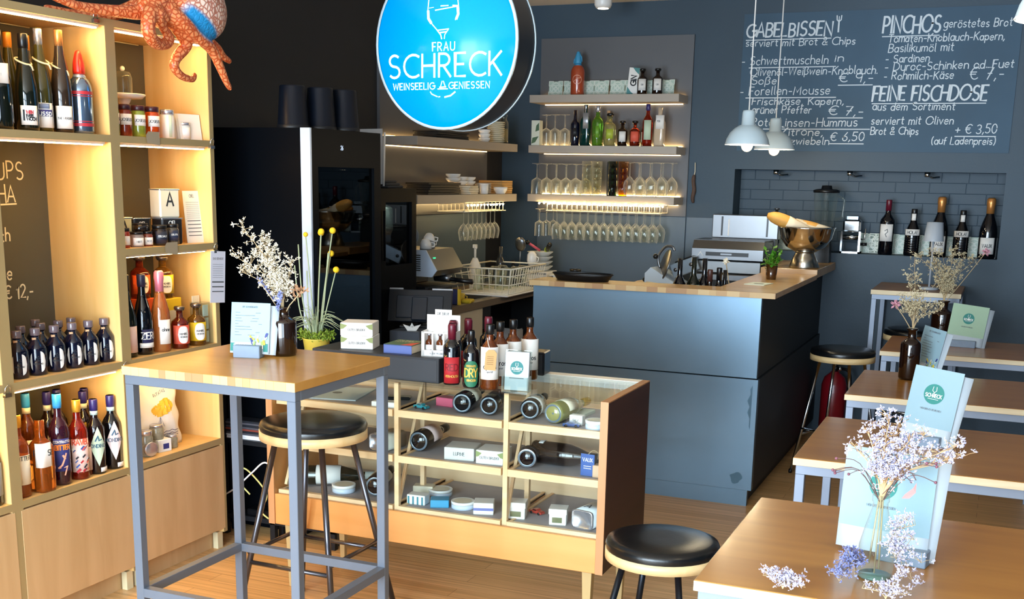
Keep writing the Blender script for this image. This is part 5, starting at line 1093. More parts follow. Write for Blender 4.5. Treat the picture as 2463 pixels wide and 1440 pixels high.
for k, (x, z) in enumerate(((-2.72, 1.33), (-2.74, 1.24), (-2.575, 1.30), (-2.68, 1.22))):
    e = Vector((x*1.023, 4.20, z))-base; MB().tube(spline([(e.x*.15, 0, .08), (e.x*.7, 0, e.z*.5), tuple(e)], 6), [.003]*13, 6).build('bare_stem', m_leaf, t)
# ================================================================== fridges along the left wall
m_frg = pm('fridge_black', '#04060a', .4, spec=.06); m_frgin = pm('fridge_inside', '#14171c', .5)
m_dark = thin('fridge_glass', '#6f7f86', 1.0, .01, ior=1.5)
t = thing('glass_door_fridge', 'tall black fridge with glass door beside the oak shelving', 'fridge', (0, 0, 0))
FX0, FXD, FX1, FY0, FY1, FZ = -3.36, -2.80, -2.75, 4.255, 4.855, 1.815
b = MB().box(FX0, FXD, FY0, FY0+.03, .02, FZ).box(FX0, FXD, FY1-.03, FY1, .02, FZ).box(FX0, FXD, FY0+.03, FY1-.03, FZ-.15, FZ).box(FX0, FXD, FY0+.03, FY1-.03, .02, .10).box(FX0, FX0+.03, FY0+.03, FY1-.03, .10, FZ-.15)
b.build('body', m_frg, t)
dr = MB().box(FXD+.002, FX1, FY0, FY0+.012, .05, FZ).build('door', pm('door_edge_steel', '#c3d3ea', .35, .3), t)
MB().box(FXD+.002, FX1, FY0+.012, FY0+.06, .05, FZ).box(FXD+.002, FX1, FY1-.06, FY1, .05, FZ).box(FXD+.002, FX1, FY0+.06, FY1-.06, FZ-.16, FZ).box(FXD+.002, FX1, FY0+.06, FY1-.06, .05, .12).build('door_frame', m_frg, dr)
MB().box(FX1-.020, FX1-.014, FY0+.06, FY1-.06, .12, FZ-.16).build('pane', m_dark, dr)
MB().box(FX1, FX1+.02, FY0+.018, FY0+.03, .95, 1.35).build('handle', m_frg, dr)
for k, z in enumerate((.45, .80, 1.10, 1.40)): MB().box(FX0+.03, FXD-.02, FY0+.03, FY1-.03, z, z+.012).build('rack', m_frgin if k != 2 else pm('rack_steel', '#7d7a6c', .3, .8), t)
mb = MB(); text(mb, '26', .018, 4.50, FZ-.085, .003, fn=lambda u, v, d: (FX1+d+.0005, u, v)); mb.build('display', emis('display_white', '#cfe2ff', 1.2), t)
for k, (y, z, r, h, m, lb) in enumerate(((4.42, 1.112, .05, .16, pm('bag_tan', '#b08a5c', .5), 'tan paper wrapped loaf inside the fridge'), (4.56, 1.112, .055, .12, pm('bag_amber', '#a86a24', .4), 'amber jar inside the fridge'), (4.68, 1.112, .04, .15, c_white, 'white pot inside the fridge'), (4.45, .812, .05, .13, l_cream, 'cream tub inside the fridge'), (4.60, .812, .05, .10, l_yellow, 'yellow green tub inside the fridge'), (4.40, .462, .04, .22, g_dark, 'dark bottle low inside the fridge'))):
    tt = thing('fridge_item', lb, 'food tub', (-2.93, y, z), 0, 'food inside the fridge'); MB().lathe([(r*.9, 0), (r, .01), (r*.96, h*.8), (r*.6, h*.9)], 16).build('tub', m, tt); MB().lathe([(r*.62, h*.9), (r*.62, h), (0, h)], 16).build('lid', m_frgin, tt)
fi = area('fridge_lamp', (-2.95, 4.555, FZ-.17), (0, 0, 0), .4, .05, 2.2, (1.0, .85, .55))
# upside down black plant pots on the fridge
for k, (x, y) in enumerate(((-2.885, 4.335), (-2.835, 4.475), (-2.800, 4.615))):
    lb = ('leftmost', 'middle', 'rightmost')[k]+' upturned black bucket on top of the fridge'
    if k == 0:
        pot0 = thing('bucket', lb, 'bucket', (x, y, FZ), 0, 'upturned buckets on the fridge')
        MB().lathe([(.068, 0), (.070, .006), (.067, .010), (.056, .172), (.053, .178), (0, .178)], 28).build('bucket_wall', pm('bucket_black', '#080e18', .35, spec=.3), pot0); MB().lathe([(.0705, 0), (.0705, .012), (.068, .014)], 28, cap=False).build('rim', pm('bucket_rim', '#0c0e13', .45), pot0)
    else: dup(pot0, (x, y, FZ), label=lb)
# framed paper leaning behind the fridge
t = thing('paper_roll', 'white paper sheet with folded edge behind the fridge top', 'paper', (-3.14, 5.145, 1.56), 0, rot=(0, 0, radians(20)))
MB().box(-.12, .22, -.002, .002, .012, .285, Matrix.Rotation(radians(-2), 4, 'Y')).build('sheet', pm('paper_grey', '#b9bcc0', .6), t); MB().tube([(.215, -.004, .01), (.222, -.004, .275)], .006, 6).build('edge', l_white, t)
t = thing('glass_door_fridge', 'smaller black fridge with glass door in front of the coffee machine', 'fridge', (0, 0, 0))
G0, G1, GZ = 5.12, 5.50, 1.56
MB().box(-3.36, -2.94, G0, G0+.03, .02, GZ).box(-3.36, -2.94, G1-.03, G1, .02, GZ).box(-3.36, -2.94, G0+.03, G1-.03, GZ-.07, GZ).box(-3.36, -2.94, G0+.03, G1-.03, .02, .10).box(-3.36, -3.33, G0+.03, G1-.03, .1, GZ-.07).build('body', m_frg, t)
dr = MB().box(-2.938, -2.90, G0, G0+.05, .05, GZ).box(-2.938, -2.90, G1-.05, G1, .05, GZ).box(-2.938, -2.90, G0+.05, G1-.05, GZ-.07, GZ).box(-2.938, -2.90, G0+.05, G1-.05, .05, 1.17).build('door', m_frg, t)
MB().box(-2.922, -2.916, G0+.05, G1-.05, 1.17, GZ-.07).build('pane', m_dark, dr); MB().tube([(-2.89, G0+.02, 1.2), (-2.89, G0+.02, 1.45)], .006, 8).build('handle', m_frg, dr)
for z in (1.17, 1.335): MB().box(-3.32, -2.96, G0+.03, G1-.03, z, z+.01).build('rack', m_frgin, t)
for k, (y, z, m, lb) in enumerate(((5.24, 1.345, c_white, 'white milk carton on the upper rack of the small fridge'), (5.37, 1.345, l_cream, 'cream milk carton on the upper rack of the small fridge'), (5.26, 1.18, l_white, 'white tub on the lower rack of the small fridge'), (5.38, 1.18, l_cream, 'cream tub on the lower rack of the small fridge'))):
    tt = thing('milk_carton', lb, 'carton', (-3.03, y, z), 0, 'cartons inside the small fridge'); MB().cbox(-.04, .04, -.04, .04, 0, .11, .004).build('carton', m, tt); MB().prism([(-.04, 0), (.04, 0), (0, .02)], -.04, .04, Matrix.Translation((0, 0, .11)) @ Matrix.Rotation(pi/2, 4, 'X')).build('gable', m, tt)
area('small_fridge_lamp', (-3.08, 5.31, GZ-.075), (0, 0, 0), .3, .05, 3.5, (1.0, .93, .8))
t = thing('folded_cloth', 'dark folded cloth lying on the smaller fridge', 'cloth', (-3.06, 5.34, GZ), radians(6))
for k in range(3): MB().cbox(-.12+.01*k, .12-.01*k, -.10, .10-.02*k, .013*k, .012+.013*k, .004).build('fold', pm('cloth_dark', '#3a3b3e', .9), t)

# ================================================================== back counter along the left wall
m_cnt = wood('counter_top', '#6f6152', '#80715f', 'y', 4, .35, 9); m_cream = pm('cream_front', '#d8cfba', .5); m_inox = pm('stainless', '#7f8184', .32, .95)
KX, KZ = -2.85, .90
t = thing('sink_counter', 'back counter with dark worktop and inset steel sink', 'counter', (0, 0, 0))
wt = MB().box(XL+.02, KX, 5.53, 6.18, KZ-.04, KZ).box(XL+.02, KX, 6.52, YB-.02, KZ-.04, KZ).box(XL+.02, -3.27, 6.18, 6.52, KZ-.04, KZ).box(-2.91, KX, 6.18, 6.52, KZ-.04, KZ).build('worktop', m_cnt, t)
MB().box(-3.27, -2.91, 6.18, 6.52, KZ-.19, KZ-.18).box(-3.27, -3.262, 6.18, 6.52, KZ-.18, KZ+.003).box(-2.918, -2.91, 6.18, 6.52, KZ-.18, KZ+.003).box(-3.27, -2.91, 6.18, 6.188, KZ-.18, KZ+.003).box(-3.27, -2.91, 6.512, 6.52, KZ-.18, KZ+.003).build('sink', m_inox, t)
MB().box(XL+.02, KX+.02-.04, 5.55, 6.30, .08, KZ-.04).build('front_panel', m_cream, t)
MB().box(XL+.02, KX-.30, 6.30, YB-.02, .08, KZ-.04).box(XL+.02, KX-.02, 7.40, 7.42, .08, KZ-.04).box(XL+.02, KX-.02, 6.30, 7.42, .08, .11).box(XL+.02, KX-.04, 6.30, 7.42, .48, .50).build('open_shelf', pm('open_dark', '#1a1b1e', .6), t)
MB().box(XL+.06, KX-.06, 5.55, YB-.02, 0, .08).build('plinth', pm('plinth_dark', '#25262a', .6), t)
# crates and cups in the open shelf
for k, (y, z, lb) in enumerate(((6.90, .50, 'white plastic crate on the upper open shelf under the counter'), (6.95, .11, 'white plastic crate on the lower open shelf under the counter'))):
    tt = thing('plastic_crate', lb, 'crate', (-2.98, y, z), 0, 'crates under the counter'); MB().box(-.08, .08, -.12, .12, 0, .004).box(-.08, -.076, -.12, .12, 0, .14).box(.076, .08, -.12, .12, 0, .05).box(.076, .08, -.12, .12, .10, .14).box(.076, .08, -.12, -.05, .05, .10).box(.076, .08, .05, .12, .05, .10).box(-.08, .08, -.12, -.116, 0, .14).box(-.08, .08, .116, .12, 0, .14).build('crate_wall', pm('crate_white', '#c9cbd0', .5), tt)
    MB().box(.0805, .082, -.1, .1, .145, .150).build('rim', MATS['crate_white'], tt)
tt = thing('plastic_box', 'blue plastic box beneath the white crate', 'box', (-2.98, 7.20, .11)); MB().cbox(-.08, .08, -.10, .10, 0, .17, .006).build('box_wall', pm('box_blue', '#2c5c9c', .4), tt); MB().cbox(-.085, .085, -.105, .105, .17, .185, .003).build('lid', c_white, tt)
# tablet till on its stand
t = thing('tablet_till', 'black tablet till tilted on its stand at the counter end', 'tablet', (-2.735, 5.225, .866), radians(20))
m2 = Matrix.Translation((0, -.02, .025)) @ Matrix.Rotation(radians(-24), 4, 'X')
MB().cbox(-.165, .165, -.009, .009, 0, .175, .004, m2).build('tablet_case', pm('till_black', '#11151c', .35), t)
MB().cbox(-.12, .12, -.016, -.009, .02, .14, .003, m2).build('back_plate', pm('till_plate', '#191f29', .4), t)
MB().cbox(-.04, .04, -.026, -.012, .005, .13, .004, m2).build('stand_arm', pm('till_arm', '#0f1926', .35), t)
MB().box(-.165, -.09, -.011, .011, .172, .180, m2).box(.06, .165, -.011, .011, .172, .180, m2).build('silver_strip', l_silver, t)
MB().cbox(-.10, .10, -.05, .07, 0, .012, .004).build('stand_base', c_black, t); MB().tube([(0, .03, .01), (0, .04, .1)], .012, 8).build('post', c_black, t)
tt = thing('till_box', 'grey box with printer under the tablet till', 'box', (-2.72, 5.19, 0)); MB().cbox(-.085, .085, -.16, .13, .80, .866, .004).build('case', pm('printer_grey', '#4a4f58', .45), tt); MB().box(-.08, .08, -.155, .125, 0, .80).build('pedestal', pm('pedestal_dark', '#23262c', .5), tt)
tt = thing('paper_boat', 'small folded white paper boat on the till box', 'paper boat', (-2.705, 5.085, .866), radians(25))
MB().add([(-.045, 0, .030), (.045, 0, .030), (.022, -.016, 0), (-.022, -.016, 0), (.022, .016, 0), (-.022, .016, 0), (0, 0, .034), (0, -.014, .016), (0, .014, .016)], [(0,3,7), (3,2,7), (2,1,7), (0,8,5), (5,8,4), (4,8,1), (3,5,4,2), (0,5,3), (1,2,4), (7,6,8)]).build('hull', l_white, tt)
MB().add([(-.014, 0, .012), (.014, 0, .012), (0, 0, .038)], [(0,1,2)]).build('sail', l_white, tt)
# coffee machine
t = thing('coffee_machine', 'white and steel coffee machine on the back counter', 'coffee machine', (-3.10, 5.98, KZ), 0)
MB().cbox(-.19, .10, -.17, .17, 0, .11, .006).build('base', pm('machine_black', '#14171d', .4), t)
MB().cbox(-.19, -.06, -.17, .17, .11, .20, .004).build('column', MATS['machine_black'], t)
hs = MB(); pr = [(-.19, .17), (.14, .17), (.17, .205), (.10, .315), (-.19, .315)]
hs.prism(pr, -.172, .172, Matrix.Rotation(pi/2, 4, 'X')); hs.build('housing', m_inox, t)
MB().prism([(-.192, .168), (.142, .168), (.172, .205), (.102, .317), (-.192, .317)], .172, .182, Matrix.Rotation(pi/2, 4, 'X')).build('side_panel', pm('machine_white', '#c6d6ea', .35), t)
for k in range(8): MB().box(-.02, .07, -.1835, -.1815, .20+.012*k, .205+.012*k).build('vent', c_black, t)
MB().box(.115, .130, -.14, -.11, .255, .275, None).build('lamp', emis('green_lamp', '#39d08a', 1.5), t)
MB().tube([(.06, .02, .15), (.13, .02, .15), (.16, .02, .145)], .022, 12).build('group_head', m_inox, t); MB().tube([(.15, .02, .145), (.30, .02, .135)], [.012, .016], 10).build('portafilter_handle', c_black, t)
MB().box(.02, .16, -.15, .15, .10, .108).build('drip_tray', m_inox, t)
def cup(label, loc, R=.035, h=.055, rot=None, m=None, grp='cups on the coffee machine'):
    tt = thing('coffee_cup', label, 'cup', loc, 0, grp, rot); MB().lathe([(R*.55, 0), (R*.62, .003), (R*.9, h*.4), (R, h), (R*.94, h), (R*.82, h*.4), (R*.5, .006), (0, .006)], 20).build('bowl', m or c_white, tt)
    MB().tube([(R*.9, 0, h*.8), (R*1.4, 0, h*.75), (R*1.45, 0, h*.4), (R*.85, 0, h*.3)], R*.10, 6).build('handle', m or c_white, tt)
cup('upturned white cup with red dot in front on the coffee machine', (-3.05, 5.90, KZ+.317+.055), rot=(pi, 0, radians(30))); cup('upturned white cup at the back of the coffee machine', (-3.10, 6.04, KZ+.317+.055), rot=(pi, 0, radians(60)))
cup('white cup stacked slanting on the upturned cups', (-3.06, 5.965, KZ+.317+.080), rot=(radians(150), 0, radians(20)))
for k in range(4):
    tt = thing('saucer', ('first', 'second', 'third', 'fourth')[k]+' saucer from the left standing on the coffee machine', 'saucer', (-3.14, 5.832+.022*k, KZ+.375), 0, 'saucers on the coffee machine', (radians(70), 0, radians(-8)))
    MB().lathe([(.02, 0), (.05, .006), (.058, .012), (.05, .009), (.0, .004)], 20).build('dish', pm('saucer_grey', '#9aa2aa', .25), tt); MB().lathe([(.018, .0055), (.020, .0055)], 16, cap=False).build('well_ring', c_silver, tt)
# things round the sink
t = thing('sponge_box', 'navy and yellow sponge carton standing at the sink', 'box', (-2.905, 5.98, KZ+.001), radians(8)); MB().cbox(-.038, .035, -.014, .014, 0, .088, .003).build('carton', pm('carton_navy', '#1d2250', .5), t); MB().box(.0352, .037, -.014, .014, 0, .088).box(.024, .0352, -.0155, -.014, 0, .09).build('side_print', l_yellow, t)
t = thing('yellow_cloth', 'yellow cleaning cloth folded at the counter edge', 'cloth', (-2.885, 6.12, KZ), radians(12)); MB().cbox(-.03, .03, -.05, .05, 0, .02, .006).build('fold', pm('cloth_yellow', '#d6b728', .8), t); MB().tube([(-.02, .05, .01), (.0, .09, .008)], .006, 6).build('corner', l_cream, t)
t = thing('white_towel', 'white towel lying behind the sink', 'towel', (-3.315, 6.40, KZ+.004), radians(-8)); MB().cbox(-.035, .035, -.16, .16, 0, .022, .008).build('fold', c_white, t); MB().cbox(-.03, .03, -.14, .12, .022, .036, .006).build('fold', c_white, t)
t = thing('yellow_mug', 'small yellow cup beside the coffee machine', 'cup', (-2.94, 6.13, KZ), 0); MB().lathe([(.026, 0), (.03, .05), (.027, .05), (.023, .006), (0, .006)], 18).build('bowl', pm('mug_yellow', '#d8b83c', .4), t); MB().tube([(.029, 0, .04), (.045, 0, .036), (.045, 0, .016), (.028, 0, .012)], .003, 6).build('handle', MATS['mug_yellow'], t)
# dish rack with glasses
t = thing('dish_rack', 'white wire dish rack filled with glasses at the counter', 'dish rack', (-2.99, 6.83, KZ), 0)
m_wire = pm('wire_white', '#ece7d6', .4)
rw, rl, rh = .17, .26, .17
for z, e in ((.015, .0), (.07, .01), (.125, .02), (rh, .03)):
    pts = [(-rw-e, -rl-e, z), (rw+e, -rl-e, z), (rw+e, rl+e, z), (-rw-e, rl+e, z)]
    for k in range(4): MB().tube([pts[k], pts[(k+1) % 4]], .0035 if z < rh else .005, 6).build('wire_rail', m_wire, t)
for k in range(15):
    y = -rl+2*rl*k/14; MB().tube([(rw, y, .012), (rw+.03, y*1.1, rh)], .0025, 5).build('wire', m_wire, t); MB().tube([(-rw, y, .012), (rw, y, .012)], .0025, 5).build('wire', m_wire, t)
for k in range(9):
    x = -rw+2*rw*k/8; MB().tube([(x, -rl, .012), (x*1.15, -rl-.03, rh)], .0025, 5).build('wire', m_wire, t)
MB().cbox(-rw-.03, rw+.02, -rl-.05, rl+.02, 0, .010, .004).build('drip_tray', c_white, t)
for k in range(8):
    y = 6.62+.06*k; tt = thing('drinking_glass', ('first', 'second', 'third', 'fourth', 'fifth', 'sixth', 'seventh', 'eighth')[k]+' glass from the near end of the dish rack', 'glass', (-2.99+(.06 if k % 2 else -.06), y, KZ+.03), 0, 'glasses in the dish rack', (radians(-14), 0, 0))
    MB().lathe([(.032, 0), (.034, .12), (.030, .128), (0, .128)], 16, cap=False).build('glass_body', thin('rack_glass', '#eef2ea', 1, body=.5), tt); MB().lathe([(.0325, 0), (.034, .004), (.032, .008)], 16, cap=False).build('rim', MATS['rack_glass'], tt)
# bottles and bowls beyond the rack
t = thing('soap_pump', 'white pump bottle behind the dish rack', 'soap bottle', (-3.17, 6.83, KZ)); MB().lathe([(.035, 0), (.038, .01), (.038, .16), (.02, .20), (.015, .21)], 18).build('bottle_body', c_white, t); MB().tube([(0, 0, .21), (0, 0, .285)], .008, 8).tube([(0, 0, .285), (.03, -.05, .275)], .007, 8).cbox(-.012, .012, -.018, .012, .272, .296, .003).build('pump', c_white, t)
bottle('oil_bottle', 'small dark bottle with pale cork behind the dish rack', (-3.12, 7.13, KZ), .032, .27, 'spirit', pm('grey_glass', '#2a2e30', .06, coat=.3), ('cork', pm('cork_pale', '#e0c08c', .7)), (l_silver, .2, .45, .8))
bottle('oil_bottle', 'short dark bottle right of the corked one', (-3.10, 7.30, KZ), .026, .17, 'spirit', g_black, ('screw', c_black), (l_black, .2, .45, .8))
for k in range(4):
    tt = thing('soup_bowl', ('lowest', 'second', 'third', 'topmost')[k]+' grey white bowl of the stack right of the dish rack', 'bowl', (-2.95, 7.42, KZ+.10+.032*k), 0, 'stacked bowls by the bar'); MB().lathe([(.05, 0), (.055, .004), (.088, .030), (.090, .034), (.084, .034), (.05, .010), (0, .008)], 26).build('bowl', pm('bowl_grey', '#cdd3d6', .3), tt); MB().lathe([(.050, -.001), (.046, -.001)], 20, cap=False).build('foot', MATS['bowl_grey'], tt)
t = thing('crate_box', 'low white box under the stacked bowls', 'box', (-2.95, 7.42, KZ)); MB().cbox(-.09, .09, -.10, .10, 0, .099, .004).build('box_wall', c_white, t); MB().box(-.085, .085, -.101, -.1, .08, .092).build('label_strip', l_silver, t)
tt = thing('soup_ladle', 'steel ladle leaning among the utensils', 'ladle', (-3.02, 7.22, KZ+.06), 0, rot=(radians(20), radians(10), 0)); MB().sphere((0, 0, .25), .04, .02, .05).build('bowl', m_inox, tt); MB().tube([(0, 0, 0), (0, 0, .21)], .005, 6).build('handle', m_inox, tt)
tt = thing('white_cup', 'white egg shaped cup hung on the rack corner', 'cup', (-2.93, 7.22, KZ+.14), 0); MB().lathe([(.0, 0), (.02, .004), (.034, .04), (.032, .08), (.018, .10), (0, .103)], 18).build('bowl', c_white, tt); MB().tube([(.03, 0, .07), (.048, 0, .06), (.045, 0, .035), (.032, 0, .03)], .004, 6).build('handle', c_white, tt)
tt = thing('utensil', 'black tube with lime green end among the utensils', 'utensil', (-2.93, 7.50, KZ+.24), 0, rot=(radians(70), 0, radians(30))); MB().lathe([(.016, 0), (.016, .12)], 14).build('shaft', c_black, tt); MB().lathe([(.020, -.006), (.020, .0), (.008, .001), (.008, -.007)], 14, cap=False).lathe([(.008, -.002), (.020, -.003)], 14, cap=False).build('end_ring', pm('lime', '#b6cf4a', .4), tt)
tt = thing('pink_handle', 'pink handled brush among the utensils', 'brush', (-2.97, 7.46, KZ+.235), 0, rot=(radians(60), 0, radians(-40))); MB().tube([(0, 0, 0), (0, 0, .10)], .009, 8).build('handle', pm('pink_grip', '#d8607c', .4), tt); MB().sphere((0, 0, .11), .016).build('head', c_black, tt)

# ================================================================== shelves on the left wall
m_shl = pm('shelf_greige', '#a89e93', .5, noise=.05)
def wall_shelf(label, axis, a0, a1, z, dep_, grp):
    t = thing('wall_shelf', label, 'shelf', (0, 0, 0), 0, grp)
    if axis == 'y': MB().cbox(XL+.019, XL+.019+dep_, a0, a1, z-.05, z, .0015).build('board', m_shl, t); MB().box(XL+.025, XL+.035, a0+.03, a1-.03, z-.055, z-.05).build('led_strip', emis('led_soft', '#ffd9a0', 5) if z > 1.6 else emis('led_under', '#ffd490', 22), t); MB().box(XL+.025, XL+.033, a0+.02, a1-.02, z, z+.005).build('led_strip', emis('led_side', '#ffc878', 14), t)
    else: MB().cbox(a0, a1, YB-.019-dep_, YB-.019, z-.05, z, .0015).build('board', m_shl, t); MB().box(a0+.03, a1-.03, YB-.035, YB-.025, z-.055, z-.05).build('led_strip', MATS['led_soft'] if z > 1.6 else MATS['led_under'], t); MB().box(a0+.02, a1-.02, YB-.033, YB-.025, z, z+.005).build('led_strip', emis('led_shelf', '#ffcf84', 44 ) if z < 2 else emis('led_weak', '#ffc878', 9), t)
    return t
wall_shelf('upper shelf on the side wall half hidden by the round sign', 'y', 5.95, 7.41, 1.845, .231, 'greige wall shelves')
wall_shelf('lower shelf on the side wall above the hanging glasses', 'y', 5.95, 7.41, 1.515, .231, 'greige wall shelves')
Z1, Z2, Z3 = 2.172, 1.842, 1.516
wall_shelf('top shelf on the back wall with soda siphon', 'x', -3.075, -2.036, Z1, .231, 'greige wall shelves'); wall_shelf('middle shelf on the back wall with spirits', 'x', -3.075, -2.036, Z2, .231, 'greige wall shelves'); wall_shelf('bottom shelf on the back wall with glasses', 'x', -3.075, -2.036, Z3, .231, 'greige wall shelves')
def stack(name, label, loc, n, make, dz, grp, cat):
    nth = ['lowest', 'second', 'third', 'fourth', 'fifth', 'sixth', 'seventh', 'eighth', 'ninth', 'tenth', 'eleventh', 'twelfth']
    for k in range(n):
        tt = thing(name, ('topmost' if k == n-1 else nth[k])+' '+label, cat, (loc[0], loc[1], loc[2]+dz*k), random.uniform(-.06, .06), grp); make(tt)
m_slate = pm('slate_black', '#121316', .6); m_cor = pm('cork_board', '#b89158', .7)
random.seed(31)
def slate(w, d, h, m): return lambda tt: (MB().cbox(-w/2, w/2, -d/2, d/2, 0, h, .001).build('slab', m, tt), MB().box(-w/2+.01, w/2-.01, -d/2-.0008, -d/2, h*.3, h*.7).build('edge_line', m, tt))[0]
stack('serving_slate', 'black slate in the lower left pile on the side wall', (-3.24, 6.37, 1.515), 5, slate(.16, .40, .013, m_slate), .0145, 'black slates on the side wall', 'slate')
stack('serving_slate', 'black slate in the upper left pile on the side wall', (-3.24, 6.47, 1.845), 4, slate(.16, .42, .010, m_slate), .0115, 'black slates on the upper shelf', 'slate')
stack('wood_board', 'oak serving board at the far end of the lower side shelf', (-3.24, 7.30, 1.515), 6, slate(.17, .18, .013, m_cor), .0148, 'oak serving boards', 'board')
stack('note_card', 'cream card in the pile on the lower side shelf', (-3.20, 6.76, 1.515), 4, slate(.10, .13, .012, l_cream), .0135, 'cream cards', 'card')
def bowl_mk(R, h, m): return lambda tt: (MB().lathe([(R*.6, 0), (R*.65, .002), (R*.96, h*.6), (R, h), (R*.94, h), (R*.6, .006), (0, .006)], 22).build('bowl', m, tt), MB().lathe([(R*.55, -.0005), (R*.6, -.0005)], 18, cap=False).build('foot', m, tt))[0]
for (y, n, z, lb) in ((6.66, 2, 1.515+.073, 'white bowl of the left pair on the slates'), (6.77, 2, 1.515+.056, 'white bowl of the middle pair on the cards'), (6.885, 2, 1.515+.055, 'white bowl of the right pair')):
    stack('white_bowl', lb, (-3.25, y, z), n, bowl_mk(.048, .026, c_white), .026, 'white bowls on the side wall', 'bowl')
stack('small_plate', 'grey plate of the stack on the lower side shelf', (-3.22, 7.05, 1.515), 8, bowl_mk(.055, .010, pm('plate_grey', '#b6babd', .3)), .0085, 'grey plates', 'plate')
t = thing('white_cup', 'white cup leaning in front of the grey plates', 'cup', (-3.165, 6.945, 1.515)); MB().lathe([(.022, 0), (.026, .002), (.03, .065), (.027, .065), (.022, .006), (0, .006)], 18).build('bowl', c_white, t); MB().lathe([(.0305, .060), (.0305, .066)], 18, cap=False).build('rim', c_white, t)
stack('white_bowl', 'white serving bowl in front of the oak boards', (-3.165, 7.21, 1.515), 1, bowl_mk(.048, .045, c_white), .02, 'white bowls on the side wall', 'bowl')
stack('dinner_plate', 'plate of the tall stack on the upper side shelf', (-3.22, 7.24, 1.845), 11, bowl_mk(.062, .014, pm('plate_ivory', '#d8cfb6', .35)), .0125, 'ivory plates on the upper shelf', 'plate')
stack('white_bowl', 'white bowl stacked on the upper side shelf', (-3.22, 7.06, 1.845), 3, bowl_mk(.040, .03, c_white), .026, 'white bowls on the upper shelf', 'bowl')
t = thing('glass_jar', 'clear swing top jar at the far end of the upper side shelf', 'jar', (-3.22, 7.365, 1.845)); MB().lathe([(.034, 0), (.036, .01), (.036, .14), (.025, .16), (.025, .175)], 18, cap=False).build('glass_body', thin('jar_glass', '#e6e2d0', 1, body=.5), t); MB().lathe([(.028, .175), (.030, .19), (.02, .205), (0, .21)], 18).build('lid', g_clear, t)
MB().lathe([(0, .012), (.033, .012), (.033, .10), (0, .10)], 16).build('contents', pm('oats', '#bfae82', .8), t)

# ---------------------------------------------------------------- wine glasses
g_wine = thin('wine_glass', '#f8f9f4', 1, .01, body=.95)
def wine_mesh(kind):
    if kind == 'tulip': pr = [(.033, 0), (.034, .002), (.006, .006), (.0035, .012), (.0032, .085), (.006, .092), (.020, .104), (.034, .128), (.038, .15), (.034, .18), (.028, .205)]
    elif kind == 'cup': pr = [(.033, 0), (.034, .002), (.006, .006), (.004, .012), (.004, .085), (.008, .090), (.034, .105), (.036, .12), (.038, .205)]
    else: pr = [(.034, 0), (.035, .002), (.006, .006), (.004, .012), (.004, .09), (.014, .10), (.036, .125), (.042, .15), (.038, .19), (.031, .222)]
    return pr
WG = {}
def wine_glass(kind, label, loc, grp, rot=(pi, 0, 0), s=1):
    """bowl down by default; loc is the foot when hung, the rim when stood upside down"""
    if kind not in WG:
        pr = wine_mesh(kind); k = 5
        WG[kind] = (MB().lathe(pr[:k], 16, cap=True).mesh('stem'), MB().lathe(pr[k-1:], 20, cap=False).mesh('bowl'))
        for me in WG[kind]: me.materials.append(g_wine)
    t = thing('wine_glass', label, 'wine glass', loc, 0, grp, rot)
    for nm, me in zip(('stem', 'bowl'), WG[kind]):
        o = bpy.data.objects.new(nm, me); COL.objects.link(o); o.parent = t
    t.scale = (s, s, s); return t
# hanging racks
def rack(label, p0, p1, z, n):
    t = thing('glass_rack', label, 'glass rack', (0, 0, 0), 0, 'wire glass racks'); p0 = Vector(p0); p1 = Vector(p1); d = (p1-p0).normalized(); q = Vector((-d.y, d.x, 0))
    if q.y > .5 or q.x < -.5: pass
    for off in (-.09, .09): MB().tube([p0+q*off+Vector((0, 0, z)), p1+q*off+Vector((0, 0, z))], .004, 6).build('rail', m_wire, t); MB().tube([p0+q*off+Vector((0, 0, z+.045)), p1+q*off+Vector((0, 0, z+.045))], .003, 6).build('rail', m_wire, t)
    for k in range(n+1):
        a = p0.lerp(p1, k/n)
        for off in (-.09, .09): MB().tube([a+q*off+Vector((0, 0, z)), a+q*off+Vector((0, 0, z+.055))], .0028, 5).build('wire', m_wire, t)
        MB().tube([a+q*(-.11)+Vector((0, 0, z)), a+q*.10+Vector((0, 0, z))], .003, 5).build('wire', m_wire, t)
rack('white wire glass rack under the bottom back shelf', (-2.93, 7.57, 0), (-2.13, 7.57, 0), 1.408, 22); rack('white wire glass rack under the lower side shelf', (-3.23, 6.60, 0), (-3.23, 7.20, 0), 1.408, 10)
random.seed(8); GH = 'wine glasses hanging under the back shelf'
nth = lambda k: ('first second third fourth fifth sixth seventh eighth ninth tenth eleventh twelfth thirteenth fourteenth'.split())[k]
for k in range(13):
    x = -2.865+.0575*k
    for r_, y in enumerate((7.50, 7.60)):
        wine_glass('big', f'hanging wine glass in the {("front", "rear")[r_]} row of the back rack, {nth(k)} from left', (x+.015*r_, y, 1.418), GH, s=.92)
for k in range(3): wine_glass('cup', f'hanging beaker shaped glass at the left end of the back rack, {nth(k)} from the front', (-2.985+.02*k, 7.48+.08*k, 1.418), GH, s=.9)
for k in range(8):
    wine_glass('tulip', f'slim glass hanging under the side shelf, {nth(k)} from the near end', (-3.145, 6.60+.068*k, 1.418), 'slim glasses hanging under the side shelf', s=.92)
for k in range(10):
    wine_glass('cup', f'upturned glass on the bottom back shelf, {nth(k)} from the left end', (-3.025+.036*k, 7.515+.085*(k % 2), Z3+.222*.93), 'upturned glasses left on the bottom shelf', s=1.08)
for k in range(8):
    wine_glass('big', f'upturned glass on the bottom back shelf, {nth(k)} of the right group', (-2.36+.038*k, 7.52+.085*(k % 2), Z3+.222), 'upturned glasses right on the bottom shelf')
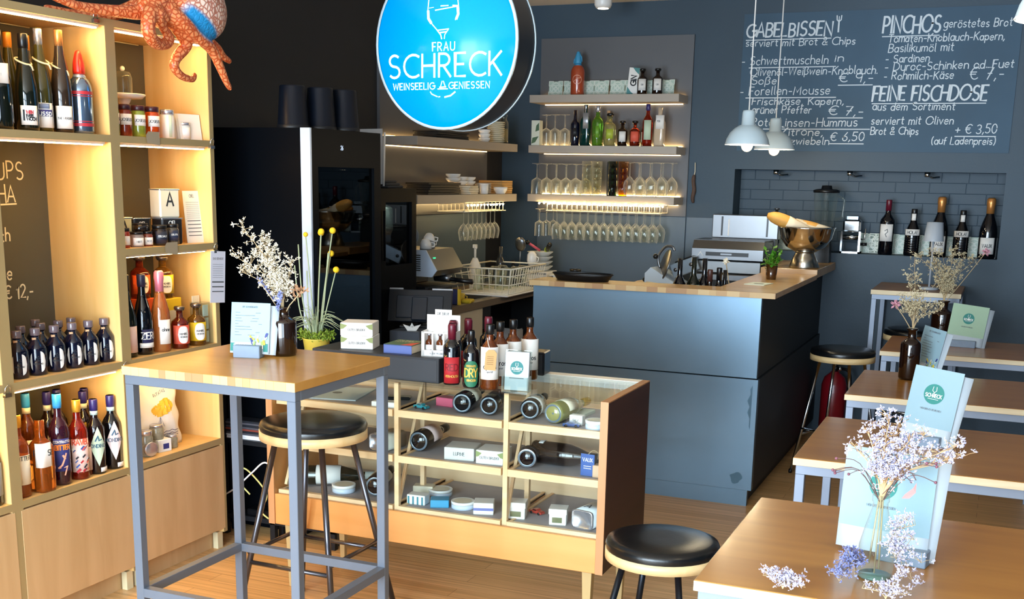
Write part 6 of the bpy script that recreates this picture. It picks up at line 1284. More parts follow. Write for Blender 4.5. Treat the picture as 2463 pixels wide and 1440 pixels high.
for k in range(3):
    wine_glass('cup', f'upturned glass on the middle back shelf, {nth(k)} from left', (-2.985+.072*k, 7.545+.02*(k == 0), Z2+.205), 'upturned glasses on the middle shelf', s=1.0)
def tumbler(label, loc, R, h, m, grp, n=3):
    t = thing('tumbler_stack', label, 'tumbler', loc, 0, grp)
    for k in range(n): MB().lathe([(R*.82, 0), (R*.84, .004), (R*.94, h*.5), (R, h), (R*1.02, h)], 18, cap=False, mtx=Matrix.Translation((0, 0, k*h*.42))).build('tumbler_wall', m, t)
    return t
for k, (x, y) in enumerate(((-2.665, 7.53), (-2.595, 7.53), (-2.63, 7.61))): tumbler(f'stack of clear tumblers on the bottom back shelf, {nth(k)} from the left', (x, y, Z3), .036, .10, thin('tumbler_glass', '#f2f2e6', 1, body=.6), 'clear tumbler stacks', 4)
tumbler('stack of dark green tumblers on the bottom back shelf', (-2.485, 7.54, Z3), .033, .10, thin('tumbler_green', '#5f8a4a', 1, body=.12), 'coloured tumbler stacks', 4); tumbler('stack of amber yellow tumblers on the bottom back shelf', (-2.412, 7.54, Z3), .033, .10, thin('tumbler_amber', '#e8b01c', 1, body=.12), 'coloured tumbler stacks', 4)
t = thing('black_box', 'tall black narrow box behind the green tumblers', 'box', (-2.52, 7.635, Z3)); MB().cbox(-.03, .03, -.03, .03, 0, .225, .003).build('carton', c_black, t); MB().box(-.02, .02, -.0305, -.03, .03, .19).build('front_print', pm('box_grey', '#2c2d31', .5), t)
# warm light chain along the front of the back rack
t = thing('light_chain', 'warm light chain of small bulbs above the hanging glasses', 'light chain', (0, 0, 0)); m_bead = emis('chain_bulb', '#ffd890', 110)
MB().tube([(-2.99, 7.470, 1.462), (-2.11, 7.470, 1.460)], .002, 5).build('wire', m_wire, t)
for k in range(25): MB().sphere((-2.985+.0365*k, 7.466, 1.455+.003*(k % 2)), .0065, seg=8, rings=6).build('bulb', m_bead, t)
t = thing('light_chain', 'warm light chain along the wire rack on the side wall', 'light chain', (0, 0, 0))
MB().tube([(-3.135, 6.62, 1.452), (-3.135, 7.22, 1.452)], .002, 5).build('wire', m_wire, t)
for k in range(12): MB().sphere((-3.131, 6.63+.05*k, 1.448), .006, seg=8, rings=6).build('bulb', m_bead, t)
# spirits on the middle shelf
GP = 'spirits on the middle back shelf'; ab = radians(-75)
def sp(label, x, R, H, kind, gl, cap, lab=None, txt=None, y=7.57, z=Z2, sq=0): return bottle('spirit_bottle', label, (x, y, z), R, H, kind, gl, cap, lab, txt, ab, GP, sq=sq)
sp('dark blue bottle with clear shoulder on the middle shelf', -2.776, .031, .235, 'spirit', g_blue, ('cork', g_clear), (l_black, .25, .5, .4)); sp('teal green gin bottle with silver shield label', -2.70, .035, .27, 'spirit', g_teal, ('capsule', c_silver), (l_silver, .42, .80, .5), None, sq=.2)
sp('bright green gin bottle with steel cap', -2.615, .037, .262, 'spirit', g_green, ('screw', c_silver), (pm('label_green2', '#6d9f2e', .5), .2, .5, .3)); sp('pale yellow bottle with square green label', -2.527, .040, .215, 'amber', g_yellow, ('flip', c_black), (pm('label_lime', '#a8b83c', .5), .22, .52, .6))
sp('corked bottle standing behind the pale yellow one', -2.565, .030, .235, 'amber', g_yellow, ('cork', c_cork), None, None, 7.645); sp('small amber bottle with yellow and white label, middle shelf', -2.438, .034, .165, 'amber', g_amberd, ('flip', c_black), (l_white, .18, .58, .7)); sp('small amber bottle with red and white label, middle shelf', -2.352, .034, .165, 'amber', g_neg, ('flip', c_black), (l_coral, .18, .58, .9))
sp('small amber bottle half hidden behind the violet capped one', -2.30, .030, .165, 'amber', g_amberd, ('flip', c_black), (l_cream, .18, .58, .9), None, 7.63); sp('clear bottle with violet cap, red liquor and mint label', -2.266, .034, .272, 'spirit', g_red, ('screw', c_violet), (l_mint, .16, .62, .75)); sp('square clear bottle with white label and orange rest', -2.182, .034, .25, 'spirit', pm('pale_amber', '#c9b49a', .08, coat=.3), ('cork', g_clear), (l_white, .45, .80, .8), ('PER SE', .012, MATS['grey_print'], .62), sq=.35)
t = thing('leaf_carton', 'white carton with leaf print at the left end of the middle shelf', 'box', (-3.035, 7.52, Z2)); MB().cbox(-.03, .03, -.03, .03, 0, .165, .002).build('carton', pm('carton_leaf', '#d5dcd0', .6), t); MB().add([(-.028, -.0306, .01), (.0, -.0306, .02), (.025, -.0306, .06), (-.02, -.0306, .05)], [(0,1,2,3)]).build('leaf_print', pm('leaf_dark', '#4c6a50', .7), t); MB().add([(.0, -.0306, .09), (.028, -.0306, .10), (.026, -.0306, .15), (.006, -.0306, .13)], [(0,1,2,3)]).build('leaf_print', pm('leaf_dark', '#4c6a50', .7), t)
# top shelf: tiles, siphon, gin
m_tile = pm('tile_mint', '#bccfc0', .3); m_tline = pm('tile_line', '#dfe6da', .3)
def tile(label, x, y, z, s, grp, ry=0):
    t = thing('patterned_tile', label, 'tile', (x, y, z), 0, grp, (radians(-9), 0, 0)); MB().cbox(-s/2, s/2, -.004, .004, 0, s, .001).build('tile', m_tile, t)
    mb = MB()
    for (cx, cz) in ((-.16, .5), (.16, .5), (0, .34), (0, .66)): stroke(mb, [(cx*s+.24*s*cos(a*pi/10), cz*s+.24*s*sin(a*pi/10)) for a in range(21)], .006, lambda u, v, d: (u, -.0042-d, v))
    for (cx, cz) in ((-.5, 0), (.5, 0), (-.5, 1), (.5, 1)):
        pts = [(max(-s/2, min(s/2, cx*s+.3*s*cos(a*pi/10))), max(0, min(s, cz*s+.3*s*sin(a*pi/10)))) for a in range(21)]; stroke(mb, pts, .005, lambda u, v, d: (u, -.0042-d, v))
    mb.build('pattern', m_tline, t)
for k, x in enumerate((-2.948, -2.838, -2.722, -2.618, -2.505, -2.40, -2.285, -2.165)):
    tile(f'mint patterned tile on the top back shelf, {nth(k)} from left', x, 7.625, Z1, .100, 'patterned tiles on the top shelf')
t = siphon('soda_siphon', 'orange soda siphon with blue head on the top back shelf', (-2.765, 7.56, Z1), .047, .285, pm('siphon_orange', '#a8482a', .12, coat=.4), pm('siphon_blue', '#3f97c4', .4), None, radians(170), collar=pm('siphon_blue2', '#3a86b0', .4))
mb = MB(); fn = cylfn(.0478, radians(-75)); stroke(mb, [(.030*cos(a*pi/12), .10+.028*sin(a*pi/12)) for a in range(25)], .0035, fn); stroke(mb, [(-.022, .088), (0, .108), (.024, .112)], .0035, fn); mb.build('emblem', pm('siphon_print', '#e0a58c', .5), t)
t = thing('gin_carton', 'white carton lettered gin leaning on the top back shelf', 'box', (-2.378, 7.575, Z1), 0, rot=(0, radians(5), 0)); MB().cbox(-.036, .036, -.03, .03, 0, .172, .002).build('carton', l_white, t)
mb = MB(); text(mb, 'GIN', .036, .060, -.002, .008, fn=lambda u, v, d: (.018-v, -.0302-d, u)); mb.build('lettering', ink, t); MB().add([(-.036, -.0306, .05), (-.01, -.0306, .02), (.02, -.0306, .0), (-.036, -.0306, .0)], [(0,1,2,3)]).build('leaf_print', pm('leaf_teal', '#4f8a8c', .7), t); MB().add([(.036, -.0306, .13), (.036, -.0306, .172), (-.01, -.0306, .172), (.01, -.0306, .15)], [(0,1,2,3)]).build('leaf_print', pm('leaf_teal', '#4f8a8c', .7), t)
for x, lb in ((-2.312, 'amber gin bottle nearest the gin carton'), (-2.208, 'amber gin bottle at the right of the top back shelf')):
    bottle('gin_bottle', lb, (x, 7.56, Z1), .034, .165, 'amber', g_amberd, ('flip', c_black), (l_white, .16, .60, .8), ('GIN', .010, ink, .35), ab, 'amber gin bottles on the top shelf')
# dried sausage hanging on the wall
t = thing('dried_sausage', 'dried sausage hanging from a string on the back wall', 'sausage', (-1.965, 7.70, 1.745)); MB().tube([(0, 0, 0), (.002, 0, -.06), (-.002, 0, -.085)], .0028, 6).build('string', l_cream, t)
MB().tube(spline([(-.002, 0, -.08), (-.006, 0, -.12), (.002, 0, -.18), (-.006, 0, -.23), (.0, 0, -.265)], 5), [.006, .009, .011, .012, .0125, .012, .012, .012, .012, .012, .0125, .013, .013, .0125, .012, .012, .0115, .011, .010, .008, .005], 10).build('sausage', pm('sausage_brown', '#4c382e', .7, bump=.5, bscale=120, noise=.4, nscale=40), t)

# ================================================================== the bar
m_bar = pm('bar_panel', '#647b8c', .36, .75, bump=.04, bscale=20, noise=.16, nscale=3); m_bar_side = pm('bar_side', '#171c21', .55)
m_btop = wood('bar_top', '#b48b54', '#cba56c', 'x', 5, .35, 9, coat=.2); m_bedge = wood('bar_edge', '#cdaf86', '#e2cba4', 'x', 12, .5, 6)
BX0, BX1, BY0, BZ = -2.30, -1.083, 5.70, 1.10
t = thing('bar_counter', 'dark panelled bar counter with oak worktop', 'bar', (0, 0, 0))
up_ = MB().cbox(BX0, BX1, BY0, BY0+.03, .664, BZ-.028, .001).build('upper_panel', m_bar, t)
lo_ = MB().cbox(BX0, BX1+.010, BY0-.008, BY0+.03, .085, .660, .001).build('lower_panel', m_bar, t)
st = MB(); random.seed(12)
for (cx, cz, r) in ((-1.155, .145, .030),):
    st.add([(cx+r*(1+.18*sin(3*a)+.1*cos(5*a))*cos(a), BY0-.0085, cz+r*(1+.2*sin(2*a))*sin(a)) for a in [2*pi*k/22 for k in range(22)]], [tuple(range(22))])
pts = [(-1.098, .63), (-1.100, .40), (-1.106, .42), (-1.104, .46), (-1.118, .49), (-1.108, .52), (-1.122, .55), (-1.106, .585), (-1.110, .61)]
st.add([(x, BY0-.0085, z) for x, z in pts], [tuple(range(len(pts)))[::-1]]); st.build('paint_stain', pm('bar_stain', '#3f6379', .5), lo_)
MB().box(BX0, BX1-.012, BY0, BY0+.03, 0, .083).build('kick_board', m_bar, t)
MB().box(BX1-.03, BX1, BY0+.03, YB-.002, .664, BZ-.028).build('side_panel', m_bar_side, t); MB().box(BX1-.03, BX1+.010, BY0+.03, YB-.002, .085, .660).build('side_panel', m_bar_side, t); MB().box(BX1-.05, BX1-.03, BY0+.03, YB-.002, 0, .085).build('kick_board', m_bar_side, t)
MB().box(BX0, BX0+.03, BY0+.03, 5.95, 0, BZ-.028).build('end_panel', m_bar, t)
MB().box(BX0+.03, BX1-.03, 6.12, 6.14, .0, .86).box(BX0+.03, -1.40, BY0+.03, 6.12, .84, .86).build('well_floor', pm('well_tan', '#9c8a70', .6), t)
w1 = MB().cbox(BX0+.02-.02, BX1+.076, BY0-.06, 5.86, BZ-.028, BZ, .0015).build('worktop', m_btop, t)
MB().cbox(-1.33, BX1+.076, 5.861, 6.95, BZ-.028, BZ, .0015).build('worktop', m_btop, t)
MB().cbox(-1.34, BX1+.076, 6.952, YB-.002, BZ-.02, BZ+.028, .0015).build('worktop', m_btop, t)
random.seed(6); x = BX0
while x < BX1+.075:
    w_ = min(random.uniform(.03, .07), BX1+.076-x); MB().box(x+.0003, x+w_-.0003, BY0-.0608, BY0-.058, BZ-.0275, BZ-.001).build('block', blk[random.choice([0, 2, 3, 1, 0])], w1); x += w_
# inner back counter along the back wall
t = thing('rear_counter', 'rear work counter under the bar shelves', 'counter', (0, 0, 0)); MB().box(-2.84, -1.64, 7.12, YB-.017, .88, .92).build('worktop', m_cnt, t); MB().box(-2.84, -1.64, 7.16, YB-.017, .06, .88).build('front_panel', MATS['open_dark'], t)
ZK = .92
# wine bottles standing in the bar well, necks showing
GN = 'wine bottles in the bar well'
def neck(label, x, y, top, gl, cap, lab=None, R=.036): bottle('wine_bottle', label, (x, y, .861), R, top-.861, 'bordeaux', gl, cap, lab, None, radians(-75), GN)
neck('corked dark bottle with white label in the bar well, leftmost', -1.575, 5.97, 1.225, g_black, ('cork', c_cork), (l_white, .50, .62, 1.2)); neck('wine bottle with turquoise and pink collar in the bar well', -1.50, 5.97, 1.235, g_dark, ('cork', c_cork), (pm('collar_turquoise', '#79c4cf', .5), .5, .62, 1.0)); neck('corked dark bottle right of the turquoise collared one', -1.455, 6.02, 1.228, g_black, ('cork', c_cork))
neck('short brown capsule bottle in the bar well', -1.413, 5.97, 1.175, g_amberd, ('capsule', pm('cap_brown', '#4a2c26', .4))); neck('short black capsule bottle in the bar well', -1.355, 5.93, 1.19, g_black, ('capsule', c_black)); neck('small bottle with cork next to the black capsule one', -1.345, 6.02, 1.172, g_black, ('cork', c_cork), None, .028)
for (x, y, z1, lb) in ((-1.415, 6.05, .0, 'thin white rose with long stem in the bar well'),):
    t = thing('dried_rose', lb, 'flower', (-1.30, 6.03, 1.00)); MB().tube([(.02, -.02, -.1), (-.02, 0, .08), (-.05, .02, .21)], .0025, 6).build('stem', m_stem, t); b_ = MB(); random.seed(3); [petals(b_, (-.05, .02, .215), .022, 3) for k in range(5)]; b_.sphere((-.05, .02, .215), .012, seg=10, rings=6); b_.build('blossom', l_cream, t)
# oval black tray, pan, jar, plate
t = thing('serving_tray', 'black oval serving tray on the bar', 'tray', (-2.04, 5.745, BZ), radians(2)); MB().lathe([(.0, .004), (.135, .004), (.155, .032), (.168, .036), (.160, .030), (.14, 0), (0, 0)], 36, sy=.42).build('tray_body', pm('tray_black', '#0e0f11', .35), t); MB().lathe([(.166, .035), (.170, .038), (.166, .041)], 36, cap=False, sy=.42).build('rim', MATS['tray_black'], t)
t = thing('oven_tray', 'white rectangular tray on the rear counter', 'tray', (-2.68, 7.45, ZK)); MB().box(-.15, .15, -.10, .10, 0, .006).box(-.15, -.144, -.10, .10, 0, .06).box(.144, .15, -.10, .10, 0, .06).box(-.15, .15, -.10, -.094, 0, .06).box(-.15, .15, .094, .10, 0, .06).build('tray_body', c_white, t); MB().box(-.165, .165, -.115, -.10, .055, .062).box(-.165, .165, .10, .115, .055, .062).box(-.165, -.15, -.10, .10, .055, .062).box(.15, .165, -.10, .10, .055, .062).build('rim', c_white, t)
t = thing('preserving_jar', 'empty preserving jar with dark lid in front of the white tray', 'jar', (-2.63, 7.26, ZK)); MB().lathe([(.042, 0), (.045, .006), (.045, .085), (.036, .10)], 20, cap=False).build('glass_body', MATS['jar_glass'], t); MB().lathe([(.038, .10), (.040, .102), (.040, .116), (0, .117)], 20).build('lid', c_black, t)
for (x, y, lb) in ((-2.38, 7.30, 'white plate lying right of the preserving jar'),):
    t = thing('side_plate', lb, 'plate', (x, y, ZK), 0); MB().lathe([(.05, 0), (.09, .012), (.092, .016), (.05, .006), (0, .006)], 28).build('plate', c_white, t); MB().lathe([(.0905, .0145), (.0925, .017)], 28, cap=False).build('rim', c_silver, t)
t = thing('scoop', 'pale wooden scoop lying behind the bar top', 'scoop', (-2.23, 7.25, ZK), radians(-15)); MB().tube([(.02, 0, .012), (.16, 0, .012)], [.007, .010], 8).build('handle', pm('scoop_wood', '#d9c9a8', .6), t); MB().sphere((-.03, 0, .025), .05, .035, .025).build('bowl', MATS['scoop_wood'], t)
t = thing('paper_stack', 'cream paper roll lying before the slicer', 'paper', (-1.98, 7.18, ZK), radians(4)); MB().tube([(-.13, 0, .035), (.13, 0, .035)], .035, 20).build('roll', l_cream, t); MB().tube([(.13, 0, .035), (.132, 0, .035)], .012, 12).build('core', l_black, t)
t = thing('wrapped_bread', 'paper wrapped loaf lying left of the slicer', 'bread', (-2.16, 7.40, ZK), radians(20)); MB().sphere((0, 0, .03), .11, .04, .03).build('loaf', pm('loaf_tan', '#cdb592', .7), t); MB().cbox(.0, .10, -.042, .042, 0, .05, .015).build('wrapper', l_cream, t)
# slicer
t = thing('meat_slicer', 'white and steel meat slicer on the rear counter', 'slicer', (-1.99, 7.25, ZK), radians(-8)); m_slw = pm('slicer_white', '#cfdfee', .3)
MB().prism([(-.12, 0), (.15, 0), (.15, .04), (.05, .09), (-.08, .16), (-.12, .12)], -.10, .10, Matrix.Rotation(pi/2, 4, 'X')).build('base', m_slw, t)
bl_m = Matrix.Translation((.0, -.05, .19)) @ Matrix.Rotation(radians(62), 4, 'Y') @ Matrix.Rotation(radians(0), 4, 'X')
MB().lathe([(0, .0), (.105, .0), (.108, .004), (.102, .010), (0, .012)], 36, mtx=Matrix.Translation((-.01, -.03, .17)) @ Matrix.Rotation(radians(-70), 4, 'Y') @ Matrix.Rotation(radians(35), 4, 'X')).build('blade', m_inox, t)
MB().cbox(-.03, .15, -.012, .012, -.045, .045, .004, Matrix.Translation((.09, -.08, .15)) @ Matrix.Rotation(radians(-22), 4, 'Y')).build('carriage', pm('slicer_plate', '#9fb0c0', .35, .6), t)
MB().cbox(-.01, .11, -.03, .03, .045, .060, .003, Matrix.Translation((.11, -.06, .15)) @ Matrix.Rotation(radians(-22), 4, 'Y')).build('pusher', c_black, t)
for (a, b_) in ((.02, 0), (.13, 0)): MB().lathe([(.012, 0), (.012, .004)], 14, mtx=Matrix.Translation((.07+a*.93, -.092, .145+a*.37)) @ Matrix.Rotation(pi/2, 4, 'X')).build('screw', m_inox, t)
MB().tube(spline([(-.06, 0, .15), (-.075, 0, .22), (-.03, 0, .285), (.02, 0, .29), (.035, 0, .265)], 5), .008, 8).build('handle_arm', m_inox, t); MB().sphere((-.085, -.02, .225), .017).build('knob', c_black, t); MB().sphere((-.14, -.05, .075), .016).build('knob', c_black, t)
# contact grill with steel backboard
t = thing('contact_grill', 'stainless contact grill with long dark handle slot', 'grill', (-1.605, 7.345, ZK+.066), 0)
MB().prism([(-.14, .16), (.14, .16), (.16, .18), (.16, .265), (-.10, .275), (-.14, .225)], -.225, .225, Matrix.Rotation(pi/2, 4, 'Z') @ Matrix.Rotation(pi/2, 4, 'X')).build('hood', m_inox, t)
MB().box(-.222, .222, -.10, .158, .272, .279).build('hood_top', pm('grill_dark_steel', '#4b4d50', .35, .7), t)
MB().box(-.135, .135, -.146, -.1405, .182, .206).build('handle_slot', c_black, t); MB().box(-.04, .03, -.1475, -.146, .189, .199).build('handle', m_inox, t)
MB().cbox(-.21, .21, -.12, .15, .075, .15, .004).build('upper_plate', pm('grill_plate', '#8f9294', .35, .7), t); MB().cbox(-.225, .225, -.16, .16, .03, .07, .004).build('lower_plate', m_inox, t); MB().box(-.215, .215, -.15, .15, -.066, .03).build('foot', c_black, t)
mb = MB(); stroke(mb, [(-.185, .180), (-.170, .205), (-.155, .180)], .003, lambda u, v, d: (u, -.1405-d, v)); mb.build('emblem', l_white, t)
t = thing('steel_toaster', 'stainless upright panel with two dark slots behind the grill', 'toaster', (-1.575, 7.60, ZK+.065), 0); MB().cbox(-.215, .215, -.05, .05, .28, .43, .004).build('panel', m_inox, t)
for a in (-.15, .145): MB().box(a-.006, a+.006, -.0515, -.05, .295, .418).build('slot', c_black, t)
MB().box(-.11, -.102, -.0515, -.05, .295, .40).build('groove', l_white, t); MB().box(-.20, .20, -.05, .05, -.065, .28).build('cabinet', pm('grill_dark_steel', '#4b4d50', .35, .7), t)
MB().lathe([(.010, .43), (.010, .47), (.018, .472), (.018, .478), (0, .48)], 14, mtx=Matrix.Translation((.19, 0, 0))).build('knob', m_inox, t)
# herb glass and coaster
t = thing('coaster', 'pale folded card lying on the bar worktop', 'card', (-1.185, 6.12, BZ), radians(-8)); MB().box(-.055, .055, -.075, .075, 0, .003).build('card', pm('card_mint', '#cfdcd0', .6), t); MB().box(-.02, .03, -.03, .0, .003, .0034).build('print', MATS['grey_print'], t)
t = thing('herb_glass', 'brown glass with fresh green mint on the bar', 'herb glass', (-1.185, 6.46, BZ)); MB().lathe([(.026, 0), (.028, .004), (.034, .085), (.032, .085), (.027, .008), (0, .008)], 20).build('glass_body', pm('herb_brown_glass', '#4a2c12', .08, coat=.4), t)
random.seed(14); hb = MB(); hs_ = MB()
for k in range(14):
    a = random.uniform(0, 6.28); e = Vector((.040*cos(a), .040*sin(a), random.uniform(.10, .17))); hs_.tube([(0, 0, .03), tuple(e*.6), tuple(e)], .0015, 4)
    for j in range(8):
        p = e*random.uniform(.65, 1.05); d = Vector((random.gauss(0, 1), random.gauss(0, 1), random.gauss(.3, .6))).normalized(); s_ = d.cross(Vector((0, 0, 1))).normalized(); L_ = random.uniform(.026, .044)
        hb.add([p, p+d*L_*.5+s_*L_*.32, p+d*L_, p+d*L_*.5-s_*L_*.32], [(0,1,2,3)])
hs_.build('stems', pm('herb_stem', '#7a9a34', .6), t); hb.build('leaves', pm('herb_leaf', '#4d8a22', .55, noise=.3, nscale=60), t, kind='stuff')
# footed steel bowl with baguettes
t = thing('steel_bowl', 'large footed steel bowl holding baguettes', 'bowl', (-1.11, 7.10, BZ+.028)); m_ch3 = pm('bowl_steel', '#d6d2ca', .1, 1.0)
MB().lathe([(.088, 0), (.090, .004), (.070, .06), (.058, .085), (.056, .095)], 32).build('foot', pm('bowl_foot', '#b8b2a6', .25, 1.0), t)
MB().lathe([(.0, .090), (.06, .094), (.115, .125), (.150, .175), (.166, .235), (.170, .245), (.164, .240), (.146, .18), (.11, .133), (.05, .104), (0, .10)], 40).build('bowl', m_ch3, t)
m_crust = pm('baguette_crust', '#cf9a4a', .6, bump=.4, bscale=60, noise=.3, nscale=14)
def baguette(label, loc, rot, L_, R, wrap):
    t = thing('baguette', label, 'bread', loc, 0, 'baguettes', rot); n = 10; MB().tube([(L_*k/n, 0, .012*sin(pi*k/n)) for k in range(n+1)], [R*(max(.12, 1-abs(2*k/n-1)**4))**.5 for k in range(n+1)], 14).build('crust', m_crust, t)
    if wrap: MB().tube([(L_*wrap+(L_*1.05-L_*wrap)*k/4, 0, .008) for k in range(5)], [R*1.12, R*1.1, R*1.05, R*.95, R*.8], 12).build('paper_sleeve', pm('sleeve_paper', '#d8cdb8', .7), t)
baguette('golden baguette sticking out of the steel bowl', (-1.33, 7.00, 1.435), (0, radians(24), radians(18)), .29, .040, .42); baguette('second baguette in paper lying behind in the steel bowl', (-1.24, 7.17, 1.385), (0, radians(10), radians(-5)), .25, .030, .2)
# blender
t = thing('blender', 'glass blender with black lid in the wall niche', 'blender', (-1.09, 7.66, BZ+.028)); MB().lathe([(.075, 0), (.07, .10), (.055, .17), (.05, .18)], 4, .0, Matrix.Rotation(pi/4, 4, 'Z'), False).build('motor_base', c_black, t); MB().lathe([(.045, .18), (.055, .20), (.05, .215)], 20).build('collar', m_inox, t)
MB().lathe([(.048, .215), (.060, .26), (.078, .44)], 24, cap=False).build('jug', g_clear, t); MB().tube([(.076, 0, .42), (.115, 0, .40), (.11, 0, .29), (.066, 0, .27)], .009, 8).build('handle', g_clear, t); MB().lathe([(.082, .44), (.084, .455), (.06, .462), (.035, .464), (.03, .485), (0, .486)], 24).build('lid', c_black, t)
# pasta machine
t = thing('pasta_machine', 'chrome pasta machine with side crank in the niche', 'pasta machine', (-.93, 7.80, NZ0)); m_ch = m_chrome
MB().box(-.062, -.050, -.06, .06, .0, .14).box(.050, .062, -.06, .06, .0, .14).box(-.062, .062, -.06, .06, 0, .012).build('frame', m_ch, t); MB().cbox(-.055, .055, -.045, .05, .135, .215, .012).build('hood', m_ch, t); MB().box(-.035, .035, -.03, .035, .215, .235).build('feed_slot', pm('slot_grey', '#8c98a4', .3, .6), t)
MB().tube([(-.05, -.02, .10), (.05, -.02, .10)], .016, 12).tube([(-.05, .02, .10), (.05, .02, .10)], .016, 12).build('rollers', m_ch, t); MB().tube([(.062, 0, .09), (.082, 0, .09), (.085, -.01, .16)], .005, 6).build('crank', m_ch, t); MB().tube([(.062, -.01, .06), (.10, -.01, .06)], .010, 8).build('knob', c_black, t)
# niche bottles and tiles
GNi = 'bottles in the wall niche'; an = radians(-90)
bottle('wine_bottle', 'tall red wine bottle in the niche, leftmost bottle', (-.714, 7.79, NZ0), .046, .345, 'bordeaux', g_black, ('capsule', c_wax), (l_white, .25, .56, 1.0), None, an, GNi, extra=lambda t, R, H: (lambda mb: (stroke(mb, [(-.008, .44*H), (.006, .47*H), (.010, .42*H), (-.004, .38*H), (.004, .33*H)], .004, cylfn(R+.0016, an)), mb.build('print', MATS['grey_print'], t)))(MB()))
for (x, lb) in ((-.556, 'small ribbed sparkling bottle left of the table lamp'), (-.266, 'small ribbed sparkling bottle right of the table lamp')):
    bottle('sparkling_bottle', lb, (x, 7.79, NZ0), .047, .292, 'burgundy', g_black, ('capsule', c_black), (l_white, .44, .57, 1.2), ('HOLA!', .018, ink, .475), an, GNi, extra=lambda t, R, H: (MB().patch(R*.40, .74*H, .90*H, an-.8, an+.8, 6).build('neck_label', l_white, t), [MB().lathe([(R, (.06+.05*k)*H), (R+.0016, (.075+.05*k)*H), (R, (.09+.05*k)*H)], 20, cap=False).build('rib', g_black, t) for k in range(7)]))
for (x, lb) in ((-.398, 'large sparkling bottle with orange foil behind the lamp'), (-.112, 'large sparkling bottle with orange foil at the niche right end')):
    bottle('sparkling_bottle', lb, (x, 7.80, NZ0), .053, .372, 'burgundy', g_black, ('champ', c_copper), (l_white, .08, .35, .9), ('VAUX', .020, ink, .19), an, GNi)
for k, x in enumerate((-1.35, -1.24, -.815, -.765, -.62, -.475, -.33, -.19)):
    tile(f'mint patterned tile leaning in the niche, {nth(k)} from left', x, 7.895, NZ0, .125, 'patterned tiles in the niche')
t = thing('white_box', 'small white box standing at the right niche end', 'box', (-.065, 7.86, NZ0)); MB().cbox(-.008, .008, -.04, .04, 0, .13, .002).build('carton', l_white, t); MB().box(-.009, -.008, -.03, .03, .02, .1).build('side_print', l_silver, t)
# ================================================================== round lightbox sign
t = thing('round_sign', 'round blue lightbox sign with wine glass and white lettering', 'sign', (-2.022, 4.068, 2.118), 0, rot=(0, 0, radians(-7)))
SR = .316; m_signb = pm('sign_blue', '#0092d8', .22, emit='#0090dc', estr=.34, spec=.3)
MB().lathe([(SR-.006, 0), (SR-.006, .004)], 64, mtx=Matrix.Rotation(pi/2, 4, 'X')).build('face', m_signb, t)
MB().lathe([(SR, -.13), (SR, .004)], 64, cap=False, mtx=Matrix.Rotation(pi/2, 4, 'X')).lathe([(0, -.13), (SR, -.13)], 64, cap=False, mtx=Matrix.Rotation(pi/2, 4, 'X')).build('drum', pm('sign_drum', '#30343a', .35, .4), t)
for (a, b) in ((-.002, .007), (-.133, -.126)): MB().lathe([(SR-.007, b), (SR+.003, b), (SR+.003, a), (SR, a)], 64, cap=False, mtx=Matrix.Rotation(pi/2, 4, 'X')).build('rim', pm('sign_rim', '#cfe6f4', .3, .4), t)
m_sw = pm('sign_white', '#e8f4fa', .4, emit='#eaf8ff', estr=.35)
fs = lambda u, v, d: (u, -.0046-d, v)
def tf(s, x0, x1, z, h, w, sp):
    mb = MB(); text(mb, s, h, x0, z, w, 'l', fs, sp=sp, xs=(x1-x0)/text_width(s, h, sp)); mb.build('lettering', m_sw, t)
tf('FRAU', -.055, .045, -.029, .030, .0042, .3); tf('SCHRECK', -.258, .250, -.123, .083, .0088, .22); tf('WEINSEELIG', -.238, -.048, -.168, .0235, .0036, .26); tf('GENIESSEN', .020, .200, -.168, .0235, .0036, .26)
mb = MB()
# wine glass drawing
def ss(p, w): stroke(mb, [(a*(1.25 if b > .02 else 1)-.008, b+(.014 if b > -.02 else 0)) for a, b in p], w, fs)
ss([(-.046, .245), (-.050, .16), (-.056, .095), (-.054, .075), (-.038, .052), (-.020, .030)], .004); ss([(-.054, .10), (-.053, .075), (-.044, .060)], .011)
ss([(.046, .245), (.050, .16), (.056, .10), (.055, .085), (.044, .065)], .004); ss([(.052, .11), (.054, .085), (.048, .070)], .011)
ss([(-.050, .112), (-.034, .114)], .002); ss([(-.028, .103), (.046, .112)], .004); ss([(-.008, .117), (.018, .117)], .004); ss([(.035, .116), (.052, .114)], .005)
ss([(-.020, .030), (-.010, .014), (-.006, -.0)], .005); ss([(.020, .034), (.008, .014), (.006, .0)], .004); ss([(-.018, .031), (.020, .034)], .004); ss([(-.012, .022), (.012, .024)], .005)
mb.build('glass_drawing', m_sw, t); mb = MB()
ss([(-.022, -.168), (.022, -.168)], .004); ss([(-.010, -.160), (-.003, -.140)], .004); ss([(.012, -.160), (.003, -.140)], .004); ss([(-.014, -.162), (.014, -.161)], .005)
ss([(-.056, -.178), (-.050, -.186), (-.024, -.196)], .004); ss([(-.018, -.197), (-.012, -.196)], .004); ss([(.010, -.198), (.036, -.193), (.056, -.180)], .006)
mb.build('glass_foot_drawing', m_sw, t)
for x in (-.15, .15): MB().tube([(x, .065, .27), (x, .065, ZC-2.118)], .004, 6).build('suspension_rod', m_chrome, t)

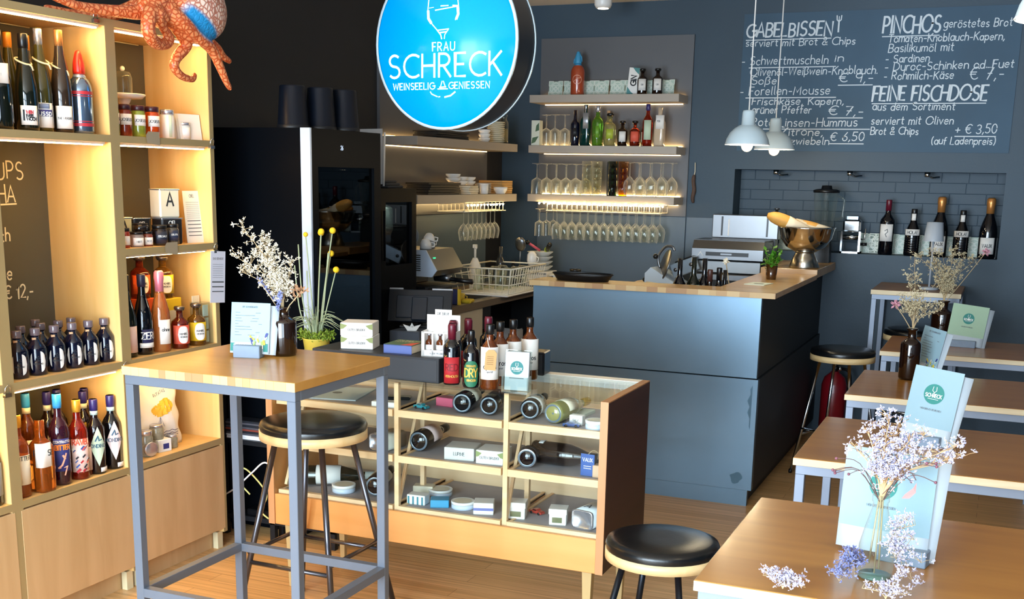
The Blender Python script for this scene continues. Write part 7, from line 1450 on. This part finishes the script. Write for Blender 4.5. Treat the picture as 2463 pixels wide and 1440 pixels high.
# ================================================================== chalkboard menu on the back wall
t = thing('chalkboard_menu', 'large blue grey chalkboard menu on the back wall', 'chalkboard', (0, 0, 0)); m_cb = pm('chalkboard', '#3a566c', .65, noise=.25, nscale=2.5); m_chk = pm('chalk_white', '#d9e2e8', .9)
MB().box(-1.695, -.045, YB-.008, YB-.001, 1.825, 2.675).build('board', m_cb, t)
fb = lambda u, v, d: (u, YB-.0085-d, v)
random.seed(41)
def line(s, x, z, h, w=None, slope=0, ul=None, slant=.08, al='l', sp=.16, xs=1):
    L = text_width(s, h, sp)*xs; cu = x
    for wd in s.split(' '):
        mb = MB(); wl = text(mb, wd, h, cu, z+slope*(cu-x), w or h*.10, al, fb, sp, .05, slope, slant, xs=xs); mb.build('lettering', m_chk, t); cu += wl+(sp+.42)*h*xs
    if ul: mb = MB(); stroke(mb, [(x+ul[0], z-.018), (x+ul[0]+(ul[1] or L), z-.018+slope*L)], .006, fb); mb.build('underline', m_chk, t)
def fit(s, x0, x1, z, h, **k):
    """one line of handwriting squeezed to the width it has on the board"""
    sp = .18; line(s, x0, z, h, sp=sp, xs=(x1-x0)/text_width(s, h, sp), **k)
def Bp(px, py):
    """board coordinates from measured fractions of the board: 0..1 across and down"""
    return (-1.695+1.65*px, 2.675-.85*py)
rowsL = [('GABELBISSEN', .012, .335, .165, .085, (0, None), .011), ('serviert mit Brot & Chips', .012, .425, .235, .046, None, None), ('- Schwertmuscheln', .0, .33, .375, .055, (.05, None), None), ('in', .355, .385, .36, .046, None, None), ('Olivenöl-Weißwein-Knoblauch.', .035, .515, .455, .050, None, None), ('Soße', .042, .14, .525, .050, None, None), ('€ 9,-', .375, .50, .515, .055, (0, None), None),
 ('- Forellen-Mousse', .0, .345, .605, .055, (.04, None), None), ('Frischkäse, Kapern,', .050, .40, .68, .046, None, None), ('grüner Pfeffer', .052, .28, .745, .046, None, None), ('€ 7,-', .345, .475, .76, .055, (0, None), None), ('Rote Linsen-Hummus', .052, .455, .845, .055, (.08, None), None), ('Zitrone,', .17, .33, .915, .050, None, None), ('Frühlingszwiebeln', .055, .355, .985, .046, None, None), ('€ 6,50', .36, .485, .955, .055, (0, None), None)]
rowsR = [('PINCHOS', .522, .722, .165, .100, (0, None), .012), ('geröstetes Brot', .735, .965, .135, .050, None, None), ('Tomaten-Knoblauch-Kapern,', .545, .945, .23, .048, None, None), ('Basilikumöl mit', .548, .775, .30, .050, None, None), ('- Sardinen', .540, .695, .375, .048, None, None), ('- Duroc-Schinken od. Fuet', .540, .985, .435, .050, None, None), ('- Rohmilch-Käse', .540, .785, .50, .050, None, None), ('€ 7,-', .84, .955, .505, .075, None, None),
 ('FEINE FISCHDOSE', .505, .905, .655, .090, (0, None), .011), ('aus dem Sortiment', .508, .80, .725, .048, None, None), ('serviert mit Oliven', .508, .80, .83, .050, None, None), ('Brot & Chips', .508, .68, .905, .046, None, None), ('+ € 3,50', .81, .95, .895, .055, (0, None), None), ('(auf Ladenpreis)', .73, .95, .975, .046, None, None)]
for (s, a, b, py, h, ul, w) in rowsL+rowsR:
    x0, z = Bp(a, py*.955+.01); x1, _ = Bp(b, py); fit(s, x0, x1, z, h*.95, ul=ul, w=w or .0055, slope=.012 if s.startswith('- Du') else 0)
mb = MB(); x0, z0 = Bp(.36, .11); stroke(mb, [(x0, z0-.03), (x0, z0+.035)], .010, fb); stroke(mb, [(x0-.014, z0+.065), (x0-.012, z0+.04), (x0, z0+.03), (x0+.012, z0+.04), (x0+.014, z0+.065)], .007, fb); stroke(mb, [(x0, z0+.03), (x0, z0+.06)], .005, fb); mb.build('fork_drawing', m_chk, t)

# ================================================================== pendant lamps
m_shade = pm('shade_blue_white', '#c2d3da', .35)
def pendant(label, loc, D=.23, cord=(0, 0)):
    t = thing('pendant_lamp', label, 'lamp', loc, 0, 'white enamel pendant lamps'); R = D/2
    MB().lathe([(R, 0), (R*1.0, .004), (R*.94, .03), (R*.80, .062), (R*.60, .085), (R*.42, .098), (R*.31, .103), (R*.29, .165), (R*.26, .175), (.006, .178)], 36, cap=False).lathe([(R*.98, .001), (R*.92, .03), (R*.78, .060), (R*.58, .083), (R*.3, .10)], 36, cap=False).build('lamp_shade', m_shade, t)
    MB().lathe([(R*1.0, .0), (R*1.02, .002), (R*1.0, .005)], 36, cap=False).build('rim', c_white, t)
    MB().sphere((0, 0, -.002), .030, .030, .032, 16, 12).build('bulb', emis('warm_bulb', '#ffd48c', 22), t); MB().lathe([(.014, .03), (.014, .07)], 10).build('socket', c_white, t)
    MB().tube([(0, 0, .175), (0, 0, ZC-loc[2])], .0038, 6).build('cable', l_white, t); MB().lathe([(.045, ZC-loc[2]-.02), (.05, ZC-loc[2])], 20).build('ceiling_rose', c_white, t)
    d = bpy.data.lights.new('bulb_light', 'POINT'); d.energy = 5; d.color = (1, .82, .55); d.shadow_soft_size = .03; o = bpy.data.objects.new('bulb_light', d); o.location = (0, 0, -.045); o.parent = t; COL.objects.link(o)
pendant('left pendant lamp of the pair in front of the chalkboard', (-1.305, 6.18, 1.815)); pendant('right pendant lamp of the pair in front of the chalkboard', (-1.298, 6.90, 1.812)); pendant('pendant lamp cut off by the upper right picture edge', (.082, 2.70, 1.965))

# ================================================================== row of tables on the right
m_rt = wood('row_table_oak', '#9a6428', '#b27c36', 'x', 4, .30, 9, coat=.3); m_re = wood('row_table_edge', '#d6c29c', '#e8d8b8', 'x', 10, .5, 8); m_rs = pm('row_steel', '#7d889a', .42, .2)
def row_table(label, y0, d, x0=-.565, w=1.30, z=.76):
    t = thing('oak_table', label, 'table', (x0+w/2, y0+d/2, 0), 0, 'row of oak tables'); hw_, hd2 = w/2, d/2
    top = MB().cbox(-hw_, hw_, -hd2, hd2, z-.026, z, .0015).build('table_top', m_rt, t); MB().box(-hw_, hw_, -hd2-.0008, -hd2+.001, z-.025, z-.002).build('edge_band', m_re, top); MB().box(-hw_-.0008, -hw_+.001, -hd2, hd2, z-.025, z-.002).build('edge_band', m_re, top)
    L = .03; zt = z-.026
    for sx in (-1, 1):
        for sy in (-1, 1): a, b = sx*(hw_-.008-L/2), sy*(hd2-.008-L/2); MB().cbox(a-L/2, a+L/2, b-L/2, b+L/2, 0, zt-L, .0015).build('leg', m_rs, t)
    for s in (-1, 1):
        b = s*(hd2-.008-L/2); MB().cbox(-hw_+.008, hw_-.008, b-L/2, b+L/2, zt-L, zt, .0012).build('top_rail', m_rs, t); a = s*(hw_-.008-L/2); MB().cbox(a-L/2, a+L/2, -hd2+.008+L, hd2-.008-L, zt-L, zt, .0012).build('top_rail', m_rs, t)
    MB().cbox(.13, .17, hd2-.06, hd2-.03, 0, zt-L, .0015).build('centre_leg', m_rs, t); MB().cbox(.13, .17, -hd2+.03, -hd2+.06, 0, zt-L, .0015).build('centre_leg', m_rs, t)
    return t
ZT = .76
row_table('nearest oak table of the right hand row with clear bottle', 2.398, .757); row_table('second oak table of the right hand row', 3.685, .735); row_table('third oak table of the right hand row with bottle vase', 4.945, .72); row_table('farthest low oak table of the right hand row', 6.37, .70)
# tall table at the back wall
t = thing('high_table', 'tall small oak table with lamp against the back wall', 'table', (-.46, 7.385, 0)); z = 1.02
top = MB().cbox(-.25, .25, -.295, .295, z-.028, z, .0015).build('table_top', wood('back_table_oak', '#7d5a3a', '#92704a', 'x', 4, .4, 9), t); MB().box(-.25, .25, -.2958, -.294, z-.027, z-.001).build('edge_band', m_re, top)
for sx in (-1, 1):
    for sy in (-1, 1): MB().cbox(sx*.23-.014, sx*.23+.014, sy*.275-.014, sy*.275+.014, 0, z-.056, .0012).build('leg', m_rs, t)
for s in (-1, 1): MB().cbox(-.244, .244, s*.275-.014, s*.275+.014, z-.056, z-.028, .001).build('top_rail', m_rs, t); MB().cbox(s*.23-.014, s*.23+.014, -.26, .26, z-.056, z-.028, .001).build('top_rail', m_rs, t); MB().cbox(s*.23-.014, s*.23+.014, -.26, .26, .25, .278, .001).build('foot_rail', m_rs, t)
t = thing('table_lamp', 'slim grey table lamp on the tall back table', 'lamp', (-.40, 7.30, 1.02)); m_lmp = pm('lamp_grey', '#aab2bc', .4)
MB().lathe([(.055, 0), (.057, .004), (.055, .012), (.012, .016)], 28).build('base', m_lmp, t); MB().tube([(0, 0, .012), (0, 0, .30)], .006, 10).build('pole', m_lmp, t); MB().lathe([(.058, .285), (.046, .395), (0, .397)], 28, cap=False).build('lamp_shade', m_lmp, t)
# fire extinguisher behind the stool
t = thing('fire_extinguisher', 'dark red fire extinguisher behind the chrome stool', 'fire extinguisher', (-.93, 7.52, 0)); m_fx = pm('extinguisher_red', '#8c1420', .3, coat=.3)
MB().lathe([(.07, 0), (.08, .01), (.08, .36), (.065, .41), (.03, .44), (.025, .45)], 24).build('cylinder', m_fx, t); MB().lathe([(.02, .45), (.02, .49), (0, .492)], 14).build('valve', c_black, t); MB().cbox(-.012, .012, -.10, .02, .49, .505, .003).build('lever', c_black, t); MB().tube(spline([(.02, 0, .47), (.09, -.02, .45), (.10, -.02, .30), (.09, -.01, .15)], 6), .010, 8).build('hose', c_black, t); MB().lathe([(.014, 0), (.014, .006)], 16, mtx=Matrix.Translation((.03, -.03, .47)) @ Matrix.Rotation(pi/2, 4, 'X')).build('gauge', m_chrome, t)
# ---------------------------------------------------------------- menus, vases, flowers on the row
menu('large blue menu behind the clear bottle on the nearest table', (-.150, 2.735, ZT), radians(-11), .215, .245, 'side', 7, .115, dx0=-.055, tilt=0)
menu('pale blue menu with round emblem on the second table', (-.195, 4.06, ZT), radians(-14), .165, .255, 'logo', 9, .12, tilt=5)
menu('narrow menu turned sideways beside the vase on the third table', (-.30, 5.62, ZT), radians(-42), .14, .215, 'list', 8, .10, tilt=6)
menu('sage green menu on the farthest low table', (-.165, 6.755, ZT), radians(-6), .19, .22, 'sage', 9, .13, tilt=5)
bottle('bottle_vase', 'brown bottle vase on the third table of the row', (-.352, 5.48, ZT), .046, .24, 'vase', g_amberd, group=VB, cat='vase'); bottle('bottle_vase', 'brown bottle vase on the farthest low table', (-.290, 6.87, ZT), .060, .245, 'vase', g_amberd, group=VB, cat='vase')
m_gold = pm('dry_gold', '#c9bb98', .8)
def rosebud(p, m): 
    def f(t):
        b_ = MB(); random.seed(5); [petals(b_, p, .026, 4) for k in range(5)]; b_.build('pink_flower', m, t); MB().tube(spline([(0, 0, -.02), (p[0]*.5, p[1]*.5, p[2]*.45), p], 6), .0022, 5).build('pink_flower_stem', m_stem, t)
    return f
m_pinkf = pm('pink_flower', '#c9909e', .8)
bouquet('dried_flowers', 'dried beige flowers in the vase on the third table', (-.352, 5.48, ZT+.235), [(-.02, 0, .29), (-.04, .01, .22), (.03, 0, .15), (.08, 0, .11), (-.06, .02, .13), (.0, .02, .18), (.11, 0, .09), (-.03, 0, .10)], 20, .010, m_gold, seed=6, twig=.042, extra=rosebud((-.085, 0, .10), m_pinkf))
bouquet('dried_flowers', 'wide dried bouquet with pink flower in the farthest vase', (-.290, 6.87, ZT+.24), [(-.16, 0, .24), (-.10, 0, .26), (-.04, .02, .27), (.03, 0, .27), (.09, 0, .25), (.13, .02, .22), (-.07, .03, .18), (.05, 0, .17), (.0, 0, .14), (-.03, 0, .09), (.02, 0, .07)], 24, .011, m_gold, seed=7, twig=.05, extra=rosebud((.19, 0, .275), m_pinkf))
# clear bottle vase on the nearest table
t = thing('bottle_vase', 'clear glass bottle vase on the nearest table', 'vase', (-.200, 2.60, ZT)); g_bt = thin('bottle_clear', '#ecf4f2', .9, .01, body=.5, ior=1.2)
MB().lathe([(.034, 0), (.038, .005), (.040, .03), (.039, .075), (.030, .115), (.018, .160), (.0165, .175), (.019, .178), (.019, .192), (.016, .195)], 28, cap=False).lathe([(0, .004), (.034, .004)], 24, cap=False).build('glass_body', g_bt, t); MB().lathe([(0, .002), (.036, .002), (.036, .007), (0, .007)], 24).build('glass_base', pm('glass_base_green', '#7fae9a', .08, coat=.3, trans=.6), t)
MB().tube([(.004, 0, .19), (.008, .0, .02)], .0022, 5).tube([(-.004, .002, .19), (-.014, 0, .03)], .0022, 5).tube([(0, -.004, .19), (.0, -.01, .012)], .0018, 5).build('stems', m_stem, t)
def berries(t):
    random.seed(17); s_ = MB(); b_ = MB()
    for k in range(14):
        a = random.uniform(-pi, pi); e = Vector((.11*cos(a), .05*sin(a), random.uniform(.02, .09))); s_.tube(spline([(0, 0, -.02), tuple(e*.5+Vector((0, 0, .03))), tuple(e)], 4), .0009, 4); b_.sphere(tuple(e), .0035, seg=8, rings=6)
    e = Vector((.07, -.01, .045)); s_.tube(spline([(0, 0, 0), (.05, -.01, .06), tuple(e)], 5), .001, 4)
    s_.build('berry_stems', pm('stem_dark', '#6a4c48', .8), t); b_.build('berries', pm('berry', '#7c4a58', .6), t, kind='stuff')
    q = MB().add([(.072, -.012, .040), (.066, -.016, .028), (.050, -.016, .012), (.044, -.016, .002), (.060, -.018, .004), (.072, -.016, .018)], [(0,1,2,3,4,5)]); q.build('red_leaf', pm('leaf_rose', '#c9807c', .7), t)
bouquet('dried_flowers', 'lilac grey dried flowers in the clear bottle on the nearest table', (-.200, 2.60, ZT+.192), [(.0, .03, .17), (-.045, .03, .14), (.05, .03, .13), (.10, .03, .10), (-.07, .02, .10), (.02, .05, .15), (.03, .04, .10), (-.02, .04, .115), (.075, .05, .135), (.0, .03, .08), (.13, .03, .085), (.16, .03, .10), (.14, .02, .12)], 34, .0075, m_lil, pm('stem_tan', '#d3ab7c', .8), seed=9, twig=.032, sw=.0018, extra=berries)
# sprigs drooping from the bottle to the table
bouquet('dried_sprig', 'lavender sprig lying at the foot of the clear bottle', (-.238, 2.565, ZT+.03), [(-.01, -.05, .035), (-.02, -.09, .015), (-.02, -.13, .005), (-.005, -.07, .025), (-.03, -.11, .01)], 26, .007, m_lav, seed=12, twig=.020, sw=.0012, root=-.02)
bouquet('dried_sprig', 'white sprig drooping right of the clear bottle', (-.170, 2.57, ZT+.10), [(.03, -.03, .06), (.05, -.04, .02), (.07, -.04, -.03), (.04, -.05, -.06), (.05, -.03, .05), (.06, -.05, -.08), (.02, -.05, -.03)], 20, .0065, m_lil, seed=13, twig=.024, sw=.0012)
bouquet('dried_sprig', 'pale sprig at the very front edge of the nearest table', (-.372, 2.412, ZT+.010), [(-.045, 0, .02), (-.02, .0, .028), (.02, -.01, .022), (.05, -.015, .012), (-.01, -.01, .015), (.035, .01, .02)], 14, .0075, m_lil, seed=14, twig=.022, sw=.0012, root=-.004)
bouquet('dried_sprig', 'pale sprig lying in front of the clear bottle', (-.16, 2.44, ZT+.012), [(-.05, 0, .012), (.0, .0, .02), (.03, .02, .045), (.04, -.02, .02)], 14, .007, m_lil, seed=15, twig=.022, sw=.0012, root=-.004)
